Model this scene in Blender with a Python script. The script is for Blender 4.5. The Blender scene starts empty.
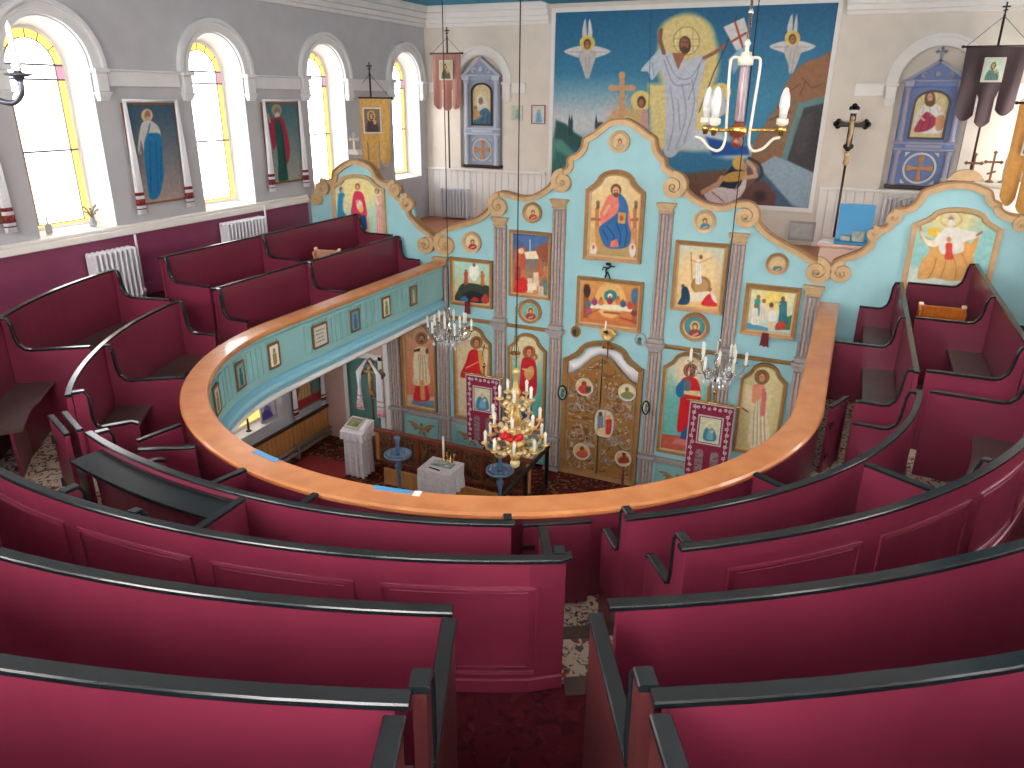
# Chapel gallery with horseshoe pews and painted icon screen
import bpy, bmesh, math, random
import numpy as np
from math import sin, cos, pi, radians, hypot, atan2
from mathutils import Vector, Matrix
random.seed(7); np.random.seed(7)
SC = bpy.context.scene
COL = SC.collection
SCALE = 1.15          # building unit -> metre, applied to everything at the end

# ------------------------------------------------------------------ camera model
CAMPOS = np.array([2.83, 0.0, 5.8])
FPX, YAW, PITCH, ROLL = 748.04, 0.416564, 0.36688, 0.009468
def _basis():
    cy, sy, cp, sp = cos(YAW), sin(YAW), cos(PITCH), sin(PITCH)
    fwd = np.array([-sy*cp, cy*cp, -sp]); right = np.array([cy, sy, 0]); up = np.cross(right, fwd)
    cr, sr = cos(ROLL), sin(ROLL)
    return np.array([cr*right+sr*up, -sr*right+cr*up, fwd])
BAS = _basis()
def _ray(x, y): return BAS.T @ np.array([(x-512)/FPX, -(y-384)/FPX, 1.0])
def at_y(x, y, Y): d = _ray(x, y); return CAMPOS + d*((Y-CAMPOS[1])/d[1])     # survey: sight line meets the plane y = Y
def at_x(x, y, X): d = _ray(x, y); return CAMPOS + d*((X-CAMPOS[0])/d[0])
def at_z(x, y, Z): d = _ray(x, y); return CAMPOS + d*((Z-CAMPOS[2])/d[2])
def xz(x, y, Y=10.0): p = at_y(x, y, Y); return (p[0], p[2])

# ------------------------------------------------------------------ materials
def lin(c):
    out = []
    for v in c[:3]:
        v = v/255.0
        out.append(v/12.92 if v <= 0.04045 else ((v+0.055)/1.055)**2.4)
    return tuple(out)
MATS = {}
def mat(name, col, rough=0.5, metal=0.0, var=0.0, scale=8.0, stretch=None, bump=0.0, coat=0.0, col2=None, spec=None):
    if name in MATS: return MATS[name]
    m = bpy.data.materials.new(name); m.use_nodes = True
    nt = m.node_tree; b = nt.nodes['Principled BSDF']
    c = lin(col)
    b.inputs['Base Color'].default_value = (*c, 1)
    b.inputs['Roughness'].default_value = rough
    b.inputs['Metallic'].default_value = metal
    if coat: b.inputs['Coat Weight'].default_value = coat
    if spec is not None: b.inputs['Specular IOR Level'].default_value = spec
    if var or bump or col2:
        tc = nt.nodes.new('ShaderNodeTexCoord'); mp = nt.nodes.new('ShaderNodeMapping')
        if stretch: mp.inputs['Scale'].default_value = stretch
        nz = nt.nodes.new('ShaderNodeTexNoise'); nz.inputs['Scale'].default_value = scale; nz.inputs['Detail'].default_value = 5
        nt.links.new(tc.outputs['Object'], mp.inputs['Vector']); nt.links.new(mp.outputs['Vector'], nz.inputs['Vector'])
        if var or col2:
            rp = nt.nodes.new('ShaderNodeValToRGB')
            a = lin(col2) if col2 else tuple(x*(1-var) for x in c)
            bb = c if col2 else tuple(min(1, x*(1+var)) for x in c)
            rp.color_ramp.elements[0].position = 0.3; rp.color_ramp.elements[1].position = 0.7
            rp.color_ramp.elements[0].color = (*a, 1); rp.color_ramp.elements[1].color = (*bb, 1)
            nt.links.new(nz.outputs['Fac'], rp.inputs['Fac']); nt.links.new(rp.outputs['Color'], b.inputs['Base Color'])
        if bump:
            bp = nt.nodes.new('ShaderNodeBump'); bp.inputs['Strength'].default_value = bump; bp.inputs['Distance'].default_value = 0.02
            nt.links.new(nz.outputs['Fac'], bp.inputs['Height']); nt.links.new(bp.outputs['Normal'], b.inputs['Normal'])
    MATS[name] = m; return m
def emit(name, col, strength):
    if name in MATS: return MATS[name]
    m = bpy.data.materials.new(name); m.use_nodes = True
    nt = m.node_tree; b = nt.nodes['Principled BSDF']
    b.inputs['Base Color'].default_value = (*lin(col), 1)
    b.inputs['Emission Color'].default_value = (*lin(col), 1)
    b.inputs['Emission Strength'].default_value = strength
    MATS[name] = m; return m
def glass(name, tint=(255, 255, 255), rough=0.02):
    if name in MATS: return MATS[name]
    m = bpy.data.materials.new(name); m.use_nodes = True
    b = m.node_tree.nodes['Principled BSDF']
    b.inputs['Base Color'].default_value = (*lin(tint), 1); b.inputs['Roughness'].default_value = rough
    b.inputs['Transmission Weight'].default_value = 1.0; b.inputs['IOR'].default_value = 1.3
    MATS[name] = m; return m
def carpet(name, base, c2, c3, scale):
    if name in MATS: return MATS[name]
    m = bpy.data.materials.new(name); m.use_nodes = True; nt = m.node_tree; b = nt.nodes['Principled BSDF']
    b.inputs['Roughness'].default_value = 0.95; b.inputs['Specular IOR Level'].default_value = 0.1
    tc = nt.nodes.new('ShaderNodeTexCoord')
    v1 = nt.nodes.new('ShaderNodeTexNoise'); v1.inputs['Scale'].default_value = scale; v1.inputs['Detail'].default_value = 2; v1.inputs['Distortion'].default_value = 1.5
    v2 = nt.nodes.new('ShaderNodeTexNoise'); v2.inputs['Scale'].default_value = scale*0.6; v2.inputs['Detail'].default_value = 1; v2.inputs['Distortion'].default_value = 2.5
    mpn = nt.nodes.new('ShaderNodeMapping'); mpn.inputs['Location'].default_value = (3.1, 7.7, 1.3)
    nt.links.new(tc.outputs['Object'], v1.inputs['Vector']); nt.links.new(tc.outputs['Object'], mpn.inputs['Vector']); nt.links.new(mpn.outputs['Vector'], v2.inputs['Vector'])
    r1 = nt.nodes.new('ShaderNodeValToRGB'); r1.color_ramp.elements[0].position = 0.55; r1.color_ramp.elements[1].position = 0.6
    r1.color_ramp.elements[0].color = (0, 0, 0, 1); r1.color_ramp.elements[1].color = (1, 1, 1, 1)
    r2 = nt.nodes.new('ShaderNodeValToRGB'); r2.color_ramp.elements[0].position = 0.59; r2.color_ramp.elements[1].position = 0.62
    r2.color_ramp.elements[0].color = (0, 0, 0, 1); r2.color_ramp.elements[1].color = (1, 1, 1, 1)
    nt.links.new(v1.outputs['Fac'], r1.inputs['Fac']); nt.links.new(v2.outputs['Fac'], r2.inputs['Fac'])
    m1 = nt.nodes.new('ShaderNodeMix'); m1.data_type = 'RGBA'; m1.inputs[6].default_value = (*lin(base), 1); m1.inputs[7].default_value = (*lin(c2), 1)
    m2 = nt.nodes.new('ShaderNodeMix'); m2.data_type = 'RGBA'; m2.inputs[7].default_value = (*lin(c3), 1)
    nt.links.new(r1.outputs['Color'], m1.inputs[0]); nt.links.new(r2.outputs['Color'], m2.inputs[0])
    nt.links.new(m1.outputs[2], m2.inputs[6]); nt.links.new(m2.outputs[2], b.inputs['Base Color'])
    MATS[name] = m; return m
def paint_mat(name='painted_board', rough=0.55):
    if name in MATS: return MATS[name]
    m = bpy.data.materials.new(name); m.use_nodes = True; nt = m.node_tree; b = nt.nodes['Principled BSDF']
    at = nt.nodes.new('ShaderNodeAttribute'); at.attribute_name = 'paint'
    nz = nt.nodes.new('ShaderNodeTexNoise'); nz.inputs['Scale'].default_value = 14; nz.inputs['Detail'].default_value = 6
    tc = nt.nodes.new('ShaderNodeTexCoord'); nt.links.new(tc.outputs['Object'], nz.inputs['Vector'])
    mr = nt.nodes.new('ShaderNodeMapRange'); mr.inputs['From Min'].default_value = .3; mr.inputs['From Max'].default_value = .7; mr.inputs['To Min'].default_value = 0.86; mr.inputs['To Max'].default_value = 1.1
    nt.links.new(nz.outputs['Fac'], mr.inputs['Value'])
    mx = nt.nodes.new('ShaderNodeMix'); mx.data_type = 'RGBA'; mx.blend_type = 'MULTIPLY'; mx.inputs[0].default_value = 1
    cb = nt.nodes.new('ShaderNodeCombineColor')
    for i in range(3): nt.links.new(mr.outputs['Result'], cb.inputs[i])
    nt.links.new(at.outputs['Color'], mx.inputs[6]); nt.links.new(cb.outputs['Color'], mx.inputs[7])
    nt.links.new(mx.outputs[2], b.inputs['Base Color']); b.inputs['Roughness'].default_value = rough
    b.inputs['Specular IOR Level'].default_value = 0.3
    MATS[name] = m; return m

# ------------------------------------------------------------------ mesh builder
class MB:
    def __init__(s): s.v = []; s.f = []; s.sm = []; s.mi = []
    def add(s, vs, fs, smooth=False, mi=0):
        b = len(s.v); s.v.extend([tuple(map(float, p)) for p in vs])
        for f in fs: s.f.append([b+i for i in f]); s.sm.append(smooth); s.mi.append(mi)
        return s
    def box(s, x0, x1, y0, y1, z0, z1, bev=0.0, mi=0):
        if x0 > x1: x0, x1 = x1, x0
        if y0 > y1: y0, y1 = y1, y0
        if z0 > z1: z0, z1 = z1, z0
        return s.obox(((x0+x1)/2, (y0+y1)/2, (z0+z1)/2), (x1-x0, y1-y0, z1-z0), np.eye(3), bev, mi)
    def obox(s, c, d, M, bev=0.0, mi=0):
        # chamfered box with axes = columns of M
        h = np.array(d)/2.0; b = min(bev, 0.45*min(d)); M = np.array(M); c = np.array(c)
        if b <= 1e-5:
            P = [np.array([sx*h[0], sy*h[1], sz*h[2]]) for sx in (-1, 1) for sy in (-1, 1) for sz in (-1, 1)]
            s.add([c+M@p for p in P], [(0, 1, 3, 2), (4, 6, 7, 5), (0, 4, 5, 1), (2, 3, 7, 6), (0, 2, 6, 4), (1, 5, 7, 3)], False, mi); return s
        idx = {}; P = []
        for sx in (-1, 1):
            for sy in (-1, 1):
                for sz in (-1, 1):
                    for ax in range(3):
                        p = np.array([sx*h[0], sy*h[1], sz*h[2]]); sg = (sx, sy, sz)
                        for k in range(3):
                            if k != ax: p[k] -= sg[k]*b
                        idx[(sx, sy, sz, ax)] = len(P); P.append(p)
        F = []
        for ax in range(3):
            o = [k for k in range(3) if k != ax]
            for sg in (-1, 1):
                q = []
                for a, bb in ((-1, -1), (1, -1), (1, 1), (-1, 1)):
                    t = [0, 0, 0]; t[ax] = sg; t[o[0]] = a; t[o[1]] = bb; q.append(idx[(*t, ax)])
                F.append(q)
        for ax in range(3):      # edge bevels: edge along ax
            o = [k for k in range(3) if k != ax]
            for a in (-1, 1):
                for bb in (-1, 1):
                    q = []
                    for sg, wh in ((-1, o[0]), (1, o[0]), (1, o[1]), (-1, o[1])):
                        t = [0, 0, 0]; t[ax] = sg; t[o[0]] = a; t[o[1]] = bb; q.append(idx[(*t, wh)])
                    F.append(q)
        for sx in (-1, 1):
            for sy in (-1, 1):
                for sz in (-1, 1): F.append([idx[(sx, sy, sz, k)] for k in range(3)])
        return s.add([c+M@p for p in P], F, False, mi)
    def prism(s, pts, axis, a0, a1, mi=0, smooth=False):
        # polygon pts in the plane normal to axis ('y': pts are (x,z); 'x': (y,z); 'z': (x,y))
        n = len(pts)
        def v(p, a): return (p[0], a, p[1]) if axis == 'y' else ((a, p[0], p[1]) if axis == 'x' else (p[0], p[1], a))
        vs = [v(p, a0) for p in pts]+[v(p, a1) for p in pts]
        s.add(vs, [list(range(n)), list(range(2*n-1, n-1, -1))], False, mi)
        b = len(s.v)-2*n
        for i in range(n):
            j = (i+1) % n; s.f.append([b+i, b+j, b+n+j, b+n+i]); s.sm.append(smooth); s.mi.append(mi)
        return s
    def ring(s, outer, inner, axis, a0, a1, mi=0, a1i=None):
        # closed ring between two outlines with equal counts (frame); front a0, back a1; inner front edge may step back to a1i
        n = len(outer)
        def v(p, a): return (p[0], a, p[1]) if axis == 'y' else ((a, p[0], p[1]) if axis == 'x' else (p[0], p[1], a))
        ai = a0 if a1i is None else a1i
        vs = [v(p, a0) for p in outer]+[v(p, ai) for p in inner]+[v(p, a1) for p in outer]+[v(p, a1) for p in inner]
        fs = []
        for i in range(n):
            j = (i+1) % n
            fs += [[i, j, n+j, n+i], [2*n+i, 3*n+i, 3*n+j, 2*n+j], [i, 2*n+i, 2*n+j, j], [n+i, n+j, 3*n+j, 3*n+i]]
        return s.add(vs, fs, False, mi)
    def tube(s, pts, r, n=8, mi=0, closed=False, caps=True):
        pts = [np.array(p, float) for p in pts]; m = len(pts)
        rr = r if hasattr(r, '__len__') else [r]*m
        rings = []; ref = None
        for i in range(m):
            if closed: t = pts[(i+1) % m]-pts[i-1]
            else: t = pts[min(i+1, m-1)]-pts[max(i-1, 0)]
            t = t/(np.linalg.norm(t)+1e-12)
            if ref is None: ref = np.array([0, 0, 1.0]) if abs(t[2]) < 0.9 else np.array([1.0, 0, 0])
            u = ref-t*(ref@t); 
            if np.linalg.norm(u) < 1e-6: u = np.cross(t, [0.3, 0.7, 0.2])
            u /= np.linalg.norm(u); w = np.cross(t, u); ref = u
            rings.append([pts[i]+rr[i]*(cos(2*pi*k/n)*u+sin(2*pi*k/n)*w) for k in range(n)])
        vs = [p for R_ in rings for p in R_]; fs = []
        for i in range(m if closed else m-1):
            a = i*n; b = ((i+1) % m)*n
            for k in range(n): fs.append([a+k, a+(k+1) % n, b+(k+1) % n, b+k])
        s.add(vs, fs, True, mi)
        if caps and not closed:
            base = len(s.v)-len(vs)
            s.f.append([base+k for k in range(n)][::-1]); s.sm.append(False); s.mi.append(mi)
            s.f.append([base+(m-1)*n+k for k in range(n)]); s.sm.append(False); s.mi.append(mi)
        return s
    def lathe(s, prof, c, n=20, mi=0, smooth=True, axis='z'):
        # prof: [(r,h)] about an axis through c
        vs = []; fs = []
        for r, h in prof:
            for k in range(n):
                a = 2*pi*k/n
                if axis == 'z': vs.append((c[0]+r*cos(a), c[1]+r*sin(a), c[2]+h))
                elif axis == 'y': vs.append((c[0]+r*cos(a), c[1]+h, c[2]+r*sin(a)))
                else: vs.append((c[0]+h, c[1]+r*cos(a), c[2]+r*sin(a)))
        for i in range(len(prof)-1):
            for k in range(n): fs.append([i*n+k, i*n+(k+1) % n, (i+1)*n+(k+1) % n, (i+1)*n+k])
        fs.append(list(range(n))[::-1]); fs.append([(len(prof)-1)*n+k for k in range(n)])
        return s.add(vs, fs, smooth, mi)
    def sweep(s, path, prof, mi=0, smooth=False, caps=True):
        # path: list of frames (origin(3), side(3), up(3)); prof: [(side,up)] closed polygon
        n = len(prof); vs = []; fs = []
        for o, a, u in path:
            for p, q in prof: vs.append(np.array(o)+np.array(a)*p+np.array(u)*q)
        m = len(path)
        for i in range(m-1):
            for k in range(n): fs.append([i*n+k, i*n+(k+1) % n, (i+1)*n+(k+1) % n, (i+1)*n+k])
        if caps: fs.append(list(range(n))[::-1]); fs.append([(m-1)*n+k for k in range(n)])
        return s.add(vs, fs, smooth, mi)
    def build(s, name, m, loc=(0, 0, 0), parent=None):
        me = bpy.data.meshes.new(name)
        L = np.array(loc, float)
        me.from_pydata([tuple(np.array(p)-L) for p in s.v], [], s.f)
        me.polygons.foreach_set('use_smooth', s.sm); me.polygons.foreach_set('material_index', s.mi)
        for k in (m if isinstance(m, (list, tuple)) else [m]): me.materials.append(k)
        bm = bmesh.new(); bm.from_mesh(me); bmesh.ops.recalc_face_normals(bm, faces=bm.faces); bm.to_mesh(me); bm.free()
        me.update()
        o = bpy.data.objects.new(name, me); COL.objects.link(o)
        if parent is not None: o.parent = parent
        return o

OFF = {}
def props(o, label, cat, group=None, kind=None):
    if label and len(label.split()) > 15: print('LONG', len(label.split()), label)
    if label: o['label'] = label
    if cat: o['category'] = cat
    if group: o['group'] = group
    if kind: o['kind'] = kind
def thing(name, label, cat, loc, group=None):
    o = bpy.data.objects.new(name, None); COL.objects.link(o); o.empty_display_size = 0.1
    o.location = tuple(map(float, loc)); OFF[o.name] = np.array(loc, float); props(o, label, cat, group); return o
def part(parent, name, mb, m, label=None):
    L = OFF[parent.name]; o = mb.build(name, m, L, parent); OFF[o.name] = L
    if label: o['label'] = label
    return o
def single(name, label, cat, mb, m, loc, group=None):
    o = mb.build(name, m, loc); o.location = tuple(map(float, loc)); OFF[o.name] = np.array(loc, float); props(o, label, cat, group); return o
def struct(name, mb, m, label=None):
    o = mb.build(name, m); o['kind'] = 'structure'; OFF[o.name] = np.zeros(3)
    if label: o['label'] = label
    return o

# ------------------------------------------------------------------ painted boards (colour drawn per vertex of a fine flat grid)
class Canvas:
    def __init__(s, axis, plane, a0, a1, z0, z1, step, bg):
        s.axis, s.plane = axis, plane
        nx = max(4, int(round((a1-a0)/step))+1); nz = max(4, int(round((z1-z0)/step))+1)
        s.a = np.linspace(a0, a1, nx); s.b = np.linspace(z0, z1, nz)
        A, B = np.meshgrid(s.a, s.b); s.A, s.B = A, B
        P = np.stack([A, np.full_like(A, plane), B], -1) if axis == 'y' else np.stack([np.full_like(A, plane), A, B], -1)
        C = (P-CAMPOS) @ BAS.T
        s.X = 512+FPX*C[..., 0]/C[..., 2]; s.Y = 384-FPX*C[..., 1]/C[..., 2]      # drawing coordinates
        s.c = np.zeros((nz, nx, 3)); s.c[:] = bg
    def _mix(s, cov, col):
        cov = np.clip(cov, 0, 1)[..., None]; s.c = s.c*(1-cov)+np.array(col, float)*cov
    def vgrad(s, y0, c0, y1, c1):
        t = np.clip((s.Y-y0)/(y1-y0), 0, 1)[..., None]; s.c = np.array(c0, float)*(1-t)+np.array(c1, float)*t
    def ell(s, x, y, rx, ry, col, soft=0.5, rot=0):
        dx, dy = s.X-x, s.Y-y
        if rot: 
            cr, sr = cos(rot), sin(rot); dx, dy = dx*cr+dy*sr, -dx*sr+dy*cr
        d = np.sqrt((dx/rx)**2+(dy/ry)**2); r = min(rx, ry)
        s._mix(0.5-(d-1)*r/(2*soft), col); return s
    def poly(s, pts, col, soft=0.45, alpha=1.0):
        pts = np.array(pts, float)
        x0, y0 = pts.min(0)-2-soft*2; x1, y1 = pts.max(0)+2+soft*2
        sel = (s.X > x0) & (s.X < x1) & (s.Y > y0) & (s.Y < y1)
        if not sel.any(): return s
        X, Y = s.X[sel], s.Y[sel]
        ins = np.zeros(X.shape, bool); dm = np.full(X.shape, 1e9)
        n = len(pts)
        for i in range(n):
            xa, ya = pts[i]; xb, yb = pts[(i+1) % n]
            cond = ((ya > Y) != (yb > Y)); t = (Y-ya)/((yb-ya) if yb != ya else 1e-9)
            ins ^= cond & (X < xa+t*(xb-xa))
            L2 = (xb-xa)**2+(yb-ya)**2+1e-12; tt = np.clip(((X-xa)*(xb-xa)+(Y-ya)*(yb-ya))/L2, 0, 1)
            dm = np.minimum(dm, np.hypot(X-xa-tt*(xb-xa), Y-ya-tt*(yb-ya)))
        sd = np.where(ins, -dm, dm); cov = np.clip(0.5-sd/(2*soft), 0, 1)*alpha
        s.c[sel] = s.c[sel]*(1-cov[:, None])+np.array(col, float)*cov[:, None]; return s
    def blob(s, pts, col, soft=0.45, alpha=1.0, n=5):
        return s.poly(smooth(pts, n), col, soft, alpha)
    def line(s, pts, w, col, soft=0.4, alpha=1.0):
        pts = np.array(pts, float); m = w/2+soft*2+1
        x0, y0 = pts.min(0)-m; x1, y1 = pts.max(0)+m
        sel = (s.X > x0) & (s.X < x1) & (s.Y > y0) & (s.Y < y1)
        if not sel.any(): return s
        X, Y = s.X[sel], s.Y[sel]; dm = np.full(X.shape, 1e9)
        for (xa, ya), (xb, yb) in zip(pts[:-1], pts[1:]):
            L2 = (xb-xa)**2+(yb-ya)**2+1e-12; tt = np.clip(((X-xa)*(xb-xa)+(Y-ya)*(yb-ya))/L2, 0, 1)
            dm = np.minimum(dm, np.hypot(X-xa-tt*(xb-xa), Y-ya-tt*(yb-ya)))
        cov = np.clip(0.5-(dm-w/2)/(2*soft), 0, 1)*alpha
        s.c[sel] = s.c[sel]*(1-cov[:, None])+np.array(col, float)*cov[:, None]; return s
    def ringl(s, x, y, rx, ry, w, col):
        t = np.linspace(0, 2*pi, 28); s.line(list(zip(x+rx*np.cos(t), y+ry*np.sin(t))), w, col); return s
    def head(s, x, y, r, hair=(70, 45, 30), skin=(214, 160, 120), halo=(222, 186, 110), hr=1.9, beard=False, lean=0):
        if halo is not None:
            s.ell(x, y, r*hr, r*hr, tuple(v*0.72 for v in halo)); s.ell(x, y, r*hr*0.86, r*hr*0.86, halo)
        s.ell(x, y-r*0.1, r*0.95, r*1.1, hair); s.ell(x+lean, y+r*0.15, r*0.62, r*0.85, skin)
        if beard: s.ell(x+lean, y+r*0.75, r*0.5, r*0.45, hair)
        if r > 2.5:
            for q in (-1, 1): s.ell(x+lean+q*r*0.27, y+r*0.02, max(.35, r*0.1), max(.3, r*0.08), (60, 35, 30))
            s.line([(x+lean, y), (x+lean, y+r*0.35)], max(.3, r*.1), tuple(v*.75 for v in skin))
            s.line([(x+lean-r*0.2, y+r*0.52), (x+lean+r*0.2, y+r*0.52)], max(.3, r*.1), (150, 70, 60))
        return s
    def robe(s, cx, ytop, ybot, wt, wb, col, folds=3, lean=0, dark=0.72):
        # a standing robe: shoulders wt wide, hem wb wide
        s.blob([(cx-wt*0.3, ytop), (cx+wt*0.3, ytop), (cx+wt*0.5, ytop+(ybot-ytop)*0.1), (cx+lean*.5+wb*0.42, (ytop+ybot)/2), (cx+lean+wb*0.5, ybot), (cx+lean-wb*0.5, ybot), (cx+lean*.5-wb*0.42, (ytop+ybot)/2), (cx-wt*0.5, ytop+(ybot-ytop)*0.1)], col)
        for i in range(folds):
            t = (i+0.7)/(folds+0.4)-0.5
            s.line([(cx+t*wt*0.6, ytop+(ybot-ytop)*0.22), (cx+lean*.5+t*wb*0.75, (ytop+ybot)/2), (cx+lean+t*wb*0.9, ybot-1)], max(.5, wb*0.05), tuple(v*dark for v in col), alpha=.8)
            s.line([(cx+(t+.1)*wt*0.6, ytop+(ybot-ytop)*0.25), (cx+lean*.5+(t+.1)*wb*0.75, (ytop+ybot)/2), (cx+lean+(t+.1)*wb*0.9, ybot-2)], max(.4, wb*0.05), tuple(v+(255-v)*.35 for v in col), alpha=.7)
        return s
    def mesh(s, name, parent, clip=None, m=None, thick=0.006):
        nz, nx = s.A.shape
        L = OFF[parent.name] if parent is not None else np.zeros(3)
        if s.axis == 'y': V = np.stack([s.A, np.full_like(s.A, s.plane), s.B], -1)
        else: V = np.stack([np.full_like(s.A, s.plane), s.A, s.B], -1)
        V = V.reshape(-1, 3)-L
        i = np.arange(nz*nx).reshape(nz, nx)
        F = np.stack([i[:-1, :-1], i[:-1, 1:], i[1:, 1:], i[1:, :-1]], -1).reshape(-1, 4)
        if clip is not None:
            ca = (s.A[:-1, :-1]+s.A[1:, 1:]).ravel()/2; cb = (s.B[:-1, :-1]+s.B[1:, 1:]).ravel()/2
            ins = np.zeros(ca.shape, bool); pts = np.array(clip)
            for k in range(len(pts)):
                xa, ya = pts[k]; xb, yb = pts[(k+1) % len(pts)]
                cond = ((ya > cb) != (yb > cb)); t = (cb-ya)/((yb-ya) if yb != ya else 1e-9); ins ^= cond & (ca < xa+t*(xb-xa))
            F = F[ins]
        me = bpy.data.meshes.new(name); me.from_pydata(V.tolist(), [], F.tolist())
        at = me.color_attributes.new('paint', 'FLOAT_COLOR', 'POINT')
        c = np.clip(s.c, 0, 255).reshape(-1, 3)/255.0
        c = np.where(c <= 0.04045, c/12.92, ((c+0.055)/1.055)**2.4)
        at.data.foreach_set('color', np.concatenate([c, np.ones((len(c), 1))], 1).ravel().astype(np.float32))
        me.materials.append(m or paint_mat()); me.update()
        o = bpy.data.objects.new(name, me); COL.objects.link(o); OFF[o.name] = L
        if parent is not None: o.parent = parent
        return o
def smooth(pts, n=5, closed=True):
    P = np.array(pts, float); m = len(P); out = []
    for i in range(m if closed else m-1):
        if closed: p0, p1, p2, p3 = P[i-1], P[i], P[(i+1) % m], P[(i+2) % m]
        else: p0, p1, p2, p3 = P[max(i-1, 0)], P[i], P[i+1], P[min(i+2, m-1)]
        for k in range(n):
            t = k/n; out.append(0.5*((2*p1)+(-p0+p2)*t+(2*p0-5*p1+4*p2-p3)*t*t+(-p0+3*p1-3*p2+p3)*t**3))
    if not closed: out.append(P[-1])
    return [tuple(p) for p in out]
def inset(pts, d):
    # inset a roughly convex closed outline (counter-clockwise or clockwise) by d
    P = np.array(pts, float); n = len(P); A = 0.5*sum(P[i][0]*P[(i+1) % n][1]-P[(i+1) % n][0]*P[i][1] for i in range(n)); sg = 1 if A > 0 else -1
    out = []
    for i in range(n):
        a = P[i]-P[i-1]; b = P[(i+1) % n]-P[i]
        a /= np.linalg.norm(a)+1e-12; b /= np.linalg.norm(b)+1e-12
        na = np.array([-a[1], a[0]])*sg; nb = np.array([-b[1], b[0]])*sg
        m = na+nb; l = m@m
        m = m*(2/l) if l > 0.3 else m/np.sqrt(l+1e-9)
        out.append(tuple(P[i]+m*d))
    return out
# ------------------------------------------------------------------ palette
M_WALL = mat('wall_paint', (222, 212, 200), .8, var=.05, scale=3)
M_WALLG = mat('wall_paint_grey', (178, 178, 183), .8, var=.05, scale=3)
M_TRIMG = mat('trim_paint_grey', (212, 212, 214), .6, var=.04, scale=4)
M_TRIM = mat('trim_paint', (232, 228, 224), .6, var=.03, scale=4)
M_DADO = mat('dado_maroon', (124, 54, 86), .42, var=.08, scale=3)
M_PEW = mat('pew_maroon', (111, 37, 59), .34, var=.09, scale=2.5, coat=.2)
M_CAP = mat('pew_black_gloss', (20, 26, 30), .22, var=.25, scale=9, spec=.4)
M_SEAT = mat('seat_dark_wood', (74, 58, 54), .35, var=.2, scale=6, stretch=(1, 1, 8))
M_CEIL = mat('ceiling_blue', (24, 128, 160), .7, var=.05)
M_CARP = carpet('carpet_floral', (176, 166, 150), (84, 74, 70), (122, 44, 44), 14)
M_CARPRED = carpet('carpet_red', (62, 15, 23), (48, 12, 19), (70, 22, 27), 10)
M_CARPDK = carpet('carpet_dark', (96, 34, 34), (40, 38, 36), (120, 92, 60), 9)
M_TERRA = mat('floor_terracotta', (176, 112, 84), .6, var=.08, scale=3)
M_TEAL = mat('screen_turquoise', (156, 204, 212), .5, var=.04, scale=4)
M_GALT = mat('gallery_teal', (136, 182, 182), .5, var=.04, scale=4)
M_GALB = mat('gallery_blue', (140, 196, 216), .5, var=.03)
M_RAIL = mat('rail_varnished_wood', (204, 136, 82), .3, coat=.3, col2=(184, 112, 64), scale=3, stretch=(2, 2, 2))
M_GOLD = mat('gold_paint', (196, 164, 122), .45, metal=.15, var=.12, scale=10)
M_GOLDB = mat('gold_bright', (226, 188, 118), .3, metal=.6, var=.1)
M_BROWN = mat('frame_brown_gold', (158, 116, 70), .42, metal=.15, var=.15, scale=12)
M_FRMD = mat('frame_dark_brown', (120, 78, 44), .45, var=.15, scale=12)
M_PIL = mat('pilaster_grey', (170, 160, 156), .6, col2=(150, 142, 144), scale=20)
M_PINK = mat('pilaster_pink', (182, 158, 150), .6, var=.15, scale=20)
M_PINE = mat('pine_board', (196, 140, 84), .45, col2=(176, 118, 66), scale=5, stretch=(3, 3, .4))
M_DKWOOD = mat('dark_brown_wood', (52, 30, 24), .4, var=.2, scale=6)
M_REDWOOD = mat('red_brown_wood', (112, 52, 34), .35, var=.2, scale=6)
M_WHITE = mat('white_cloth', (232, 230, 232), .85, var=.03, scale=14, bump=.2)
M_BLACK = mat('black_metal', (26, 24, 24), .4, metal=.4)
M_IRON = mat('wrought_iron', (40, 34, 32), .45, metal=.6)
M_CREAM = mat('cream_enamel', (204, 198, 184), .35)
M_CHROME = mat('polished_metal', (210, 205, 196), .2, metal=.9)
M_BRASS = mat('brass', (196, 158, 84), .25, metal=.9)
M_RAD = mat('radiator_enamel', (214, 214, 222), .35)
M_CANDLE = mat('candle_white', (240, 236, 224), .5)
M_LAMP = mat('lamp_bulb_white', (196, 196, 196), .12)
M_PANEW = emit('window_daylight', (250, 252, 255), 6.5)
M_PANES = emit('right_window_daylight', (255, 253, 250), 12.0)
M_PANER = emit('rear_window_daylight', (255, 252, 248), 34.0)
M_PANEY = emit('window_amber_glass', (255, 208, 100), 1.35)
M_PANEP = emit('window_plum_glass', (190, 130, 150), 1.2)
M_LEAD = mat('window_bars', (120, 116, 118), .5)

XW, YB, YR, ZC = 5.23, 13.85, -1.9, 7.38      # side walls, back wall, rear wall, ceiling
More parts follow.
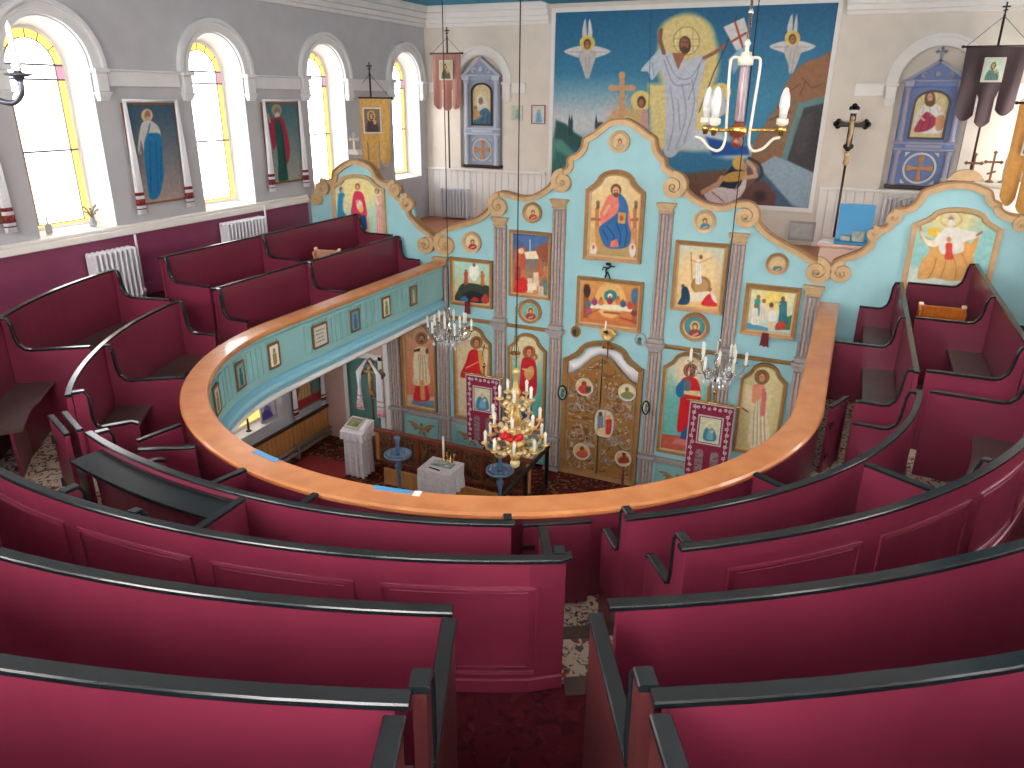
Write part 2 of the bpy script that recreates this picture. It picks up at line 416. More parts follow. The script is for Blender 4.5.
# ------------------------------------------------------------------ side walls with arched window openings
WIN_Y = [1.10, 3.50, 5.90, 8.30, 10.66, 13.10]
SPR, RO, ZS = 6.06, 0.49, 4.28
def arched_wall(name, sx, lows):
    mb = MB(); xi, xo = sx*XW, sx*(XW+.36)
    def seg(y0, y1, z0, z1):
        if y1-y0 > 1e-4 and z1-z0 > 1e-4: mb.box(xi, xo, y0, y1, z0, z1)
    y = YR-.3; N = 14
    for c in WIN_Y:
        if c+RO > YB: r1 = YB-c
        seg(y, c-RO, 2.6, ZC)
        seg(c-RO, c+RO, 2.6, ZS)
        for i in range(N):
            a0, a1 = pi-pi*i/N, pi-pi*(i+1)/N
            mb.prism([(c+RO*cos(a0), SPR+RO*sin(a0)), (c+RO*cos(a1), SPR+RO*sin(a1)), (c+RO*cos(a1), ZC), (c+RO*cos(a0), ZC)], 'x', xi, xo)
        y = c+RO
    seg(y, YB+.3, 2.6, ZC)
    y = YR-.3
    for (a, b, z0, z1) in lows:
        seg(y, a, -.1, 2.6); seg(a, b, -.1, z0); seg(a, b, z1, 2.6); y = b
    seg(y, YB+.3, -.1, 2.6)
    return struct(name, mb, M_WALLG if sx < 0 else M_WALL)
LOWL = [(2.6, 3.8, .82, 2.2), (5.2, 6.4, .82, 2.2), (7.76, 8.86, .82, 2.2)]
arched_wall('wall_left', -1, LOWL); arched_wall('wall_right', 1, LOWL)

def arch_pts(c, r, z0, n=20):
    return [(c-r, z0)]+[(c+r*cos(pi-pi*i/n), SPR+r*sin(pi-pi*i/n)) for i in range(n+1)]+[(c+r, z0)]
def upper_window(num, sx, c):
    x0 = sx*(XW+.004); xg = sx*(XW+.30)
    mb = MB()                                                     # splayed plaster reveal with a chamfered nose
    o = arch_pts(c, RO-.002, ZS+.002); i = arch_pts(c, .40, ZS+.06)
    for k in range(len(o)-1):
        mb.add([(x0, *o[k]), (x0, *o[k+1]), (xg, *i[k+1]), (xg, *i[k])], [(0, 1, 2, 3)], 1 <= k < len(o)-2)
    mb.add([(x0, *o[0]), (x0, *o[-1]), (xg, *i[-1]), (xg, *i[0])], [(0, 1, 2, 3)])
    w = struct('window_%d' % num, mb, M_TRIM)
    fr = MB(); xa, xb = sx*(XW+.27), sx*(XW+.30)
    q = arch_pts(c, .41, ZS+.05); p = arch_pts(c, .375, ZS+.085)
    fr.ring(q, p, 'x', xa, xb)
    f = part(w, 'window_frame', fr, M_TRIM)
    gx = sx*(XW+.295)
    yb = MB(); b1 = arch_pts(c, .385, ZS+.08); b2 = arch_pts(c, .285, ZS+.115)
    yb.ring(b1, b2, 'x', gx, gx+sx*.012)
    part(w, 'stained_border', yb, M_PANEY)
    pw = MB(); pw.prism(arch_pts(c, .287, ZS+.113), 'x', gx+sx*.001, gx+sx*.012); part(w, 'pane', pw, M_PANEW if sx < 0 else M_PANES)
    bars = MB(); bx0, bx1 = sx*(XW+.278), sx*(XW+.296)
    for z in (SPR+.02, SPR-.13, SPR-.88): bars.box(bx0, bx1, c-.385, c+.385, z-.011, z+.011)
    bars.ring(arch_pts(c, .292, ZS+.107), arch_pts(c, .28, ZS+.119), 'x', bx0, bx1)
    for a in (35, 65, 90, 115, 145):
        ca, sa = cos(radians(a)), sin(radians(a)); bars.tube([(bx0, c+.285*ca, SPR+.285*sa), (bx0, c+.385*ca, SPR+.385*sa)], .006, 5)
    part(w, 'glazing_bars', bars, M_LEAD)
    cr = MB()
    for s in (-1, 1): cr.box(gx-sx*.006, gx-sx*.001, c+s*.335-.045, c+s*.335+.045, SPR-.12, SPR+.01)
    part(w, 'plum_glass_square', cr, M_PANEP)
def hood_mould(name, sx, c):
    mb = MB(); x = sx*XW
    for r0, r1, d in ((.50, .555, .045), (.555, .62, .03), (.62, .665, .075)):
        prof = []
        N = 22
        o = [(c+r1*cos(pi-pi*k/N), SPR+r1*sin(pi-pi*k/N)) for k in range(N+1)]; i = [(c+r0*cos(pi-pi*k/N), SPR+r0*sin(pi-pi*k/N)) for k in range(N+1)]
        mb.prism(o+i[::-1], 'x', x-sx*d, x-sx*.001)
    for s in (-1, 1):                                              # impost corbel
        y = c+s*.575
        if abs(y) < 99:
            mb.box(x-sx*.001, x-sx*.11, y-.10, y+.10, SPR-.05, SPR-.002, .008)
            mb.box(x-sx*.001, x-sx*.085, y-.075, y+.075, SPR-.25, SPR-.05, .01)
            for k in range(4): mb.box(x-sx*.001, x-sx*(.10-.012*k), y-.085+.008*k, y+.085-.008*k, SPR-.25-.025*(k+1), SPR-.25-.025*k, .004)
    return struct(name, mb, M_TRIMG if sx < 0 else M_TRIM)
for k, c in enumerate(WIN_Y):
    upper_window(k+1, -1, c); hood_mould('trim_%d' % (k+1), -1, c)
    upper_window(k+11, 1, c); hood_mould('trim_%d' % (k+11), 1, c)
def low_window(num, sx, y0, y1, z0, z1):
    mb = MB(); x = sx*(XW+.25)
    mb.box(x, x+sx*.04, y0, y0+.05, z0, z1); mb.box(x, x+sx*.04, y1-.05, y1, z0, z1); mb.box(x, x+sx*.04, y0, y1, z0, z0+.05); mb.box(x, x+sx*.04, y0, y1, z1-.05, z1); mb.box(x, x+sx*.03, y0, y1, z0+.32, z0+.345)
    w = struct('window_%d' % num, mb, M_TRIM)
    p = MB(); p.box(x+sx*.01, x+sx*.02, y0+.05, y1-.05, z0+.3, z1-.05); part(w, 'pane', p, M_PANEW)
    p = MB(); p.box(x+sx*.01, x+sx*.02, y0+.05, y1-.05, z0+.05, z0+.3); part(w, 'stained_border', p, M_PANEY)
for k, l in enumerate(LOWL): low_window(k+21, -1, *l); low_window(k+31, 1, *l)
# string courses, sills, dado, cornices
n = 41
for sx in (-1, 1):
    ys = [YR]+[v for c in WIN_Y for v in (c-.68, c+.68)]+[YB]
    for k in range(0, len(ys)-1, 2):
        if ys[k+1]-ys[k] > .02:
            mb = MB(); x = sx*XW
            mb.box(x-sx*.001, x-sx*.05, ys[k], ys[k+1], SPR-.19, SPR-.03, .006); mb.box(x-sx*.001, x-sx*.075, ys[k], ys[k+1], SPR-.03, SPR-.004, .006)
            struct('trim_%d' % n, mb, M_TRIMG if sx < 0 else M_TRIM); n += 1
    mb = MB(); mb.box(sx*(XW-.001), sx*(XW-.07), YR, 9.93, 4.18, 4.26, .01); mb.box(sx*(XW-.001), sx*(XW-.045), YR, 9.93, 4.26, 4.30, .01)
    struct('trim_%d' % n, mb, M_TRIM); n += 1
    mb = MB(); mb.box(sx*(XW-.001), sx*(XW-.025), YR, 9.93, 3.40, 4.18); mb.box(sx*(XW-.001), sx*(XW-.045), YR, 9.93, 3.40, 3.56, .01)
    struct('baseboard_%s' % ('left' if sx < 0 else 'right'), mb, M_DADO)
    mb = MB(); x = sx*XW
    for d, z0, z1 in ((.05, 7.02, 7.08), (.09, 7.08, 7.16), (.14, 7.16, 7.26), (.20, 7.26, ZC)): mb.box(x-sx*.001, x-sx*d, YR, YB-.001, z0, z1, .008)
    struct('trim_%d' % n, mb, M_TRIMG); n += 1
# back wall with two niches, rear wall, ceiling
NICH = [(-4.0, .47), (3.72, .52)]
mb = MB(); y = YB; xs = -XW-.3
def bseg(x0, x1, z0, z1, y0=YB, y1=YB+.4): mb.box(x0, x1, y0, y1, z0, z1)
for c, r in NICH:
    bseg(xs, c-r, 0, ZC); bseg(c-r, c+r, 0, 4.46); spr = 6.05
    for i in range(14):
        a0, a1 = pi-pi*i/14, pi-pi*(i+1)/14
        mb.prism([(c+r*cos(a0), spr+r*sin(a0)), (c+r*cos(a1), spr+r*sin(a1)), (c+r*cos(a1), ZC), (c+r*cos(a0), ZC)], 'y', YB, YB+.4)
    mb.box(c-r, c+r, YB+.14, YB+.4, 4.46, spr+r); xs = c+r
bseg(xs, XW+.3, 0, ZC)
struct('wall_back', mb, M_WALL)
for k, (c, r) in enumerate(NICH):
    mb = MB(); N = 22; spr = 6.05
    for r0, r1, d in ((r+.005, r+.06, .04), (r+.06, r+.12, .025), (r+.12, r+.17, .07)):
        o = [(c+r1*cos(pi-pi*q/N), spr+r1*sin(pi-pi*q/N)) for q in range(N+1)]; i = [(c+r0*cos(pi-pi*q/N), spr+r0*sin(pi-pi*q/N)) for q in range(N+1)]
        mb.prism(o+i[::-1], 'y', YB-d, YB-.001)
    for s in (-1, 1):
        x = c+s*(r+.085)
        mb.box(x-.10, x+.10, YB-.001, YB-.11, spr-.05, spr-.002, .008); mb.box(x-.075, x+.075, YB-.001, YB-.08, spr-.24, spr-.05, .01)
        for q in range(4): mb.box(x-.085+.008*q, x+.085-.008*q, YB-.001, YB-(.10-.012*q), spr-.24-.025*(q+1), spr-.24-.025*q, .004)
        x2 = x+s*.10; x3 = {(0, -1): -XW+.1, (0, 1): x2+.28, (1, -1): x2-.42, (1, 1): XW-.1}[(k, s)]
        mb.box(min(x2, x3), max(x2, x3), YB-.001, YB-.05, spr-.19, spr-.03, .006); mb.box(min(x2, x3), max(x2, x3), YB-.001, YB-.075, spr-.03, spr-.004, .006)
    struct('trim_%d' % (80+k), mb, M_TRIM)
mb = MB()
for x0, x1 in ((-XW+.07, -2.62), (2.30, XW-.07)):
    for d, z0, z1 in ((.05, 7.02, 7.08), (.09, 7.08, 7.16), (.14, 7.16, 7.26), (.20, 7.26, ZC)): mb.box(x0, x1, YB-.001, YB-d, z0, z1, .008)
struct('trim_82', mb, M_TRIM)
mb = MB()                                                          # boarded dado with a ledge below the niches
for x0, x1 in ((-XW+.005, -2.62), (2.30, XW-.005)):
    mb.box(x0, x1, YB-.001, YB-.075, 4.40, 4.45, .008)
    k = x0
    while k < x1-.02: mb.box(k+.003, min(k+.14, x1)-.003, YB-.001, YB-.03, 3.45, 4.40, .006); k += .14
struct('baseboard_back', mb, M_TRIM)
mb = MB(); RW = [(-3.4, .75), (-.6, .75), (2.2, .75), (4.2, .6)]; xs = -XW-.3
for c, r in RW: mb.box(xs, c-r, YR, YR-.3, 0, ZC); mb.box(c-r, c+r, YR, YR-.3, 0, 5.7); mb.box(c-r, c+r, YR, YR-.3, 7.2, ZC); xs = c+r
mb.box(xs, XW+.3, YR, YR-.3, 0, ZC); struct('wall_rear', mb, M_WALL)
for k, (c, r) in enumerate(RW):
    mb = MB(); y = YR-.22
    mb.box(c-r, c-r+.06, y, y-.04, 5.7, 7.2); mb.box(c+r-.06, c+r, y, y-.04, 5.7, 7.2); mb.box(c-r, c+r, y, y-.04, 5.7, 5.76); mb.box(c-r, c+r, y, y-.04, 7.14, 7.2); mb.box(c-.02, c+.02, y, y-.04, 5.7, 7.2); mb.box(c-r, c+r, y, y-.04, 6.43, 6.47)
    w = struct('window_%d' % (51+k), mb, M_TRIM); p = MB(); p.box(c-r+.06, c+r-.06, y-.015, y-.025, 5.76, 7.14); part(w, 'pane', p, M_PANER)
mb = MB(); mb.box(-XW-.36, XW+.36, YR-.3, YB+.4, ZC, ZC+.15)
struct('ceiling', mb, M_CEIL)
mb = MB(); mb.box(-XW+1.1, XW-1.1, YR+.2, YB-2.3, ZC-.04, ZC-.002, .02); struct('ceiling_bounce_panel', mb, M_TRIM)  # unseen pale panel, added to brighten the room and keep reflections less blue
mb = MB(); mb.box(-2.62, 2.30, YB-.55, YB-.002, ZC-.035, ZC-.001, .01); mb.box(-XW+.21, XW-.21, YB-1.5, YB-1.42, ZC-.03, ZC-.001, .01)
struct('trim_83', mb, M_CEIL)
# floors
mb = MB(); mb.box(-XW-.3, XW+.3, YR-.3, YB, -.12, 0); struct('floor', mb, M_CARPDK)
mb = MB(); mb.box(-XW, XW, 10.13, YB, 3.30, 3.45); struct('floor_loft', mb, M_TERRA)

# ------------------------------------------------------------------ horseshoe plan of the gallery: t in degrees, straight arms beyond +-90
YC = 6.2; YE = 9.93
RR = [2.83, 3.53, 4.22, 4.95, 5.63, 6.30]
TT = [3.45, 3.78, 4.07, 4.36, 4.65, 4.94]
FF = [2.80, 3.10, 3.40, 3.70, 4.00, 4.30]
def frame(t):
    # point factor and outward direction: plan point at radius r = base + r*out
    if t > 90: return np.array([0, YC+(t-90)/10.0, 0]), np.array([1.0, 0, 0])
    if t < -90: return np.array([0, YC+(-t-90)/10.0, 0]), np.array([-1.0, 0, 0])
    a = radians(t); return np.array([0, YC, 0.0]), np.array([sin(a), -cos(a), 0])
def gp(t, r, z): b, o = frame(t); return b+o*r+np.array([0, 0, z])
TE = 90+(YE-YC)*10
def tpath(t0, t1, z=0.0, step=3.0):
    ts = [t0]; x = t0
    while x < t1-1e-6:
        nx = x+step if -90 <= x < 90 else (x+37 if x >= 90 else min(x+37, -90))
        if x < 90 < nx: nx = 90
        x = min(nx, t1); ts.append(x)
    out = []
    for t in ts: b, o = frame(t); out.append((b+np.array([0, 0, z]), o, (0, 0, 1)))
    return out
def tpath_t(t0, t1, step=3.0):
    ts = [t0]; x = t0
    while x < t1-1e-6:
        nx = x+step if -90 <= x < 90 else (x+37 if x >= 90 else min(x+37, -90))
        if x < 90 < nx: nx = 90
        x = min(nx, t1); ts.append(x)
    return ts
def ringsec(mb, r0, r1, z0, z1, t0, t1, step=3.0, mi=0, bev=0.0):
    pr = [(r0, z0), (r1, z0), (r1, z1), (r0, z1)]
    if bev: pr = [(r0, z0), (r1, z0), (r1, z1-bev), (r1-bev, z1), (r0+bev, z1), (r0, z1-bev)]
    return mb.sweep(tpath(t0, t1, 0, step), pr, mi)
def clampbox(mb):
    mb.v = [(max(-XW+.003, min(XW-.003, x)), max(YR+.003, y), z) for x, y, z in mb.v]; return mb
mb = MB(); ringsec(mb, 2.80, RR[1]+.02, 2.62, FF[0], -TE, TE); struct('floor_gallery_1', mb, M_CARP)
mb = MB(); ringsec(mb, RR[1]+.02, RR[2]+.02, 2.62, FF[1], -TE, TE); struct('floor_gallery_2', mb, M_CARP)
mb = MB(); ringsec(mb, RR[2]+.02, 5.25, 2.62, FF[2], -TE, TE); ringsec(mb, 5.2, 11.5, 2.62, FF[2]-.002, -90, 90)
struct('floor_gallery_3', clampbox(mb), M_CARPRED)
for k, (r0, r1) in enumerate(((RR[3]+.02, RR[4]+.02), (RR[4]+.02, RR[5]+.02), (RR[5]+.02, 11.5))):
    mb = MB(); tm = (62, 50, 46)[k]; ringsec(mb, r0, r1, FF[2], FF[3+k], -tm, tm); struct('floor_gallery_%d' % (4+k), clampbox(mb), M_CARPRED)
mb = MB(); ringsec(mb, RR[1]-.03, RR[1]+.07, FF[1]-.02, FF[1]+.006, 25.4, 35.0, bev=.004); struct('trim_95', mb, M_DKWOOD)
mb = MB(); ringsec(mb, RR[2]-.02, RR[2]+.09, FF[2]-.02, FF[2]+.006, 28.2, 34.6, bev=.004); struct('trim_96', mb, M_DKWOOD)
# soffit under the gallery
mb = MB(); ringsec(mb, 2.95, 5.25, 2.56, 2.615, -TE, TE); ringsec(mb, 5.2, 11.5, 2.56, 2.614, -90, 90)
struct('ceiling_gallery', clampbox(mb), M_TRIM)
# gallery parapet: wooden handrail, turquoise front with panels, maroon inner face
TP = 90+(9.86-YC)*10
t = thing('gallery_parapet', 'horseshoe gallery front with orange varnished wooden handrail and turquoise panelled outer face', 'balustrade', gp(0, 2.83, 2.62))
mb = MB(); mb.sweep(tpath(-TP, TP, 0, 2), [(2.66, 3.40), (2.87, 3.40), (2.885, 3.415), (2.885, 3.435), (2.87, 3.45), (2.67, 3.45), (2.655, 3.435), (2.655, 3.415)]); part(t, 'handrail', mb, M_RAIL, 'orange varnished wooden handrail')
mb = MB(); mb.sweep(tpath(-TP, TP, 0, 2), [(2.83, 2.805), (2.868, 2.805), (2.868, 3.398), (2.83, 3.398)]); part(t, 'inner_face', mb, M_PEW, 'maroon boarded inner face')
mb = MB(); mb.sweep(tpath(-TP, TP, 0, 2), [(2.715, 2.88), (2.828, 2.80), (2.828, 3.398), (2.70, 3.398), (2.70, 3.35), (2.725, 3.33)])
def tpanel(mb, t0, t1, z0, z1, r, w=.012, d=.008):
    # raised rectangular bead on the curved face
    for a, b, za, zb in ((t0, t1, z0, z0+w), (t0, t1, z1-w, z1)): mb.sweep(tpath(a, b, 0, 2), [(r-d, za), (r+.002, za), (r+.002, zb), (r-d, zb)])
    for a in (t0, t1):
        k = w/ r*57.3 if abs(a) < 90 else w*10
        mb.sweep(tpath(a-k/2, a+k/2), [(r-d, z0), (r+.002, z0), (r+.002, z1), (r-d, z1)])
part(t, 'front_panel', mb, M_GALT)
PICT = []                                                         # places of the little pictures, as plan parameter t
for px, py in ((413, 291), (386, 304.5), (355, 319.5), (320, 334), (279, 350.5)):
    p = at_x(px, py, -2.70); PICT.append(-(90+(p[1]-YC)*10))
PICT += [-90+.5*11.5, -90+1.5*11.5+3]
gap = 6.6
for k, tc in enumerate([q for q in PICT if q < -90]):
    for off, wd in ((0, 1.9), (-2.05, 1.0), (2.05, 1.0), (-3.35, 1.0), (3.35, 1.0)):
        a = tc+off-wd/2
        if a < -TP+.5 or a+wd > -90.3 or (abs(off) > 3 and k not in (0, 2, 4)): continue
        mb = MB(); tpanel(mb, a, a+wd, 2.96, 3.30, 2.718); part(t, 'panel_bead', mb, M_GALT)
a = -88.5
k = 0
while a < 88:
    wd = (4.0, 2.1, 2.1)[k % 3]
    mb = MB(); tpanel(mb, a, a+wd, 2.96, 3.30, 2.718); part(t, 'panel_bead', mb, M_GALT)
    if k % 3 == 0 and a < -60: PICT.append(a+wd/2)
    a += wd+1.9; k += 1
PICT = [q for q in PICT if q < -90]+[q for q in PICT[7:]]
mb = MB(); mb.sweep(tpath(-TP, TP, 0, 2), [(2.725, 2.878), (2.75, 2.85), (2.665, 2.825), (2.66, 2.78), (2.70, 2.70), (2.827, 2.70), (2.827, 2.798)]); part(t, 'lower_cornice', mb, M_GALB, 'pale blue cornice below the panels')
mb = MB(); mb.sweep(tpath(-TP, TP, 0, 2), [(2.685, 2.698), (2.685, 2.65), (2.80, 2.57), (2.945, 2.55), (2.945, 2.60), (2.82, 2.698)]); part(t, 'bottom_fillet', mb, M_TRIM, 'white fillet along the bottom edge')
# ------------------------------------------------------------------ box pews
M_ENDW = mat('pew_end_brown', (78, 36, 38), .35, var=.2, scale=6)
CAPP = [(-.019, -.010), (.019, -.010), (.0225, -.007), (.0228, .0055), (.0195, .010), (-.0195, .010), (-.0228, .0055), (-.0225, -.007)]
def bulge(k, t):
    # the rows swell a little on the left of the curve
    if k == 1: return .11*math.exp(-((t+30)/16)**2)
    if k == 2: return (.055+.055*math.exp(-((t+18)/16)**2)) if t < 28 and t > -45 else .03
    return .02 if k == 3 and t < 25 else 0.0
def kpath(k, t0, t1, step=2.0):
    out = []
    for (o, a, u), t in zip(tpath(t0, t1, 0, step), tpath_t(t0, t1, step)): out.append((o+a*bulge(k, t), a, u))
    return out
def shift(prof, r, z): return [(r+a, z+b) for a, b in prof]
def end_profile(k, kind, t=0):
    # outline in (r, z) of an upright across the seat of row k and the capped upper edge
    rb, rf = RR[k]-.04, RR[k-1]+(.05+bulge(k-1, t)-bulge(k, t) if k > 1 else .06-bulge(k, t))
    zt, zl, fl = TT[k]-.018, (TT[k-1]-.005 if k > 1 else 3.43), FF[k-1]
    if kind == 'short':
        zl = FF[k-1]+.66
        top = [(rb, zt), (rb-.07, zt), (rb-.085, zt-.03), (rb-.085, zl+.10), (rb-.10, zl+.03), (rb-.14, zl), (rb-.34, zl), (rb-.38, zl-.02), (rb-.39, zl-.08)]
        return top+[(rb-.36, fl), (rb, fl)], top[:-1]
    if kind == 'low':
        top = [(rb, zl), (rf, zl)]; return top+[(rf, fl), (rb, fl)], top
    if kind == 'arm': kind, rf = 'S', RR[k]-.42
    if kind == 'S':
        top = [(rb, zt), (rb-.03, zt), (rb-.045, zt-.05), (rb-.055, zl+.13), (rb-.075, zl+.06), (rb-.12, zl+.012), (rb-.17, zl), (rf, zl)]
    else:   # 'post': rounded stub that projects from the back, then a level capped rail
        top = [(rb, zt), (rb-.05, zt), (rb-.075, zt-.03), (rb-.07, zl+.06), (rb-.06, zl), (rf, zl)]
    return top+[(rf, fl), (rb, fl)], top
def divider(parent, k, t, kind='S', name='end_panel', cap=True, th=.03):
    pts, top = end_profile(k, kind, t); b, o = frame(t); b = b+o*bulge(k, t); tan = np.array([-o[1], o[0], 0])
    mb = MB(); n = len(pts)
    vs = [b+o*r+np.array([0, 0, z])+tan*s*th/2 for s in (-1, 1) for r, z in pts]
    mb.add(vs, [list(range(n)), list(range(2*n-1, n-1, -1))]+[[i, (i+1) % n, n+(i+1) % n, n+i] for i in range(n)])
    e = part(parent, name, mb, M_PEW if k < 4 else M_ENDW, None if k < 4 else 'brown wooden end panel')
    if cap:
        mb = MB(); fr = []
        for i in range(len(top)):
            d = np.array(top[min(i+1, len(top)-1)])-np.array(top[max(i-1, 0)]); d /= np.linalg.norm(d)
            nr = np.array([d[1], -d[0]]) if True else d
            if nr[1] < -.2 or (abs(nr[1]) <= .2 and nr[0] > 0): nr = -nr
            up = o*nr[0]+np.array([0, 0, nr[1]])
            fr.append((b+o*top[i][0]+np.array([0, 0, top[i][1]])+up*.010, tan, up))
        mb.sweep(fr, CAPP); part(e, 'capping', mb, M_CAP, 'black glossy capping')
    return e
def gate(name, label, p, q, z0, z1, group=None, post=None, hinge=True):
    # a hinged pew door between plan points p and q
    p, q = np.array([*p, 0.0]), np.array([*q, 0.0]); d = q-p; L = np.linalg.norm(d); d /= L; nrm = np.array([-d[1], d[0], 0]); M = np.stack([d, nrm, np.array([0, 0, 1.0])], 1)
    c = (p+q)/2
    t = thing(name, label, 'door', (c[0], c[1], z0), group)
    mb = MB(); mb.obox(c+np.array([0, 0, (z0+z1)/2]), (L, .03, z1-z0), M, .004)
    part(t, 'door_leaf', mb, M_PEW)
    mb = MB(); mb.sweep([(p+np.array([0, 0, z1+.012]), nrm, (0, 0, 1)), (q+np.array([0, 0, z1+.012]), nrm, (0, 0, 1))], [(a*.85, b) for a, b in CAPP]); part(t, 'capping', mb, M_CAP, 'black glossy capping')
    if hinge:
        for f in (.25, .75):
            z = z0+(z1-z0)*f; mb = MB(); mb.tube([p+np.array([0, 0, z-.03])-nrm*.02, p+np.array([0, 0, z+.03])-nrm*.02], .008, 6); mb.obox(p+d*.04+np.array([0, 0, z])-nrm*.018, (.07, .006, .03), M); part(t, 'hinge', mb, M_IRON)
    return t
def pew(k, t0, t1, label, ends, group, panels=None, ledge=None, seat=True):
    tm = (t0+t1)/2; t = thing('box_pew', label, 'pew', gp(tm, RR[k]-.2, FF[k-1]), group)
    R, T, F0 = RR[k], TT[k], FF[k-1]
    mb = MB(); mb.sweep(kpath(k, t0, t1), [(R-.034, F0+.004), (R, F0+.004), (R, T-.02), (R-.034, T-.02)])
    bk = part(t, 'backrest', mb, M_PEW)
    mb = MB(); mb.sweep(kpath(k, t0-(.3 if abs(t0) < 89 else 0), t1+(.3 if abs(t1) < 89 else 0)), shift(CAPP, R-.016, T-.011)); part(t, 'top_rail', mb, M_CAP, 'black glossy top rail')
    if panels:
        mb = MB()
        for a, b in panels:
            z0, z1 = FF[k]+.10, T-.13; r = R
            for za, zb in ((z0, z0+.012), (z1-.012, z1)): mb.sweep(kpath(k, a, b), [(r-.002, za), (r+.010, za), (r+.006, zb), (r-.002, zb)])
            for za, zb in ((z0+.03, z0+.036), (z1-.036, z1-.03)): mb.sweep(kpath(k, a+.5, b-.5), [(r-.002, za), (r+.006, za), (r+.006, zb), (r-.002, zb)])
            for c in (a, b): kk = .012/r*57.3; mb.sweep(kpath(k, c-kk/2, c+kk/2), [(r-.002, z0), (r+.010, z0), (r+.010, z1), (r-.002, z1)])
        mb.sweep(kpath(k, t0, t1), [(r-.002, FF[k]+.005), (r+.012, FF[k]+.005), (r+.010, FF[k]+.065), (r-.002, FF[k]+.07)])
        part(bk, 'panel_moulding', mb, M_PEW)
    if ledge:
        mb = MB(); mb.sweep(kpath(k, ledge[0], ledge[1]), [(R+.003, T-.075), (R+.18, T-.09), (R+.19, T-.082), (R+.185, T-.066), (R+.003, T-.05)]); part(t, 'book_ledge', mb, M_CAP, 'wide black glossy book ledge behind the back')
    if seat:
        mb = MB(); g = (.35 if abs(t0) < 89 else .2); mb.sweep(kpath(k, t0+g, t1-g), [(R-.34, F0+.385), (R-.332, F0+.377), (R-.04, F0+.377), (R-.04, F0+.405), (R-.332, F0+.405), (R-.34, F0+.397)]); part(t, 'seat', mb, M_SEAT, 'dark worn wooden seat plank')
        mb = MB(); mb.sweep(kpath(k, t0+g, t1-g), [(R-.27, F0+.004), (R-.25, F0+.004), (R-.25, F0+.377), (R-.27, F0+.377)]); part(t, 'seat_front', mb, M_PEW)
    for a, kd in ends: divider(t, k, a, kd)
    return t
G1 = 'maroon box pews with black capping'
# centre block of the two lower rows
pew(1, -22.6, 25.2, 'curved maroon pew behind the handrail at the horseshoe bottom, with wide black book ledge', [(-22.2, 'short'), (-12.5, 'low'), (.3, 'low'), (24.9, 'post')], G1, ledge=(-19.4, 1.2))
pew(2, -24, 28.0, 'long curved maroon pew with panelled back ending beside the lower aisle steps', [(-4.3, 'short'), (1.7, 'S'), (27.7, 'post')], G1, panels=[(a, a+8.6) for a in (-22.4, -12.4, -2.4, 7.6, 17.8)])
pew(3, -34, 22.5, 'plain curved maroon pew, second back from the camera on the left of the aisle', [], G1)
pew(4, -32, 22.3, 'plain curved maroon pew back nearest the camera on the left of the aisle', [(22.75, 'post')], G1)
pew(5, -10, 22.2, 'rear pew on the left of the aisle, only its end rail in view', [(22.4, 'post')], G1)
pew(1, 35.2, 86.5, 'first curved maroon pew behind the handrail to the right of the lower steps', [(35.5, 'short'), (60.5, 'low'), (86.1, 'arm')], G1)
pew(2, 34.8, 87, 'second curved maroon pew right of the steps, panelled back and short rounded armrest', [(35.1, 'short'), (61.4, 'S'), (86.6, 'S')], G1, panels=[(a, a+9.2) for a in (37.6, 48.6, 59.4, 69.2)])
pew(3, 28.6, 62, 'plain curved maroon pew right of the aisle, farther of the two large ones', [], G1)
pew(4, 28.0, 60, 'plain curved maroon pew back nearest the camera on the right of the aisle', [(27.7, 'post')], G1)
pew(5, 28.2, 44, 'rear pew on the right of the aisle, only its end rail in view', [(27.7, 'post')], G1)
# left block and left straight arm
pew(1, -79, -35.6, 'curved maroon pew next to the handrail on the left bend, between two side gangways', [(-78.7, 'arm'), (-54.5, 'S'), (-36, 'short')], G1)
pew(2, -79, -38, 'outer curved maroon pew on the left bend in front of the tall radiator', [(-78.7, 'S'), (-53.5, 'S')], G1)
pew(1, -TE+.3, -88.3, 'inner straight maroon pew on the left arm beside the handrail', [(-88.6, 'arm'), (-105, 'S'), (-TE+.7, 'arm')], G1)
pew(2, -TE+.3, -88.3, 'outer straight maroon pew on the left arm near the wall under the windows', [(-88.6, 'S'), (-105, 'S'), (-TE+.7, 'S')], G1)
# right straight arm
pew(1, 92.5, TE-.3, 'inner straight maroon pew on the right arm beside the handrail', [(92.9, 'arm'), (110, 'S'), (TE-.7, 'arm')], G1)
pew(2, 92.5, TE-.3, 'outer straight maroon pew on the right arm holding an orange wooden rack', [(92.9, 'S'), (110, 'S'), (TE-.7, 'S')], G1)
# hinged pew doors
G2 = 'hinged maroon pew doors'
gate('pew_door', 'closed maroon pew door across the left gangway, beside the black book ledge', (-1.83, 3.03), (-1.475, 2.875), 3.12, 3.76, G2)
gate('pew_door', 'narrow maroon pew door folded back against the closed door of the left gangway', (-1.86, 2.955), (-1.49, 2.795), 3.12, 3.76, G2)
gate('pew_door', 'left door of two small open pew doors forming a V at the handrail', (-1.625, 3.77), (-1.68, 3.42), 2.82, 3.41, G2)
gate('pew_door', 'right door of two small open pew doors forming a V at the handrail', (-1.215, 3.52), (-1.55, 3.32), 2.82, 3.41, G2)
a, b = gp(26.8, 2.925, 0), gp(35.0, 2.925, 0)
gate('pew_door', 'maroon pew door flat against the handrail at the foot of the steps', a[:2], b[:2], 2.82, 3.385, G2)
gate('pew_door', 'maroon pew door standing ajar from the handrail at the right end of the curve', (2.93, 6.30), (3.05, 6.62), 2.82, 3.41, G2)
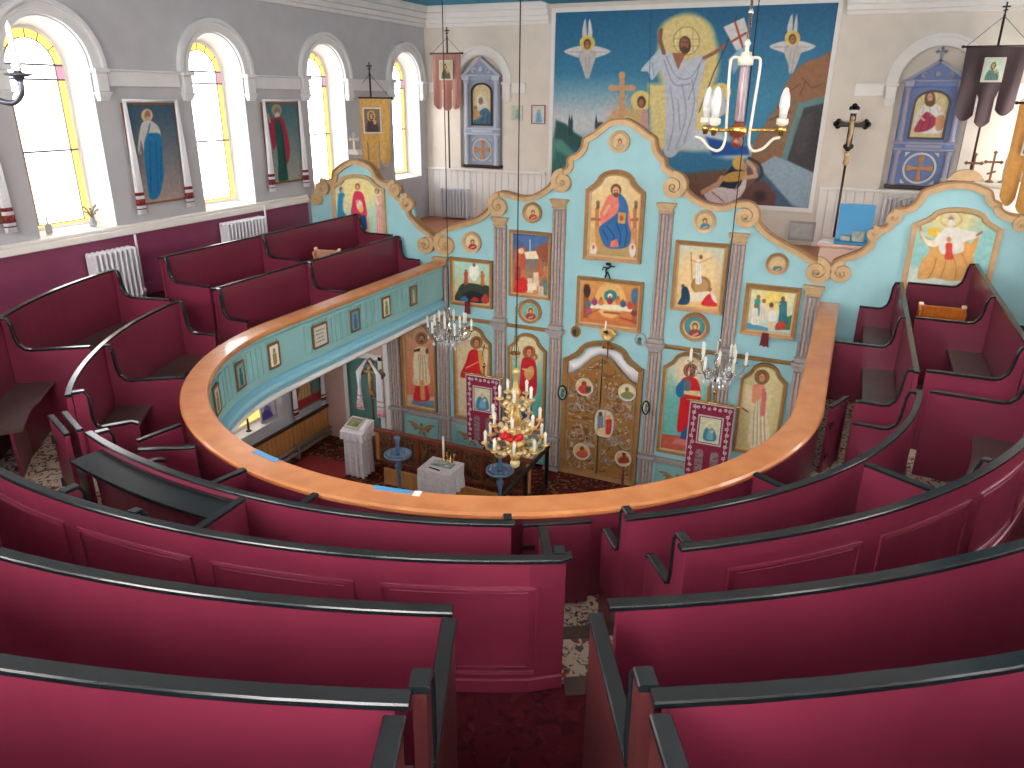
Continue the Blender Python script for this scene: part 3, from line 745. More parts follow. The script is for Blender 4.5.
# ------------------------------------------------------------------ icon screen (stands on the plane y = 10)
YS = 10.0
SCR = thing('icon_screen', 'tall turquoise icon screen with gold scroll-topped outline and six grey pilasters', 'icon screen', (-.12, YS, .28))
TOPC = [(305, 199), (309, 199), (316, 197), (318, 191), (321, 183), (327, 180), (334, 179), (335, 172), (340, 167), (347, 162), (355, 159.5), (363, 161), (371, 165), (376, 171), (378, 176), (384, 181), (393, 183), (399, 186), (401, 191), (399, 196), (404, 197), (410, 199), (413, 204), (411, 212), (416, 219), (424, 227), (431, 232), (437, 236),
        (442, 230), (451, 225.5), (463, 222), (474, 219), (483, 214), (490, 207), (491, 200), (495, 194), (502, 191.5), (511, 193), (522, 196), (532, 195.5), (541, 191.5), (550, 185), (554, 178), (559, 172), (566, 169), (569, 165.5), (568.5, 160), (572, 155.5), (578.5, 152.5), (583, 146.5), (584.5, 139), (589, 135.5), (596, 131.5), (603, 125.5), (611, 120.5), (620, 119), (630, 120), (640, 126), (649, 133), (656, 138), (657, 144), (659, 151), (663, 156), (666, 159), (667, 166), (674, 171), (682, 174), (687, 181), (687, 188), (693, 195), (703, 201), (713, 204), (724, 205), (735, 202), (746, 201), (754, 204), (759, 211), (760, 221), (766, 229), (776, 237), (788, 244), (800, 250), (811, 257), (820, 262), (830, 267.5),
        (834, 261), (842, 257), (853, 253), (862, 249), (869, 242), (869, 233), (875, 228), (886, 226), (889, 219), (892, 211), (899, 208.5), (907, 207), (914, 203), (918, 198), (923, 190.5), (932, 187), (943, 183.5), (955, 182), (966, 182), (976, 184), (985, 187.5), (991, 190.5), (992.5, 195), (994, 200), (1000, 203), (1001, 208), (1007, 213), (1018, 215.5), (1030, 215), (1048, 214)]
TOP = [xz(x, y, YS) for x, y in TOPC]
TOP = [p for p in TOP if p[0] > -XW+.09]
TOP = [(-XW+.06, TOP[0][1]-.01)]+TOP
xr = XW-.06
TOP = [p for p in TOP if p[0] < xr-.05]+[(xr, TOP[-1][1])]
xl = TOP[0][0]
mb = MB()
def top_z(x):
    return max([za+(zb-za)*((x-xa)/(xb-xa)) for (xa, za), (xb, zb) in zip(TOP[:-1], TOP[1:]) if min(xa, xb) <= x <= max(xa, xb) and abs(xb-xa) > 1e-6] or [TOP[0][1]])
xs = np.arange(-XW+.03, XW-.03, .035)
for xa, xb in zip(xs[:-1], xs[1:]):                           # board in upright strips under the curve
    zf = 3.46 if xb < -3.8 or xa > 3.5 else .3
    mb.prism([(xa, zf), (xb, zf), (xb, top_z(xb)-.03), (xa, top_z(xa)-.03)], 'y', YS, YS+.05)
mb.box(-XW+.03, -3.8, YS, YS+.05, 2.82, 3.47); mb.box(3.5, XW-.03, YS, YS+.05, 2.82, 3.47)
part(SCR, 'board', mb, M_TEAL)
def strip(mb, pts, w, y0, y1, off=0.0, side=1):
    # flat moulding that follows a curve in the screen plane; its outer edge lies on the curve
    P = np.array(pts, float); n = len(P); pr = []
    for i in range(n):
        d = P[min(i+1, n-1)]-P[max(i-1, 0)]; d /= np.linalg.norm(d)+1e-9; nr = np.array([d[1], -d[0]])*side
        pr.append((P[i]+nr*off, P[i]+nr*(off+w)))
    vs = []
    for a, b in pr: vs += [(a[0], y0, a[1]), (b[0], y0, b[1]), (b[0], y1, b[1]), (a[0], y1, a[1])]
    fs = []
    for i in range(n-1):
        for k in range(4): fs.append([i*4+k, i*4+(k+1) % 4, i*4+4+(k+1) % 4, i*4+4+k])
    fs += [[3, 2, 1, 0], [4*n-4, 4*n-3, 4*n-2, 4*n-1]]
    mb.add(vs, fs, False)
TS = smooth(TOP, 3, False)
mb = MB(); strip(mb, TS, .075, YS-.045, YS+.06); part(SCR, 'crest_moulding', mb, M_GOLD, 'gold moulding along the scrolled top edge')
mb = MB(); strip(mb, TS, .022, YS-.07, YS+.07, -.012); part(SCR, 'crest_moulding', mb, M_BROWN)
def volute(px, py, rpx, turn, start):
    # spiral scroll: centre and size read off the screen plane
    c = np.array(xz(px, py, YS)); r = 1.32*abs(xz(px+rpx, py, YS)[0]-c[0]); pts = []
    N = 46
    for i in range(N):
        f = i/(N-1); a = start+turn*f*2*pi*1.9; q = r*(1-.86*f); pts.append(c+q*np.array([cos(a), sin(a)]))
    mb = MB(); P = np.array(pts)
    for i in range(N-1): pass
    strip(mb, pts, .052*r/.13, YS-.075, YS-.002, 0, -turn)
    mb.lathe([(r*.16, 0), (r*.16, -.02), (r*.08, -.035)], (c[0], YS-.06, c[1]), 12, axis='y')
    part(SCR, 'scroll', mb, M_GOLD, 'gold spiral scroll')
for v in ((318, 198.5, 5, -1, pi/2), (323.5, 187.5, 6, -1, pi/2), (396.5, 189, 6, 1, pi/2), (409, 203, 6.5, 1, pi/2), (426.5, 243.5, 7.5, -1, pi/3), (446.5, 244, 9, 1, 2*pi/3), (500, 205.5, 9, 1, pi/2), (563.5, 181.5, 9.5, 1, pi/2), (674, 186, 11.5, -1, pi/2), (746, 216, 11.5, -1, pi/2), (817, 271, 12.5, -1, pi/2), (842, 272, 10.5, 1, pi/2), (873, 233, 7, -1, pi/2), (893, 217, 7.5, -1, pi/2), (1021, 224, 8, 1, pi/2)): volute(*v)
# pilasters: plinth, lower shaft, middle capital, upper shaft with capital under the scroll
PX = [(-2.79, 3.50), (-1.79, 4.17), (-.88, 4.48), (.62, 4.52), (1.58, 4.20), (2.56, 3.62)]
def fluted(mb, x, w, z0, z1, d):
    mb.box(x-w/2, x+w/2, YS-d*.55, YS-.001, z0, z1)
    for k in range(4):
        a = x-w/2+w*(k+.12)/4; mb.box(a, a+w*.76/4, YS-d, YS-d*.5, z0+.02, z1-.02, .008, k % 2)
for i, (x, zt) in enumerate(PX):
    mb = MB(); fluted(mb, x, .19, 2.66, zt-.13, .075); part(SCR, 'pilaster', mb, [M_PIL, M_PINK], 'upper grey and pink fluted pilaster')
    mb = MB()
    for w, z0, z1, d in ((.21, zt-.13, zt-.11, .085), (.19, zt-.11, zt-.06, .08), (.23, zt-.06, zt-.03, .10), (.26, zt-.03, zt, .115)): mb.box(x-w/2, x+w/2, YS-d, YS-.001, z0, z1, .006)
    part(SCR, 'capital', mb, M_GOLD)
    mb = MB(); fluted(mb, x, .19, .86, 2.48, .075); part(SCR, 'pilaster', mb, [M_PIL, M_PINK], 'lower grey and pink fluted pilaster')
    mb = MB()
    for w, z0, z1, d in ((.19, 2.48, 2.52, .085), (.24, 2.52, 2.555, .10), (.27, 2.555, 2.60, .125), (.22, 2.60, 2.66, .095)): mb.box(x-w/2, x+w/2, YS-d, YS-.001, z0, z1, .006)
    part(SCR, 'capital', mb, M_PIL)
    mb = MB(); fluted(mb, x, .20, .34, .80, .08); mb.box(x-.13, x+.13, YS-.115, YS-.001, .285, .34, .008); mb.box(x-.13, x+.13, YS-.12, YS-.001, .80, .86, .01); part(SCR, 'plinth', mb, [M_PIL, M_PINK])
x = -3.72
mb = MB(); fluted(mb, x, .2, .86, 2.48, .075); part(SCR, 'pilaster', mb, [M_PIL, M_PINK], 'lower grey and pink fluted pilaster under the gallery')
mb = MB(); fluted(mb, x, .2, .34, .80, .08); mb.box(x-.13, x+.13, YS-.115, YS-.001, .285, .34, .008); mb.box(x-.13, x+.13, YS-.12, YS-.001, .80, .86, .01); part(SCR, 'plinth', mb, [M_PIL, M_PINK])
# ledge mouldings between pilasters
BAY = [(-3.62, -2.90), (-2.68, -1.90), (-1.68, -.99), (.73, 1.47), (1.69, 2.45), (2.67, 3.45)]
for k, (a, b) in enumerate(BAY):
    mb = MB(); mb.box(a, b, YS-.06, YS-.001, 2.555, 2.585, .008); mb.box(a, b, YS-.04, YS-.001, 2.53, 2.555, .006); part(SCR, 'ledge', mb, M_BROWN, 'thin brown ledge between pilasters')
    mb = MB(); mb.box(a-.01, b+.01, YS-.06, YS-.001, .80, .85, .008); mb.box(a, b, YS-.04, YS-.001, .76, .80); part(SCR, 'dado_ledge', mb, M_PIL)
    o = [(a+.03, .34), (b-.03, .34), (b-.03, .74), (a+.03, .74)]
    mb = MB(); mb.ring(o, inset(o, .035), 'y', YS-.03, YS-.001); mb.box(a+.06, b-.06, YS-.012, YS-.001, .37, .71); part(SCR, 'lower_panel', mb, M_GALT)
    c = (a+b)/2; w = (b-a)*.38; mb = MB()          # gilt winged ornament
    for s in (-1, 1):
        for q in range(5):
            f = q/4.0; p0 = np.array([c+s*.02, .50]); p1 = np.array([c+s*w*(.55+.45*(1-f)), .64-.17*f-(.03 if q == 0 else 0)])
            pm = (p0+p1)/2+np.array([0, .035]); pts = smooth([p0, pm, p1], 4, False); mb.tube([(x_, YS-.02, z_) for x_, z_ in pts], list(np.interp(np.linspace(0, 1, len(pts)), [0, .6, 1], [.018, .022, .005])), 6)
    mb.lathe([(.045, 0), (.04, -.02), (.015, -.035)], (c, YS-.013, .50), 10, axis='y'); mb.lathe([(.03, 0), (.025, -.02), (.01, -.03)], (c, YS-.013, .59), 10, axis='y')
    mb.tube([(c-.03, YS-.02, .46), (c-.06, YS-.02, .40)], .012, 6); mb.tube([(c+.03, YS-.02, .46), (c+.06, YS-.02, .40)], .012, 6)
    part(SCR, 'gilt_ornament', mb, M_BROWN, 'gilt winged ornament on the lower panel')
# ------------------------------------------------------------------ framed icons hung on the screen
def ogee(xc, w, z0, zs, rise, n=7):
    # outline: straight sides to zs, concave shoulder with a small step, then a round head
    h = w/2; P = [(xc-h, z0), (xc+h, z0), (xc+h, zs)]
    right = [(h*.93, .06), (h*.80, .22), (h*.68, .36), (h*.66, .44)]+[(h*.62*cos(a), .44+.56*sin(a)) for a in np.linspace(.08, pi/2, n)]
    P += [(xc+x, zs+rise*y) for x, y in right]+[(xc-x, zs+rise*y) for x, y in right[::-1][1:]]+[(xc-h, zs)]
    return P
def circ(c, r, n=28): return [(c[0]+r*cos(2*pi*k/n), c[1]+r*sin(2*pi*k/n)) for k in range(n)]
GI = 'framed icons on the screen'
def icon(name, label, outline, bg, draw, fw=.05, m=None, plane=YS, axis='y', depth=.05, step=.007, sgn=-1, group=GI, cat='icon', lining=True):
    P = np.array(outline); x0, x1, z0, z1 = P[:, 0].min(), P[:, 0].max(), P[:, 1].min(), P[:, 1].max()
    pl = plane+sgn*.004
    t = thing(name, label, cat, ((x0+x1)/2, pl, z0) if axis == 'y' else (pl, (x0+x1)/2, z0), group)
    mb = MB(); i1 = inset(outline, fw*.7); i2 = inset(outline, fw)
    mb.ring(outline, i1, axis, pl+sgn*depth, pl, a1i=pl+sgn*depth*.85)
    part(t, 'frame', mb, m or M_BROWN)
    if lining:
        mb = MB(); mb.ring(inset(outline, fw*.66), i2, axis, pl+sgn*depth*.7, pl+sgn*.002, a1i=pl+sgn*depth*.5); part(t, 'inner_lining', mb, M_GOLD, 'gilt inner edge of the frame')
    cv = Canvas(axis, pl+sgn*.010, x0+.01, x1-.01, z0+.01, z1-.01, step, bg)
    draw(cv); cv.mesh('painting', t, clip=inset(outline, fw*.55))
    mb = MB(); mb.add([], []); b = MB(); b.prism(inset(outline, fw*.5), axis, pl+sgn*.001, pl+sgn*.007); part(t, 'backing', b, M_FRMD)
    return t
def boxpx(x0, y0, x1, y1, Y=YS):
    # rectangle on the screen from the photo corners of its middle lines
    xa = xz(x0, (y0+y1)/2, Y)[0]; xb = xz(x1, (y0+y1)/2, Y)[0]; zt = xz((x0+x1)/2, y0, Y)[1]; zb = xz((x0+x1)/2, y1, Y)[1]
    if Y == YS:                                                   # keep clear of the pilasters
        c = (xa+xb)/2
        for p_, _ in PX:
            if p_ < c: xa = max(xa, p_+.105)
            else: xb = min(xb, p_-(.14 if p_ > 2.5 else .105))
        zb = max(zb, 2.675)
    return [(xa, zb), (xb, zb), (xb, zt), (xa, zt)]
SK = (216, 166, 128); RED = (196, 34, 44); BLU = (44, 96, 150); CRM = (226, 204, 164); OCH = (206, 150, 84); GRN = (40, 120, 120)
# --- small round medallions
def saint(cx, cy, r, bgc, robe, skin=SK, hair=(80, 52, 36), halo=(214, 182, 110)):
    def d(cv):
        cv.ell(cx, cy, r*1.4, r*1.4, bgc); cv.ell(cx, cy-r*.02, r*.42, r*.45, halo); cv.blob([(cx-r*.2, cy+r*.25), (cx+r*.2, cy+r*.25), (cx+r*.5, cy+r*.5), (cx+r*.5, cy+r*1.2), (cx-r*.5, cy+r*1.2), (cx-r*.5, cy+r*.5)], robe)
        cv.ell(cx, cy-r*.02, r*.24, r*.3, hair); cv.ell(cx, cy+r*.05, r*.16, r*.22, skin); cv.line([(cx-r*.15, cy+r*.75), (cx+r*.2, cy+r*.6)], r*.18, skin)
    return d
for px, py, r, bgc, robe, lab in ((472.5, 242, 9.5, (214, 200, 170), (150, 50, 60), 'small round icon of a bust above the mountain scene at the screen left'),
        (533, 212.5, 9.5, (206, 186, 146), (170, 52, 44), 'small round icon on two hooks above the crowded birth scene'),
        (530.5, 311, 11.5, (120, 180, 176), (170, 60, 50), 'round icon of a red-robed bust below the crowded birth scene'),
        (620, 141.5, 10.5, (206, 186, 150), (178, 160, 124), 'small pale round icon at the very top of the screen'),
        (705, 221, 11.5, (206, 186, 146), (60, 120, 150), 'small round icon of a blue-robed bust above the tomb scene'),
        (695, 326.5, 15, (70, 140, 148), (140, 60, 66), 'round icon of a bust raising one hand, below the tomb scene'),
        (777.5, 263.5, 11.5, (206, 180, 140), (70, 120, 120), 'small round icon of a white-haired bust above the river scene')):
    c = xz(px, py); R_ = abs(xz(px+r, py)[0]-c[0])
    icon('round_icon', lab, circ(c, R_), bgc, saint(px, py, r*.8, bgc, robe, hair=(210, 200, 190) if px > 770 else (80, 52, 36)), fw=R_*.30, step=.006, m=M_GOLD if px in (620, 472.5, 705) else M_BROWN, group='round icons on the screen')
# --- mountain scene (transfiguration type)
def d(cv):
    cv.vgrad(262, (170, 214, 206), 300, (206, 190, 120))
    cv.blob([(458, 290), (462, 284), (470, 283), (482, 285), (489, 287), (490, 302), (456, 302)], (60, 66, 56)); cv.blob([(462, 296), (470, 291), (480, 293), (488, 300), (470, 304)], (44, 40, 44))
    cv.ell(474, 272, 5, 8, (236, 236, 214)); cv.robe(474, 266, 280, 5, 4.5, (240, 240, 236), 1); cv.ell(474, 265, 1.6, 1.9, (150, 100, 70))
    cv.robe(466, 272, 284, 4, 4, (180, 70, 60), 1); cv.ell(466, 271, 1.3, 1.5, (150, 100, 70)); cv.robe(482.5, 274, 285, 4, 4, (190, 110, 60), 1); cv.ell(482, 272.5, 1.3, 1.5, (150, 100, 70))
    cv.blob([(460, 300), (464, 296), (468, 299), (466, 303)], (60, 110, 160)); cv.blob([(470, 301), (475, 297), (479, 301)], (190, 50, 50)); cv.blob([(481, 300), (485, 294), (489, 299), (486, 304)], (180, 60, 60))
icon('square_icon', 'square icon of three figures on a dark rock, screen left', boxpx(451.5, 258.5, 493.5, 306), (200, 200, 160), d, fw=.06)
# --- birth scene
def d(cv):
    cv.vgrad(234, (50, 90, 150), 290, (200, 140, 80)); cv.poly([(515, 236), (552, 236), (552, 250), (530, 250)], (80, 110, 160)); cv.line([(530, 240), (530, 256)], 1, (200, 220, 235))
    cv.poly([(515, 250), (525, 246), (526, 262), (522, 292), (513, 292)], (190, 90, 62)); cv.poly([(524, 252), (544, 250), (543, 259), (526, 259)], (238, 222, 186)); cv.poly([(535, 248), (552, 240), (552, 262), (540, 262)], (150, 84, 60))
    cv.ell(521, 251, 3, 3, (224, 200, 160)); 
    for x, y, c in ((518, 266, (170, 60, 60)), (523, 270, (206, 120, 80)), (540, 262, (190, 100, 60)), (546, 266, (200, 130, 80)), (536, 272, (230, 200, 170)), (545, 280, (90, 130, 130)), (530, 278, (226, 206, 180)), (541, 286, (210, 190, 160))):
        cv.robe(x, y, y+14, 5, 6, c, 1); cv.ell(x, y-1.5, 1.7, 2, (160, 110, 80))
    cv.blob([(516, 284), (523, 277), (528, 284), (526, 292), (515, 292)], (206, 40, 40)); cv.poly([(527, 284), (536, 283), (537, 290), (528, 291)], (236, 226, 200))
icon('tall_icon', 'tall icon of a crowded birth scene under a dark blue sky', boxpx(510, 231, 553, 297.5), (190, 120, 80), d, fw=.05)
# --- enthroned figure, large, ogee top
a, b = xz(585.5, 225)[0], xz(644, 228)[0]; cx = (a+b)/2
EN = ogee(cx, b-a, xz(613, 261)[1], xz(588, 187)[1]-.02, xz(617, 169.5)[1]-xz(588, 187)[1]+.02)
def d(cv):
    cv.vgrad(175, (232, 208, 160), 255, (214, 176, 110))
    for q in (-1, 1): cv.line([(617+q*19-1, 209), (616+q*18.5, 256)], 4, (188, 124, 72)); cv.ell(617+q*19, 206, 1.6, 3, (120, 70, 40)); cv.line([(617+q*14, 220), (617+q*25, 219)], 3, (170, 108, 62)); cv.ell(617+q*19, 203, 2, 2.5, (130, 110, 80))
    cv.poly([(596, 226), (637, 228), (635, 252), (595, 250)], (200, 144, 84)); cv.poly([(599, 248), (631, 250), (630, 257), (598, 256)], (176, 150, 100))
    cv.blob([(608, 196), (613, 194), (621, 195), (627, 203), (630, 216), (629, 232), (603, 228), (601, 214), (604, 204)], (226, 124, 112))
    cv.blob([(618, 194), (623, 196), (628, 206), (628, 222), (631, 234), (628, 246), (618, 249), (606, 247), (601, 238), (599, 228), (607, 221), (616, 214), (619, 206)], (44, 104, 160))
    for p in ([(607, 226), (614, 236), (612, 246)], [(616, 222), (621, 236), (619, 247)], [(603, 230), (608, 240)], [(623, 216), (627, 232), (625, 246)]): cv.line(p, 1, (24, 62, 112))
    cv.ell(604, 214, 4, 5, (222, 112, 100)); cv.line([(604, 214), (609, 206)], 3, SK); cv.poly([(618, 212), (626, 213), (625, 224), (618, 223)], (206, 160, 80)); cv.ell(621.5, 218, 2, 3, (190, 80, 60))
    cv.poly([(611, 241), (617, 239), (619, 247), (610, 247)], (226, 120, 104))
    cv.head(616, 190.5, 5.6, (104, 68, 44), (214, 160, 116), None, beard=True)
    for q in (-1, 1): cv.ell(613+q*19.5, 250, 3.4, 7, (226, 216, 206)); cv.ell(613+q*19.5, 247, 1.2, 2, (190, 90, 60)); cv.ell(613+q*20, 241, 1.5, 2, (206, 170, 130))
icon('arched_icon', 'large arched icon of an enthroned figure in pink and blue, top centre', EN, CRM, d, fw=.075, depth=.06)
# --- supper scene, wide
def d(cv):
    cv.vgrad(284, (214, 150, 84), 322, (196, 116, 66)); cv.ell(610.5, 300, 15, 18, (226, 178, 112)); cv.poly([(584, 284), (589, 284), (588, 318), (583, 318)], (150, 92, 52)); cv.poly([(633, 288), (638, 288), (636, 324), (632, 324)], (160, 96, 56))
    cv.ell(587, 291, 3.6, 6.5, (66, 40, 44)); cv.ell(634.5, 296, 3.4, 7.5, (70, 110, 150)); cv.ell(610.5, 296, 6.5, 6, (40, 130, 130)); cv.ell(610, 296, 2.4, 2.6, (230, 220, 190))
    cv.poly([(592, 303.5), (631, 306.5), (633, 312), (590, 308)], (236, 226, 196)); cv.poly([(604, 311), (621, 312.5), (620, 315), (603, 313)], (160, 84, 60))
    for x, y, c in ((588, 304, (70, 120, 140)), (594.5, 302, (140, 60, 110)), (601, 302, (206, 120, 70)), (610, 301, (150, 50, 80)), (618, 301, (210, 120, 70)), (623, 304, (60, 100, 130)), (630, 306, (190, 70, 60)), (589, 311, (170, 80, 120)), (634, 313, (120, 60, 60))):
        cv.ell(x, y, 3, 3.4, c); cv.ell(x, y-3.4, 1.3, 1.5, (150, 96, 64))
    cv.line([(584, 316), (600, 309)], 1, (150, 80, 60)); cv.line([(620, 318), (636, 322)], 2, (170, 70, 60)); cv.ell(606, 299, 0.1, 0.1, (0, 0, 0))
icon('wide_icon', 'wide icon of people seated along a white table, above the double doors', boxpx(577.5, 278.5, 643, 328.5), OCH, d, fw=.06, depth=.06)
# --- tomb scene
def d(cv):
    cv.vgrad(246, (206, 214, 200), 305, (226, 180, 110)); cv.ell(698, 275, 20, 26, (236, 206, 150), 6); cv.ell(701, 285, 10, 9, (160, 116, 72)); cv.ell(701, 286, 7, 7, (186, 140, 92))
    cv.robe(698.5, 260, 283, 6, 6, (238, 236, 230), 2); cv.line([(699, 263), (711, 258)], 1.6, SK); cv.line([(697, 262), (691, 260)], 1.6, SK); cv.ell(701, 257, 1.8, 2.2, (130, 84, 56)); cv.line([(691, 252), (692, 280)], .7, (130, 90, 70))
    cv.poly([(690, 293), (709, 291), (710, 300), (689, 302)], (234, 222, 196))
    cv.blob([(682, 288), (687, 287), (690, 296), (688, 304), (678, 304), (681, 297)], (26, 66, 96)); cv.ell(683, 286, 1.7, 2, (110, 76, 60)); cv.blob([(709, 294), (713, 298), (717, 306), (702, 305), (703, 300)], (206, 40, 50)); cv.blob([(711, 291), (715, 295), (717, 303), (712, 299)], (236, 220, 210)); cv.ell(710, 289.5, 1.8, 2.2, (150, 96, 70))
icon('tall_icon', 'tall icon of a white-robed figure rising over an open tomb', boxpx(673.5, 241.5, 728, 312), CRM, d, fw=.06, depth=.06)
# --- river scene
def d(cv):
    cv.vgrad(290, (236, 224, 170), 330, (190, 210, 200)); cv.ell(774, 300, 12, 12, (240, 214, 120), 5); cv.poly([(746, 322), (768, 328), (768, 332), (745, 330)], (90, 150, 180)); cv.poly([(785, 318), (794, 314), (792, 330), (782, 330)], (70, 120, 80))
    for x, y, c in ((757.5, 299, (50, 150, 140)), (763, 303, (226, 206, 196)), (755, 308, (236, 226, 214))): cv.robe(x, y, y+16, 6, 7, c, 2); cv.ell(x+1, y-2, 2, 2.2, (150, 100, 70))
    cv.robe(771.5, 305, 327, 6, 6, (228, 196, 164), 1); cv.ell(771.5, 305, 2.2, 2.6, (100, 66, 46)); cv.blob([(769, 312), (775, 311), (776, 320), (769, 321)], (238, 232, 220))
    cv.robe(783, 301, 324, 8, 9, (30, 110, 124), 3); cv.ell(783, 299, 2, 2.6, (120, 80, 56)); cv.line([(780, 304), (775, 302)], 1.6, SK); cv.blob([(776, 324), (783, 321), (786, 328), (776, 330)], (190, 70, 50))
icon('square_icon', 'square icon of a river baptism with a teal-robed figure, right of the screen', boxpx(743.5, 285, 801, 336.5), CRM, d, fw=.07, depth=.07)
# --- lower row: tall arched saints
def lowicon(label, x0, x1, ytop, yb, bg, draw, xm, m=M_BROWN):
    ym = (ytop+yb)/2
    a, b = xz(x0, ym)[0], xz(x1, ym)[0]; zt = xz(xm, ytop)[1]; zb = xz((x0+x1)/2, yb)[1]
    zb = max(zb, .875); zt = min(zt, 2.515); c = (a+b)/2
    for p_ in [-3.72]+[q for q, _ in PX]:
        if p_ < c: a = max(a, p_+.14)
        else: b = min(b, p_-.14)
    o = ogee((a+b)/2, b-a, zb, zt-.24, .24)
    return icon('arched_icon', label, o, bg, draw, fw=.055, m=m, depth=.06, group='arched icons on the screen')
def d(cv):
    cv.vgrad(325, (206, 160, 120), 400, (206, 112, 84)); cv.poly([(404, 394), (443, 398), (443, 410), (404, 408)], (196, 176, 150)); cv.poly([(413, 399), (436, 401), (438, 410), (410, 409)], (110, 130, 150))
    cv.robe(421.5, 376, 400, 11, 15, (196, 40, 44), 2); cv.robe(421.5, 347, 384, 13, 16, (224, 200, 160), 4); cv.blob([(415, 350), (417, 352), (419, 379), (415, 379), (413, 364)], (236, 220, 186)); cv.poly([(420, 380), (424, 380), (425, 400), (421, 400)], (214, 150, 100))
    cv.head(421.5, 338.5, 3.8, (96, 70, 52), (200, 140, 100), (168, 116, 76), 1.6, True); cv.poly([(414, 350), (420, 348), (420, 351), (414, 352)], (70, 46, 40)); cv.ell(411, 334, 3, 5, (190, 140, 110)); cv.ell(427, 351, 1.5, 3, (110, 70, 60))
lowicon('arched icon of a bishop in cream and red on orange ground', 399, 442.5, 322, 409, (206, 130, 96), d, 421)
def d(cv):
    cv.vgrad(335, (226, 206, 164), 420, (206, 190, 160)); cv.robe(474, 362, 420, 10, 14, (214, 180, 140), 3)
    cv.blob([(469, 352), (475, 349), (480, 354), (482, 366), (484, 376), (463, 378), (461, 373), (466, 362)], (206, 30, 40)); cv.line([(470, 356), (464, 370), (462, 374)], 2.4, (190, 26, 36)); cv.line([(478, 362), (466, 368)], .8, (236, 200, 150)); cv.blob([(478, 352), (483, 353), (485, 372), (481, 372)], (206, 160, 90)); cv.line([(484.5, 345), (482, 356)], 1, (110, 80, 60)); cv.line([(482, 347), (487.5, 348.5)], 1, (110, 80, 60)); cv.blob([(488, 360), (491, 372), (492, 376), (487, 376)], (150, 140, 120))
    cv.head(476.5, 342.5, 4, (120, 70, 44), (220, 160, 112), (176, 122, 70), 1.55)
lowicon('arched icon of a red-cloaked saint holding a small cross, above the left maroon banner', 455, 492, 326, 425, CRM, d, 473)
def d(cv):
    cv.vgrad(345, (214, 214, 180), 390, (100, 176, 164)); cv.poly([(513, 415), (554, 417), (554, 430), (513, 430)], (186, 92, 72)); cv.ell(529, 352, 11, 13, (226, 206, 160), 5)
    cv.robe(527, 384, 424, 12, 11, (34, 66, 120), 2); cv.blob([(522, 360), (528, 357), (535, 361), (537, 378), (536, 394), (531, 396), (527, 385), (522, 398), (519, 398), (520, 378)], (196, 34, 44)); cv.blob([(524, 372), (532, 366), (534, 374), (528, 381)], (206, 160, 100)); cv.line([(523, 369), (530, 371)], 2, (226, 180, 130))
    cv.head(529, 352, 4.2, (150, 40, 40), (214, 150, 106), (170, 110, 66), 1.5); cv.head(534.5, 357, 2.2, (120, 80, 50), (214, 150, 106), (190, 130, 80), 1.5)
lowicon('arched icon of a mother in red and blue holding a child', 508.5, 549, 333, 432, (130, 190, 176), d, 529)
def d(cv):
    cv.vgrad(358, (206, 214, 190), 400, (110, 180, 172)); cv.poly([(660, 434), (708, 438), (708, 452), (660, 450)], (190, 94, 74)); cv.ell(689, 372, 14, 16, (232, 206, 170), 5)
    cv.robe(685, 418, 443, 10, 9, (40, 96, 150), 2); cv.blob([(682, 380), (690, 377), (698, 381), (701, 396), (698, 404), (690, 407), (688, 424), (681, 432), (677, 430), (678, 416), (680, 400)], (206, 30, 40)); cv.blob([(680, 382), (684, 379), (684, 396), (677, 396), (676, 388)], (40, 110, 150)); cv.poly([(684, 390), (700, 391), (701, 397), (684, 394)], (226, 200, 150)); cv.blob([(684, 381), (690, 380), (690, 390), (684, 390)], (96, 110, 120)); cv.poly([(676, 438), (690, 440), (694, 446), (672, 444)], (206, 120, 120))
    cv.head(690.5, 370.5, 4.6, (120, 66, 40), (200, 120, 84), (170, 110, 66), 1.55, True)
lowicon('arched icon of a bearded figure in red with a book, right of the doors', 659, 712, 350, 455, (130, 190, 176), d, 692)
def d(cv):
    cv.vgrad(362, (226, 214, 160), 440, (206, 190, 140)); cv.robe(759, 384, 446, 12, 20, (226, 206, 170), 4); cv.line([(752, 386), (748, 402), (743, 410)], 4, (226, 200, 170)); cv.blob([(754, 385), (764, 384), (767, 388), (760, 398), (753, 404), (752, 394)], (226, 150, 116)); cv.poly([(762, 388), (767, 388), (765, 416), (760, 416)], (214, 120, 110)); cv.line([(766, 386), (770, 400)], 3.4, (226, 206, 170)); cv.line([(742, 408), (748, 412)], 1.6, (130, 80, 50))
    cv.head(762, 377, 4.6, (130, 86, 54), (220, 164, 120), (160, 110, 70), 1.6)
lowicon('arched icon of a fair-robed deacon with a peach sash, beside the right handrail', 738, 789, 357.5, 455, CRM, d, 765)
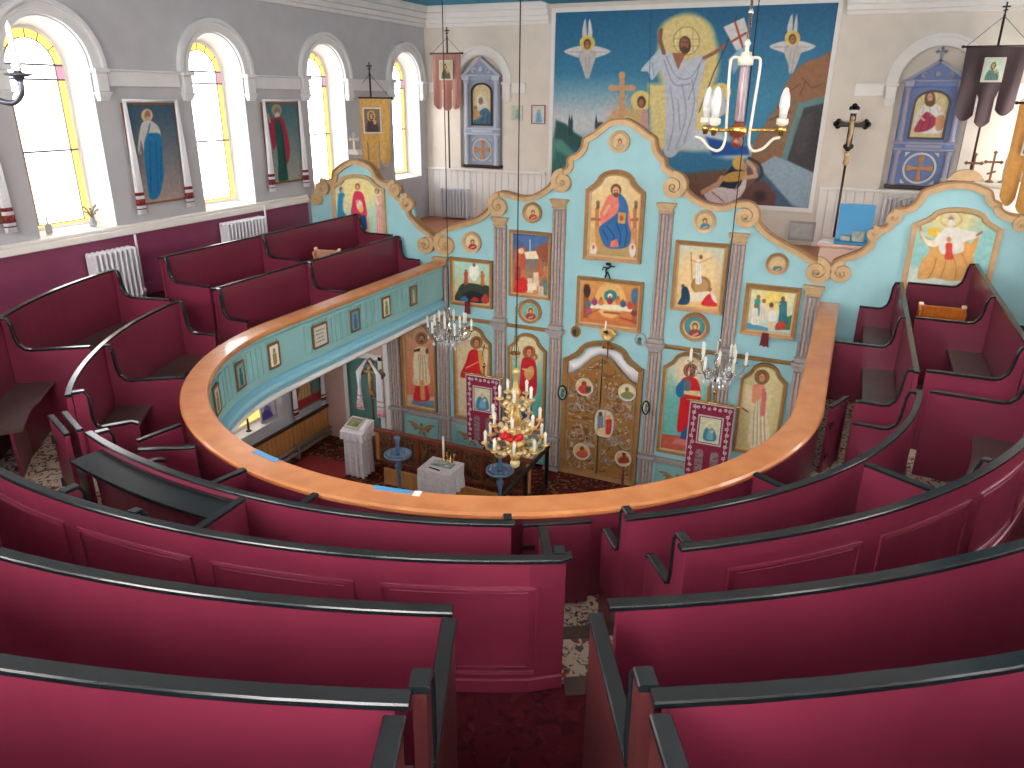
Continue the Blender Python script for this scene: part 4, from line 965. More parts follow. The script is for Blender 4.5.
# --- wing icons at gallery level
def wing(label, x0, x1, xm, ytop, ysh, yb, bg, draw):
    a, b = xz(x0, (ysh+yb)/2)[0], xz(x1, (ysh+yb)/2)[0]; zt = xz(xm, ytop)[1]; zs = xz((x0+x1)/2, ysh)[1]; zb = xz((x0+x1)/2, yb)[1]
    zt -= .05; zs -= .04
    return icon('arched_icon', label, ogee((a+b)/2, (b-a)*.97, zb, zs, zt-zs), bg, draw, fw=.06, depth=.05, step=.010, group='wide arched icons at gallery level', m=M_GOLD)
def d(cv):
    cv.vgrad(172, (232, 222, 170), 240, (150, 214, 206)); cv.ell(358, 192, 20, 14, (236, 220, 150), 6); cv.poly([(350, 232), (371, 234), (371, 240), (350, 238)], (206, 150, 100)); cv.poly([(352, 215), (369, 216), (370, 232), (351, 231)], (226, 170, 130))
    cv.robe(341.5, 193, 236, 7, 10.5, (40, 140, 180), 3); cv.ell(341, 189.5, 2, 2.6, (60, 120, 170)); cv.ell(342.5, 190.5, 1.2, 1.7, (220, 170, 130)); cv.blob([(344, 196), (347, 206), (346, 214), (343, 208)], (230, 210, 170))
    cv.blob([(354, 193), (358, 191), (363, 194), (366, 206), (367, 216), (362, 219), (361, 232), (357, 232), (355, 216), (351, 214), (352, 204)], (214, 54, 90)); cv.blob([(362, 216), (366, 217), (367, 229), (362, 229)], (30, 90, 150)); cv.ell(359.5, 205, 3, 5, (236, 206, 190)); cv.ell(361, 209, 2.4, 4, (230, 190, 110)); cv.ell(357.5, 186.5, 2.4, 3.2, (170, 60, 70)); cv.ell(357.5, 187, 1.5, 2.1, (226, 170, 130)); cv.ell(357, 201.5, 1.5, 1.8, (220, 160, 120))
    cv.robe(380, 196, 238, 9, 9, (230, 170, 164), 3); cv.ell(377, 191, 2.3, 2.8, (96, 62, 46)); cv.ell(376.6, 191.6, 1.5, 2, (220, 170, 130)); cv.line([(376, 199), (378, 204)], 3, (236, 214, 180))
wing('wide arched icon of a seated figure in pink between two others', 333.5, 387.5, 357, 170.5, 184.5, 240.5, (190, 220, 190), d)
def d(cv):
    cv.vgrad(200, (150, 204, 196), 290, (150, 206, 206)); cv.ell(951, 218, 29, 18, (222, 208, 150), 9); cv.poly([(903, 262), (930, 274), (996, 278), (996, 292), (902, 286)], (206, 220, 214), 3)
    cv.blob([(941, 232), (951, 228), (962, 231), (972, 250), (974, 272), (969, 279), (950, 281), (935, 278), (918, 279), (921, 262), (930, 250), (922, 240), (918, 226), (924, 236), (936, 240)], (218, 164, 98))
    cv.blob([(960, 234), (970, 244), (979, 232), (978, 242), (972, 256), (962, 250)], (230, 166, 90)); cv.blob([(919, 226), (925, 238), (934, 240), (938, 232), (942, 236), (938, 246), (926, 244)], (236, 226, 206)); cv.blob([(928, 229), (939, 229), (936, 236), (930, 236)], (230, 190, 60))
    cv.blob([(943, 230), (953, 227), (964, 230), (978, 233), (976, 238), (965, 242), (962, 252), (942, 254), (939, 242)], (230, 224, 214)); cv.line([(919, 225), (921, 230)], 3, (206, 140, 110)); cv.line([(977, 235), (982, 232)], 2.4, (180, 120, 100))
    for p in ([(946, 254), (940, 278)], [(953, 256), (955, 279)], [(962, 254), (968, 277)], [(936, 258), (928, 278)]): cv.line(smooth([p[0], ((p[0][0]+p[1][0])/2+2, (p[0][1]+p[1][1])/2), p[1]], 4, False), .9, (186, 104, 50))
    cv.robe(949, 243, 259, 7, 8, (214, 70, 60), 1); cv.ell(949, 239.5, 2.4, 2.8, (196, 130, 90)); cv.ringl(951, 219, 10.5, 8, .7, (180, 150, 90)); cv.head(951, 218.5, 4.3, (206, 196, 184), (196, 150, 120), None, beard=True); cv.ell(951, 223.5, 3.6, 4, (226, 220, 210))
wing('wide arched icon of a white-bearded figure in an orange robe, right gallery end', 904.5, 998, 953, 202, 222, 292, (190, 214, 190), d)
# ------------------------------------------------------------------ double doors of the screen
M_DOOR = carpet('door_gilt', (150, 106, 60), (170, 158, 148), (118, 82, 44), 7); M_DOOR.node_tree.nodes['Principled BSDF'].inputs['Roughness'].default_value = .45
M_RELF = mat('worn_relief', (150, 132, 116), .5, metal=.1, var=.2, scale=12)
M_SILV = mat('silver_grey_relief', (166, 160, 160), .45, metal=.2, var=.1)
DXC, DW, DZ0, DZS = -.13, 1.22, .295, 2.17
RD = thing('double_door', 'gilt double doors with round painted medallions in the middle of the screen', 'door', (DXC, YS-.03, DZ0))
oo = ogee(DXC, DW, DZ0, DZS, .34)
mb = MB(); mb.ring(oo, inset(oo, .07), 'y', YS-.08, YS-.003, a1i=YS-.06); part(RD, 'door_case', mb, M_BROWN)
def door_top(x): f = (x-DXC)/(DW/2-.07); return 1.94+.36*(.5+.5*cos(pi*min(1, abs(f))))
for s in (-1, 1):
    xs = np.linspace(DXC+s*.008, DXC+s*(DW/2-.075), 13); P = [(x, door_top(x)) for x in xs]
    mb = MB(); mb.prism([(xs[0], DZ0+.02)]+P+[(xs[-1], DZ0+.02)], 'y', YS-.055, YS-.02); lf = part(RD, 'door_leaf', mb, M_DOOR)
    mb = MB(); strip(mb, P, .05, YS-.068, YS-.02, 0, s); w0, w1 = min(xs), max(xs)
    for a, b, z0, z1 in ((w0, w1, DZ0+.02, DZ0+.12), (w0, w0+.04, DZ0+.12, 1.93), (w1-.04, w1, DZ0+.12, 1.93), (w0, w1, 1.18, 1.22)): mb.box(a, b, YS-.062, YS-.02, z0, z1, .006)
    part(lf, 'rail_and_stile', mb, M_BROWN)
    mb = MB()
    for cx_, cz_, r in ((.17, 1.72, .10), (.42, 1.70, .10), (.14, 1.42, .09), (.44, 1.40, .09), (.16, .95, .10), (.42, .95, .10), (.15, .62, .08), (.44, .62, .08), (.30, 1.05, .07), (.30, 1.52, .08)):
        for q in (-1, 1):
            pts = [(DXC+s*cx_+q*r*(1-.8*f)*cos(6*f+cz_*9), YS-.058, cz_+r*(1-.8*f)*sin(6*f+cz_*9)) for f in np.linspace(0, 1, 12)]; mb.tube(pts, list(np.linspace(.012, .006, 12)), 5)
    part(lf, 'relief_scrollwork', mb, M_RELF, 'worn grey scrollwork')
def medallion(px, py, rx, ry, bg, draw, lab, oval=False):
    c = xz(px, py, YS-.06); R_ = abs(xz(px+rx, py, YS-.06)[0]-c[0])
    o = circ(c, R_) if not oval else [(c[0]+R_*np.sign(cos(a))*abs(cos(a))**.55, c[1]+R_*1.5*np.sign(sin(a))*abs(sin(a))**.75) for a in np.linspace(0, 2*pi, 32, endpoint=False)]
    mb = MB(); mb.ring(o, inset(o, .022), 'y', YS-.092, YS-.069); m_ = part(RD, 'medallion', mb, M_CREAM, lab)
    cv = Canvas('y', YS-.078, c[0]-R_, c[0]+R_, c[1]-R_*1.5, c[1]+R_*1.5, .007, bg); draw(cv); cv.mesh('painting', m_, clip=inset(o, .012))
def d(cv): cv.ell(584, 384, 2.5, 3, (120, 70, 50)); cv.blob([(580, 386), (588, 386), (591, 393), (578, 393)], (190, 60, 50)); cv.poly([(585, 388), (591, 386), (591, 391), (586, 392)], (50, 80, 80))
medallion(585, 386.5, 9, 9, (226, 190, 130), d, 'upper left round medallion')
def d(cv): cv.ell(627, 389.5, 2, 2.4, (130, 100, 60)); cv.blob([(621, 394), (628, 391), (634, 395), (633, 399), (621, 398)], (130, 130, 90))
medallion(627.5, 392, 9, 9, (226, 214, 170), d, 'upper right round medallion')
def d(cv): cv.robe(600.5, 415, 434, 6, 7, (120, 130, 150), 2); cv.ell(600.5, 414, 2, 2.3, (90, 70, 60)); cv.robe(609, 419, 434, 6, 7, (190, 50, 40), 2); cv.ell(608.5, 417, 2.2, 2.5, (226, 160, 110)); cv.line([(605, 411), (605, 430)], .8, (110, 80, 60)); cv.poly([(597, 429), (605, 427), (606, 437), (597, 437)], (226, 190, 140))
medallion(604.5, 423, 9.5, 13, (220, 206, 180), d, 'large oval medallion of two figures in the middle', True)
def d(cv): cv.ell(582, 449, 2.2, 2.6, (120, 60, 40)); cv.blob([(577, 452), (585, 450), (588, 457), (576, 458)], (200, 90, 60))
medallion(582, 451, 8.5, 8.5, (220, 176, 110), d, 'lower left round medallion')
def d(cv): cv.ell(624, 454, 2, 2.5, (90, 50, 40)); cv.blob([(619, 458), (626, 456), (629, 462), (619, 463)], (130, 50, 40))
medallion(623.5, 458, 8.5, 8.5, (214, 170, 110), d, 'lower right round medallion')
# pleated white curtain over the doors
mb = MB(); xs = np.linspace(DXC-DW/2+.085, DXC+DW/2-.085, 130); oi = inset(oo, .105)
def case_top(x):
    best = DZS
    for (xa, za), (xb, zb) in zip(oi, oi[1:]+oi[:1]):
        if min(xa, xb) <= x <= max(xa, xb) and abs(xb-xa) > 1e-6: best = max(best, za+(zb-za)*(x-xa)/(xb-xa))
    return best
vs = []; fs = []
for i, x in enumerate(xs):
    y = YS-.0095+.0065*sin(i*2.1); vs += [(x, y, door_top(x)+.004), (x, y, max(case_top(x), door_top(x)+.01)), (x, y+.002, max(case_top(x), door_top(x)+.01)), (x, y+.002, door_top(x)+.004)]
for i in range(len(xs)-1):
    for k in range(4): fs.append([i*4+k, i*4+(k+1) % 4, i*4+4+(k+1) % 4, i*4+4+k])
mb.add(vs, fs, True); single('curtain', 'white pleated curtain showing above the gilt double doors', 'curtain', mb, M_WHITE, (DXC, YS-.01, 2.0))
def cross3(mb, c, h, w, y0, y1, bar=.02, slant=True, trefoil=True):
    x, z = c; mb.box(x-bar/2, x+bar/2, y0, y1, z, z+h, bar*.2); mb.box(x-w/2, x+w/2, y0, y1, z+h*.62, z+h*.62+bar, bar*.2)
    if slant: mb.obox((x, (y0+y1)/2, z+h*.28), (w*.6, abs(y1-y0), bar), np.array([[cos(.4), 0, -sin(.4)], [0, 1, 0], [sin(.4), 0, cos(.4)]]), bar*.2)
    if trefoil:
        for px, pz in ((x-w/2, z+h*.62+bar/2), (x+w/2, z+h*.62+bar/2), (x, z+h)):
            for a in (0, 90, 180, 270): mb.lathe([(bar*.45, y0-(y0+y1)/2), (bar*.45, y1-(y0+y1)/2)], (px+bar*.5*cos(radians(a)), (y0+y1)/2, pz+bar*.5*sin(radians(a))), 8, axis='y')
c = xz(607.5, 358.5, YS-.09); mb = MB(); cross3(mb, c, .24, .13, YS-.105, YS-.094, .026, False); single('door_cross', 'small gilt cross standing on top of the double doors', 'cross', mb, M_FRMD, (c[0], YS-.1, c[1]))
c = xz(608, 335, YS-.09); t = thing('shell_ornament', 'gilt shell ornament with a small candle above the door arch', 'ornament', (c[0], YS-.09, c[1]-.09))
mb = MB(); mb.lathe([(.10, 0), (.09, -.03), (.05, -.05), (.045, -.03), (.02, -.03)], (c[0], YS-.085, c[1]), 20, axis='y')
for k in range(7):
    a = radians(20+k*23); mb.tube([(c[0]+.05*cos(a), YS-.11, c[1]+.05*sin(a)), (c[0]+.13*cos(a), YS-.10, c[1]+.11*sin(a))], [.022, .028], 6)
part(t, 'shell', mb, M_GOLDB)
mb = MB(); mb.tube([(c[0]-.02, YS-.16, c[1]+.07), (c[0]-.02, YS-.16, c[1]+.22)], .014, 8); part(t, 'candle', mb, M_CANDLE)
mb = MB(); mb.lathe([(.03, 0), (.035, .02), (.02, .03)], (c[0]-.02, YS-.16, c[1]+.05), 10); mb.tube([(c[0]-.02, YS-.16, c[1]+.055), (c[0], YS-.1, c[1]+.02)], .01, 6); part(t, 'candle_holder', mb, M_IRON)
# small fittings fixed to the screen
def ovalplate(label, px, py, rx, ry, m, col, ang=0):
    c = xz(px, py, YS-.1); R_ = abs(xz(px+rx, py, YS-.1)[0]-c[0]); k = ry/rx
    y = YS-.10 if abs(px-562.5) < 1 or abs(px-646) < 1 else YS-.01
    t = thing('oval_plaque', label, 'plaque', (c[0], y, c[1]-R_*k))
    o = [(c[0]+R_*cos(a), c[1]+R_*k*sin(a)) for a in np.linspace(0, 2*pi, 24, endpoint=False)]
    mb = MB(); mb.ring(o, inset(o, .02), 'y', y-.02, y); part(t, 'frame', mb, m)
    cv = Canvas('y', y-.008, c[0]-R_, c[0]+R_, c[1]-R_*k, c[1]+R_*k, .008, col); cv.ell(px+.5, py-1.5, rx*.35, ry*.3, tuple(v*.45 for v in col)); cv.blob([(px-rx*.4, py+ry*.6), (px+rx*.4, py+ry*.6), (px+rx*.3, py), (px-rx*.3, py)], tuple(v*.6 for v in col)); cv.mesh('painting', t, clip=inset(o, .01))
    b = MB(); b.prism(inset(o, .008), 'y', y-.006, y); part(t, 'backing', b, M_FRMD)
ovalplate('oval plaque fixed on the pilaster left of the double doors', 562.5, 392.5, 4.8, 7.5, M_IRON, (150, 176, 166))
ovalplate('oval plaque fixed on the pilaster right of the double doors', 646, 407.5, 4, 7.5, M_IRON, (206, 216, 196))
ovalplate('round dark gilt plaque left of the arch over the doors', 574, 333, 5, 6, M_BROWN, (110, 90, 60))
ovalplate('round pale silver plaque right of the arch over the doors', 639, 341, 6, 7, M_SILV, (150, 196, 196))
def bracket(label, px, py, s=1.0):
    c = xz(px, py-1.5, YS-.03); t = thing('lamp_bracket', label, 'bracket', (c[0], YS-.03, c[1]))
    mb = MB(); y = YS-.03
    mb.tube([(c[0]+.02*s, y, c[1]+.08*s), (c[0]+.035*s, y-.02, c[1]+.04*s), (c[0]-.02*s, y-.03, c[1]), (c[0]-.01*s, y-.02, c[1]-.05*s), (c[0]-.03*s, y, c[1]-.10*s)], .012*s, 6); mb.tube([(c[0], y-.02, c[1]-.02*s), (c[0]+.04*s, y-.02, c[1]-.11*s)], .009*s, 6)
    mb.tube([(c[0]+.02*s, y-.015, c[1]+.05*s), (c[0]+.09*s, y-.03, c[1]+.045*s)], .008*s, 6); mb.tube([(c[0]+.02*s, y-.02, c[1]+.02*s), (c[0]-.05*s, y-.03, c[1]+.03*s), (c[0]-.06*s, y-.03, c[1]-.01)], .009*s, 6)
    part(t, 'iron_hook', mb, M_BLACK)
    mb = MB(); mb.lathe([(.015*s, 0), (.03*s, .015*s), (.028*s, .03*s), (.018*s, .035*s)], (c[0]+.005, y-.03, c[1]+.055*s), 10); part(t, 'cup', mb, M_IRON)
bracket('black twisted iron lamp bracket between the enthroned figure and the table scene', 608, 271, 1.15)
for lab, px, py in (('dark red ribbon hung under the mountain-scene icon', 467.5, 308.5), ('dark red ribbon hung under the river-scene icon', 764.5, 340.5)):
    c = xz(px, py, YS-.09); mb = MB(); x, z = c
    for q in (-1, 1): mb.prism([(x+q*.012-.03, z+.10), (x+q*.012+.03, z+.10), (x+q*.03+.028, z-.09), (x+q*.03, z-.07), (x+q*.03-.028, z-.09)], 'y', YS-.095-.008*q, YS-.09-.008*q)
    mb.box(x-.045, x+.045, YS-.105, YS-.075, z+.07, z+.105, .01)
    single('ribbon', lab, 'ribbon', mb, mat('ribbon_maroon', (110, 22, 36), .7), (x, YS-.09, z-.09))
# hanging white lamp in front of the mother icon
c = at_y(515, 356, 9.75); t = thing('hanging_lamp', 'small white glass oil lamp hanging on a chain before the mother-and-child icon', 'lamp', c)
mb = MB(); mb.lathe([(.01, -.06), (.05, -.03), (.075, .02), (.078, .05), (.07, .05), (.04, -.01)], c, 14); part(t, 'glass_cup', mb, M_LAMP)
mb = MB()
for a in (0, 2.1, 4.2): mb.tube([c+np.array([.07*cos(a), .07*sin(a), .05]), c+np.array([0, 0, .34])], .004, 4)
mb.tube([c+np.array([0, 0, .34]), c+np.array([0, 0, .75]), (c[0], YS-.01, c[2]+.80)], .005, 5); mb.lathe([(.08, 0), (.085, .012), (.08, .02)], c+np.array([0, 0, .035]), 14); part(t, 'chain', mb, M_BRASS)

# ------------------------------------------------------------------ mural on the back wall
x0, x1, z0, z1 = -2.50, 2.17, 4.08, 7.20
t = thing('mural', 'large painted mural of a rising white-robed figure on deep blue sky', 'painting', ((x0+x1)/2, YB-.01, z0))
o = [(x0-.07, z0-.07), (x1+.07, z0-.07), (x1+.07, z1+.075), (x0-.07, z1+.075)]
mb = MB(); mb.ring(o, [(x0, z0), (x1, z0), (x1, z1), (x0, z1)], 'y', YB-.05, YB-.004); part(t, 'frame', mb, M_TRIM, 'white wooden border')
cv = Canvas('y', YB-.02, x0-.01, x1+.01, z0-.01, z1+.01, .0125, (30, 100, 140))
cv.vgrad(8, (32, 98, 138), 95, (60, 134, 168)); 
s_ = np.clip((cv.Y-72)/45, 0, 1)*np.clip((640-cv.X)/60+.5, 0, 1)*np.clip((150-cv.Y)/20, 0, 1); cv._mix(s_*.95, (206, 206, 206))
cv.poly([(556, 120), (566, 124), (574, 132), (588, 141), (600, 150), (560, 175), (550, 175)], (44, 84, 84), 1.2); cv.poly([(552, 138), (562, 140), (572, 150), (590, 158), (570, 190), (545, 190)], (84, 140, 126), 1.5); cv.poly([(556, 150), (570, 158), (560, 172), (550, 172)], (52, 104, 100), 2); cv.poly([(572, 146), (588, 148), (584, 156), (574, 152)], (40, 90, 110), 1.2)
for x in (569.5, 571.8, 596.2): cv.poly([(x, 114), (x+1.3, 122), (x+.9, 136), (x-.9, 136), (x-1.3, 122)], (30, 66, 74))
cv.ell(600, 126, 5, 4, (48, 74, 84), 1.2)
cv.ell(688, 60, 31, 46, (226, 204, 134), 3); cv.poly([(648, 84), (712, 84), (707, 150), (652, 150)], (226, 208, 140), 2.5); cv.ell(686, 34, 27, 19, (226, 206, 140), 2.5)
# lower ground
cv.poly([(662, 160), (690, 152), (760, 150), (770, 215), (660, 215)], (56, 124, 164), 2); cv.poly([(664, 176), (700, 172), (740, 168), (820, 160), (834, 230), (664, 230)], (122, 88, 76), 2.5); cv.ell(700, 140, 30, 11, (204, 214, 222), 3); cv.ell(738, 152, 24, 7, (206, 216, 224), 2.5); cv.poly([(706, 137), (748, 146), (750, 155), (712, 156)], (24, 84, 160), 1.5)
# rocky hill and tomb
cv.blob([(752, 150), (764, 126), (776, 108), (786, 84), (800, 66), (818, 58), (842, 58), (842, 170), (760, 176)], (150, 104, 74), .8); cv.blob([(764, 126), (776, 108), (786, 100), (800, 96), (794, 130), (776, 150), (756, 158)], (136, 112, 88), 1.5, .7)
for p in ([(778, 108), (786, 94), (800, 84)], [(802, 78), (812, 88), (822, 84)], [(770, 120), (782, 114), (792, 112)], [(806, 80), (800, 95)]): cv.line(p, 1, (104, 70, 52), .7)
cv.poly([(799, 103), (826, 96), (840, 96), (830, 178), (780, 162)], (98, 138, 138)); cv.poly([(804, 108), (828, 102), (816, 174), (787, 160)], (66, 62, 66), .8); cv.blob([(800, 120), (812, 116), (806, 150), (794, 150)], (82, 74, 76), 3, .7)
cv.poly([(758, 166), (775, 156), (814, 173), (814, 215), (788, 215), (761, 178)], (150, 172, 186)); cv.poly([(758, 166), (763, 172), (792, 205), (812, 212), (770, 215), (756, 190)], (74, 98, 124), 1.2)
# sleeping guard
cv.blob([(704, 190), (718, 184), (724, 176), (736, 162), (744, 160), (744, 176), (736, 190), (720, 196), (706, 197)], (30, 44, 58)); cv.blob([(704, 192), (718, 187), (738, 188), (746, 170), (744, 192), (726, 204), (710, 202)], (222, 206, 206)); cv.line([(712, 192), (724, 202)], 1.2, (190, 90, 90)); cv.line([(735, 190), (744, 172)], 1, (180, 130, 130))
cv.line([(703, 192), (718, 184), (722, 178)], 5, (206, 158, 128)); cv.blob([(722, 178), (732, 172), (746, 172), (742, 180), (726, 182)], (206, 160, 80)); cv.ell(738.5, 163, 6, 7, (214, 176, 90)); cv.ell(744, 167, 3, 4, (206, 150, 120)); cv.line([(744, 178), (756, 176), (754, 168), (748, 162)], 4, (214, 168, 140)); cv.line(smooth([(749, 158), (759, 164), (762, 174), (756, 182)], 4, False), 3, (60, 62, 60))
cv.blob([(752, 184), (764, 182), (776, 196), (770, 208), (748, 206), (742, 196)], (104, 70, 66), 1.5); cv.ell(760, 196, 6, 5, (60, 42, 44), 3)
# rising figure
cv.ell(686.5, 41, 13, 14, (232, 214, 150)); cv.ringl(686.5, 41, 13, 14, .7, (150, 120, 80))
for p in ([(680, 27), (680, 54)], [(693, 27), (693, 54)], [(673, 39), (700, 39)], [(673, 46), (700, 46)]): cv.line(p, .5, (176, 146, 96))
cv.blob([(661, 48), (653, 56), (641, 70), (648, 72), (652, 80), (660, 70), (668, 62), (668, 52)], (190, 204, 216)); cv.line([(652, 58), (654, 76)], .8, (140, 160, 180))
cv.blob([(662, 48), (672, 54), (686, 60), (698, 55), (706, 57), (703, 74), (698, 94), (696, 120), (690, 138), (680, 150), (672, 157), (664, 152), (666, 120), (664, 84), (660, 66)], (198, 202, 214))
for p in ([(666, 56), (676, 76), (690, 78), (702, 60)], [(664, 60), (674, 84), (690, 84)], [(670, 86), (674, 120), (668, 150)], [(682, 84), (686, 116), (676, 148)], [(692, 80), (694, 106), (684, 142)], [(700, 64), (694, 84), (688, 100)], [(678, 100), (680, 130)]): cv.line(smooth(p, 4, False), .9, (120, 128, 150), .5, .8)
cv.line([(661, 30), (660, 40), (664, 53)], 4, (150, 96, 66)); cv.line([(704, 58), (714, 53), (724, 46)], 3.6, (158, 100, 74)); cv.poly([(672, 53), (686, 53), (678, 70)], (164, 106, 78)); cv.ell(685, 45, 6, 9, (84, 54, 40)); cv.ell(684.5, 44, 4.4, 6.5, (150, 98, 72)); cv.ell(684.5, 49.5, 3.5, 3, (96, 60, 44)); cv.line([(682, 42), (683.5, 42)], .8, (60, 36, 30)); cv.line([(686, 42), (687.5, 42)], .8, (60, 36, 30))
cv.line([(727, 44), (714, 72), (699, 112)], 1, (70, 50, 44)); cv.line([(727, 44), (737, 16)], 1, (80, 60, 50)); cv.poly([(723.5, 27), (744, 17.5), (749, 34), (742, 52), (736, 50)], (222, 216, 214)); cv.line([(735, 22), (743, 48)], 2.2, (176, 74, 62)); cv.line([(731, 42), (746, 33)], 2.2, (176, 74, 62)); cv.poly([(738, 50), (746, 46), (740, 64), (734, 74), (728, 60)], (150, 184, 206), 1)
# cross in glory, attending angels
for a in range(0, 360, 18): cv.line([(622, 112), (622+18*cos(radians(a)), 112+20*sin(radians(a)))], 1, (214, 176, 130), .6, .7)
cv.poly([(608, 118), (616, 108), (628, 108), (636, 120), (640, 140), (600, 140)], (206, 164, 116), 1.5); cv.line([(622, 76), (622, 116)], 5, (204, 156, 112)); cv.line([(613, 88), (631, 88)], 5, (204, 156, 112))
for q in ((622, 75), (612, 88), (632, 88)): cv.ell(*q, 3.4, 3.4, (204, 156, 112))
cv.ell(641, 101, 10, 10.5, (230, 208, 130)); cv.ell(641.5, 102, 4.3, 6, (70, 44, 36)); cv.ell(641.3, 103, 2.8, 4.2, (160, 104, 76)); cv.blob([(630, 110), (638, 109), (644, 114), (646, 132), (632, 140), (622, 124)], (206, 176, 120)); cv.blob([(642, 110), (648, 114), (648, 138), (642, 132)], (206, 150, 150))
cv.ell(721, 92, 10, 9, (228, 206, 130)); cv.blob([(712, 92), (722, 90), (726, 112), (712, 116)], (200, 196, 200))
def seraph(x, y, tilt):
    W_ = (212, 208, 206)
    for q in (-1, 1):
        cv.blob([(x+q*2+tilt, y-24), (x+q*5, y-12), (x+q*4, y-3), (x+q*.5, y-3)], W_); cv.blob([(x, y+5), (x+q*8, y+3), (x+q*23, y+8), (x+q*14, y+13), (x+q*3, y+15)], W_); cv.blob([(x, y+8), (x+q*9, y+10), (x+q*4.5, y+26), (x+q*1-tilt, y+36), (x, y+28)], (196, 190, 186))
        cv.line([(x+q*4, y+9), (x+q*18, y+9)], .6, (160, 150, 150)); cv.line([(x+q*2, y+14), (x+q*1.5-tilt, y+30)], .6, (150, 140, 140))
    cv.ell(x, y, 7.6, 7.6, (228, 200, 110)); cv.ell(x, y, 6.4, 6.4, (220, 188, 96)); cv.ell(x, y+1, 3.6, 5, (74, 46, 34)); cv.ell(x, y+1.6, 2.5, 3.8, (176, 118, 84)); cv.line([(x-1.5, y+1), (x+1.5, y+1)], .6, (70, 40, 36))
seraph(587.3, 43, 0); seraph(792.5, 38, 2)
cv.line([(651, 6), (648.5, 125)], .5, (30, 60, 84), .4, .8)
cv.mesh('painting', t)
# ------------------------------------------------------------------ niche shrines on the back wall
def shrine(label, xc, w, z0, z1, body, trim, draw, bg):
    y = YB+.13; H = z1-z0
    t = thing('icon_shrine', label, 'shrine', (xc, y-.1, z0), 'icon shrines in the wall niches')
    h = w/2; zl, zm, ze = z0+.05, z0+H*.29, z0+H*.76
    mb = MB(); mb.box(xc-h*.92, xc+h*.92, y-.10, y-.005, z0+.05, ze, .01); part(t, 'body', mb, body)
    mb = MB(); mb.box(xc-h, xc+h, y-.16, y-.005, z0, z0+.06, .01); part(t, 'base', mb, M_DKWOOD, 'dark base')
    mb = MB()
    for z, d in ((zm, .15), (zm+.10, .13)): mb.box(xc-h*.97, xc+h*.97, y-d, y-.10, z, z+.035, .008)
    mb.box(xc-h*.55, xc+h*.55, y-.125, y-.10, zm+.045, zm+.09); part(t, 'middle_rail', mb, trim)
    for s in (-1, 1):
        x = xc+s*h*.78
        for a, b in ((z0+.06, zm), (zm+.135, ze-.02)):
            mb = MB(); mb.lathe([(.055, 0), (.055, .03), (.042, .05), (.038, .5*(b-a)), (.036, b-a-.07), (.05, b-a-.05), (.055, b-a-.02), (.055, b-a)], (x, y-.135, a), 12); part(t, 'column', mb, trim)
        mb = MB(); mb.box(x-.075, x+.075, y-.20, y-.10, ze-.02, ze+.07, .01); part(t, 'column_block', mb, trim)
    mb = MB(); mb.box(xc-h*.62, xc+h*.62, y-.15, y-.10, ze-.02, ze+.06, .008); part(t, 'lintel', mb, body)
    zt = z0+H*.93
    mb = MB(); mb.prism([(xc-h*.86, ze+.07), (xc+h*.86, ze+.07), (xc, zt)], 'y', y-.14, y-.01); pd = part(t, 'pediment', mb, body)
    mb = MB(); P = [(xc-h*1.02, ze+.06), (xc, zt+.03), (xc+h*1.02, ze+.06)]
    for a, b in zip(P[:-1], P[1:]): strip(mb, [a, b], .04, y-.19, y-.02)
    mb.box(xc-h*1.0, xc+h*1.0, y-.18, y-.02, ze+.055, ze+.085, .006); part(pd, 'pediment_moulding', mb, trim)
    mb = MB(); cz = ze+.07+(zt-ze-.07)*.36
    for s in (-1, 1):
        for r in (.05, .035): mb.tube([(xc+s*(h*.36-r*cos(a)), y-.15, cz+r*sin(a)-.02) for a in np.linspace(0, 5, 12)], .010, 5)
    mb.lathe([(.05, 0), (.045, -.02), (.02, -.03)], (xc, y-.14, cz), 12, axis='y'); part(pd, 'scroll_carving', mb, trim)
    mb = MB(); cross3(mb, (xc, zt+.02), .16, .12, y-.10, y-.08, .03, False); part(t, 'cross_finial', mb, trim)
    a0, b0 = zm+.17, ze-.06; hw = h*.56
    o = [(xc-hw, a0), (xc+hw, a0)]+[(xc+hw*cos(a), b0-hw*.75+hw*.75*sin(a)) for a in np.linspace(0, pi, 15)]
    mb = MB(); mb.ring(o, inset(o, .035), 'y', y-.135, y-.10); ic = part(t, 'icon_frame', mb, M_DKWOOD)
    cv = Canvas('y', y-.112, xc-hw, xc+hw, a0, b0, .009, bg); draw(cv); cv.mesh('painting', ic, clip=inset(o, .015))
    c = (xc, (z0+.06+zm)/2); R_ = min(h*.52, (zm-z0-.06)*.46)
    q_ = [(c[0]-R_, c[1]-R_), (c[0]+R_, c[1]-R_), (c[0]+R_, c[1]+R_), (c[0]-R_, c[1]+R_)]
    mb = MB(); mb.ring(circ(c, R_, 24), circ(c, R_*.88, 24), 'y', y-.12, y-.099); 
    for sx in (-1, 1):
        for sz in (-1, 1): mb.prism([(c[0]+sx*R_, c[1]+sz*R_), (c[0]+sx*R_, c[1]+sz*R_*.72), (c[0]+sx*R_*.72, c[1]+sz*R_)], 'y', y-.118, y-.10)
    rg = part(t, 'round_panel', mb, M_CREAM)
    mb = MB(); mb.box(c[0]-.022, c[0]+.022, y-.125, y-.10, c[1]-R_*.74, c[1]+R_*.74, .006); mb.box(c[0]-R_*.74, c[0]+R_*.74, y-.124, y-.10, c[1]-.022, c[1]+.022, .006)
    for dx, dz in ((0, 1), (0, -1), (1, 0), (-1, 0)): mb.box(c[0]+dx*R_*.62-.04, c[0]+dx*R_*.62+.04, y-.122, y-.10, c[1]+dz*R_*.62-.04, c[1]+dz*R_*.62+.04, .006)
    part(rg, 'cross', mb, M_PINE, 'orange painted cross')
    return t
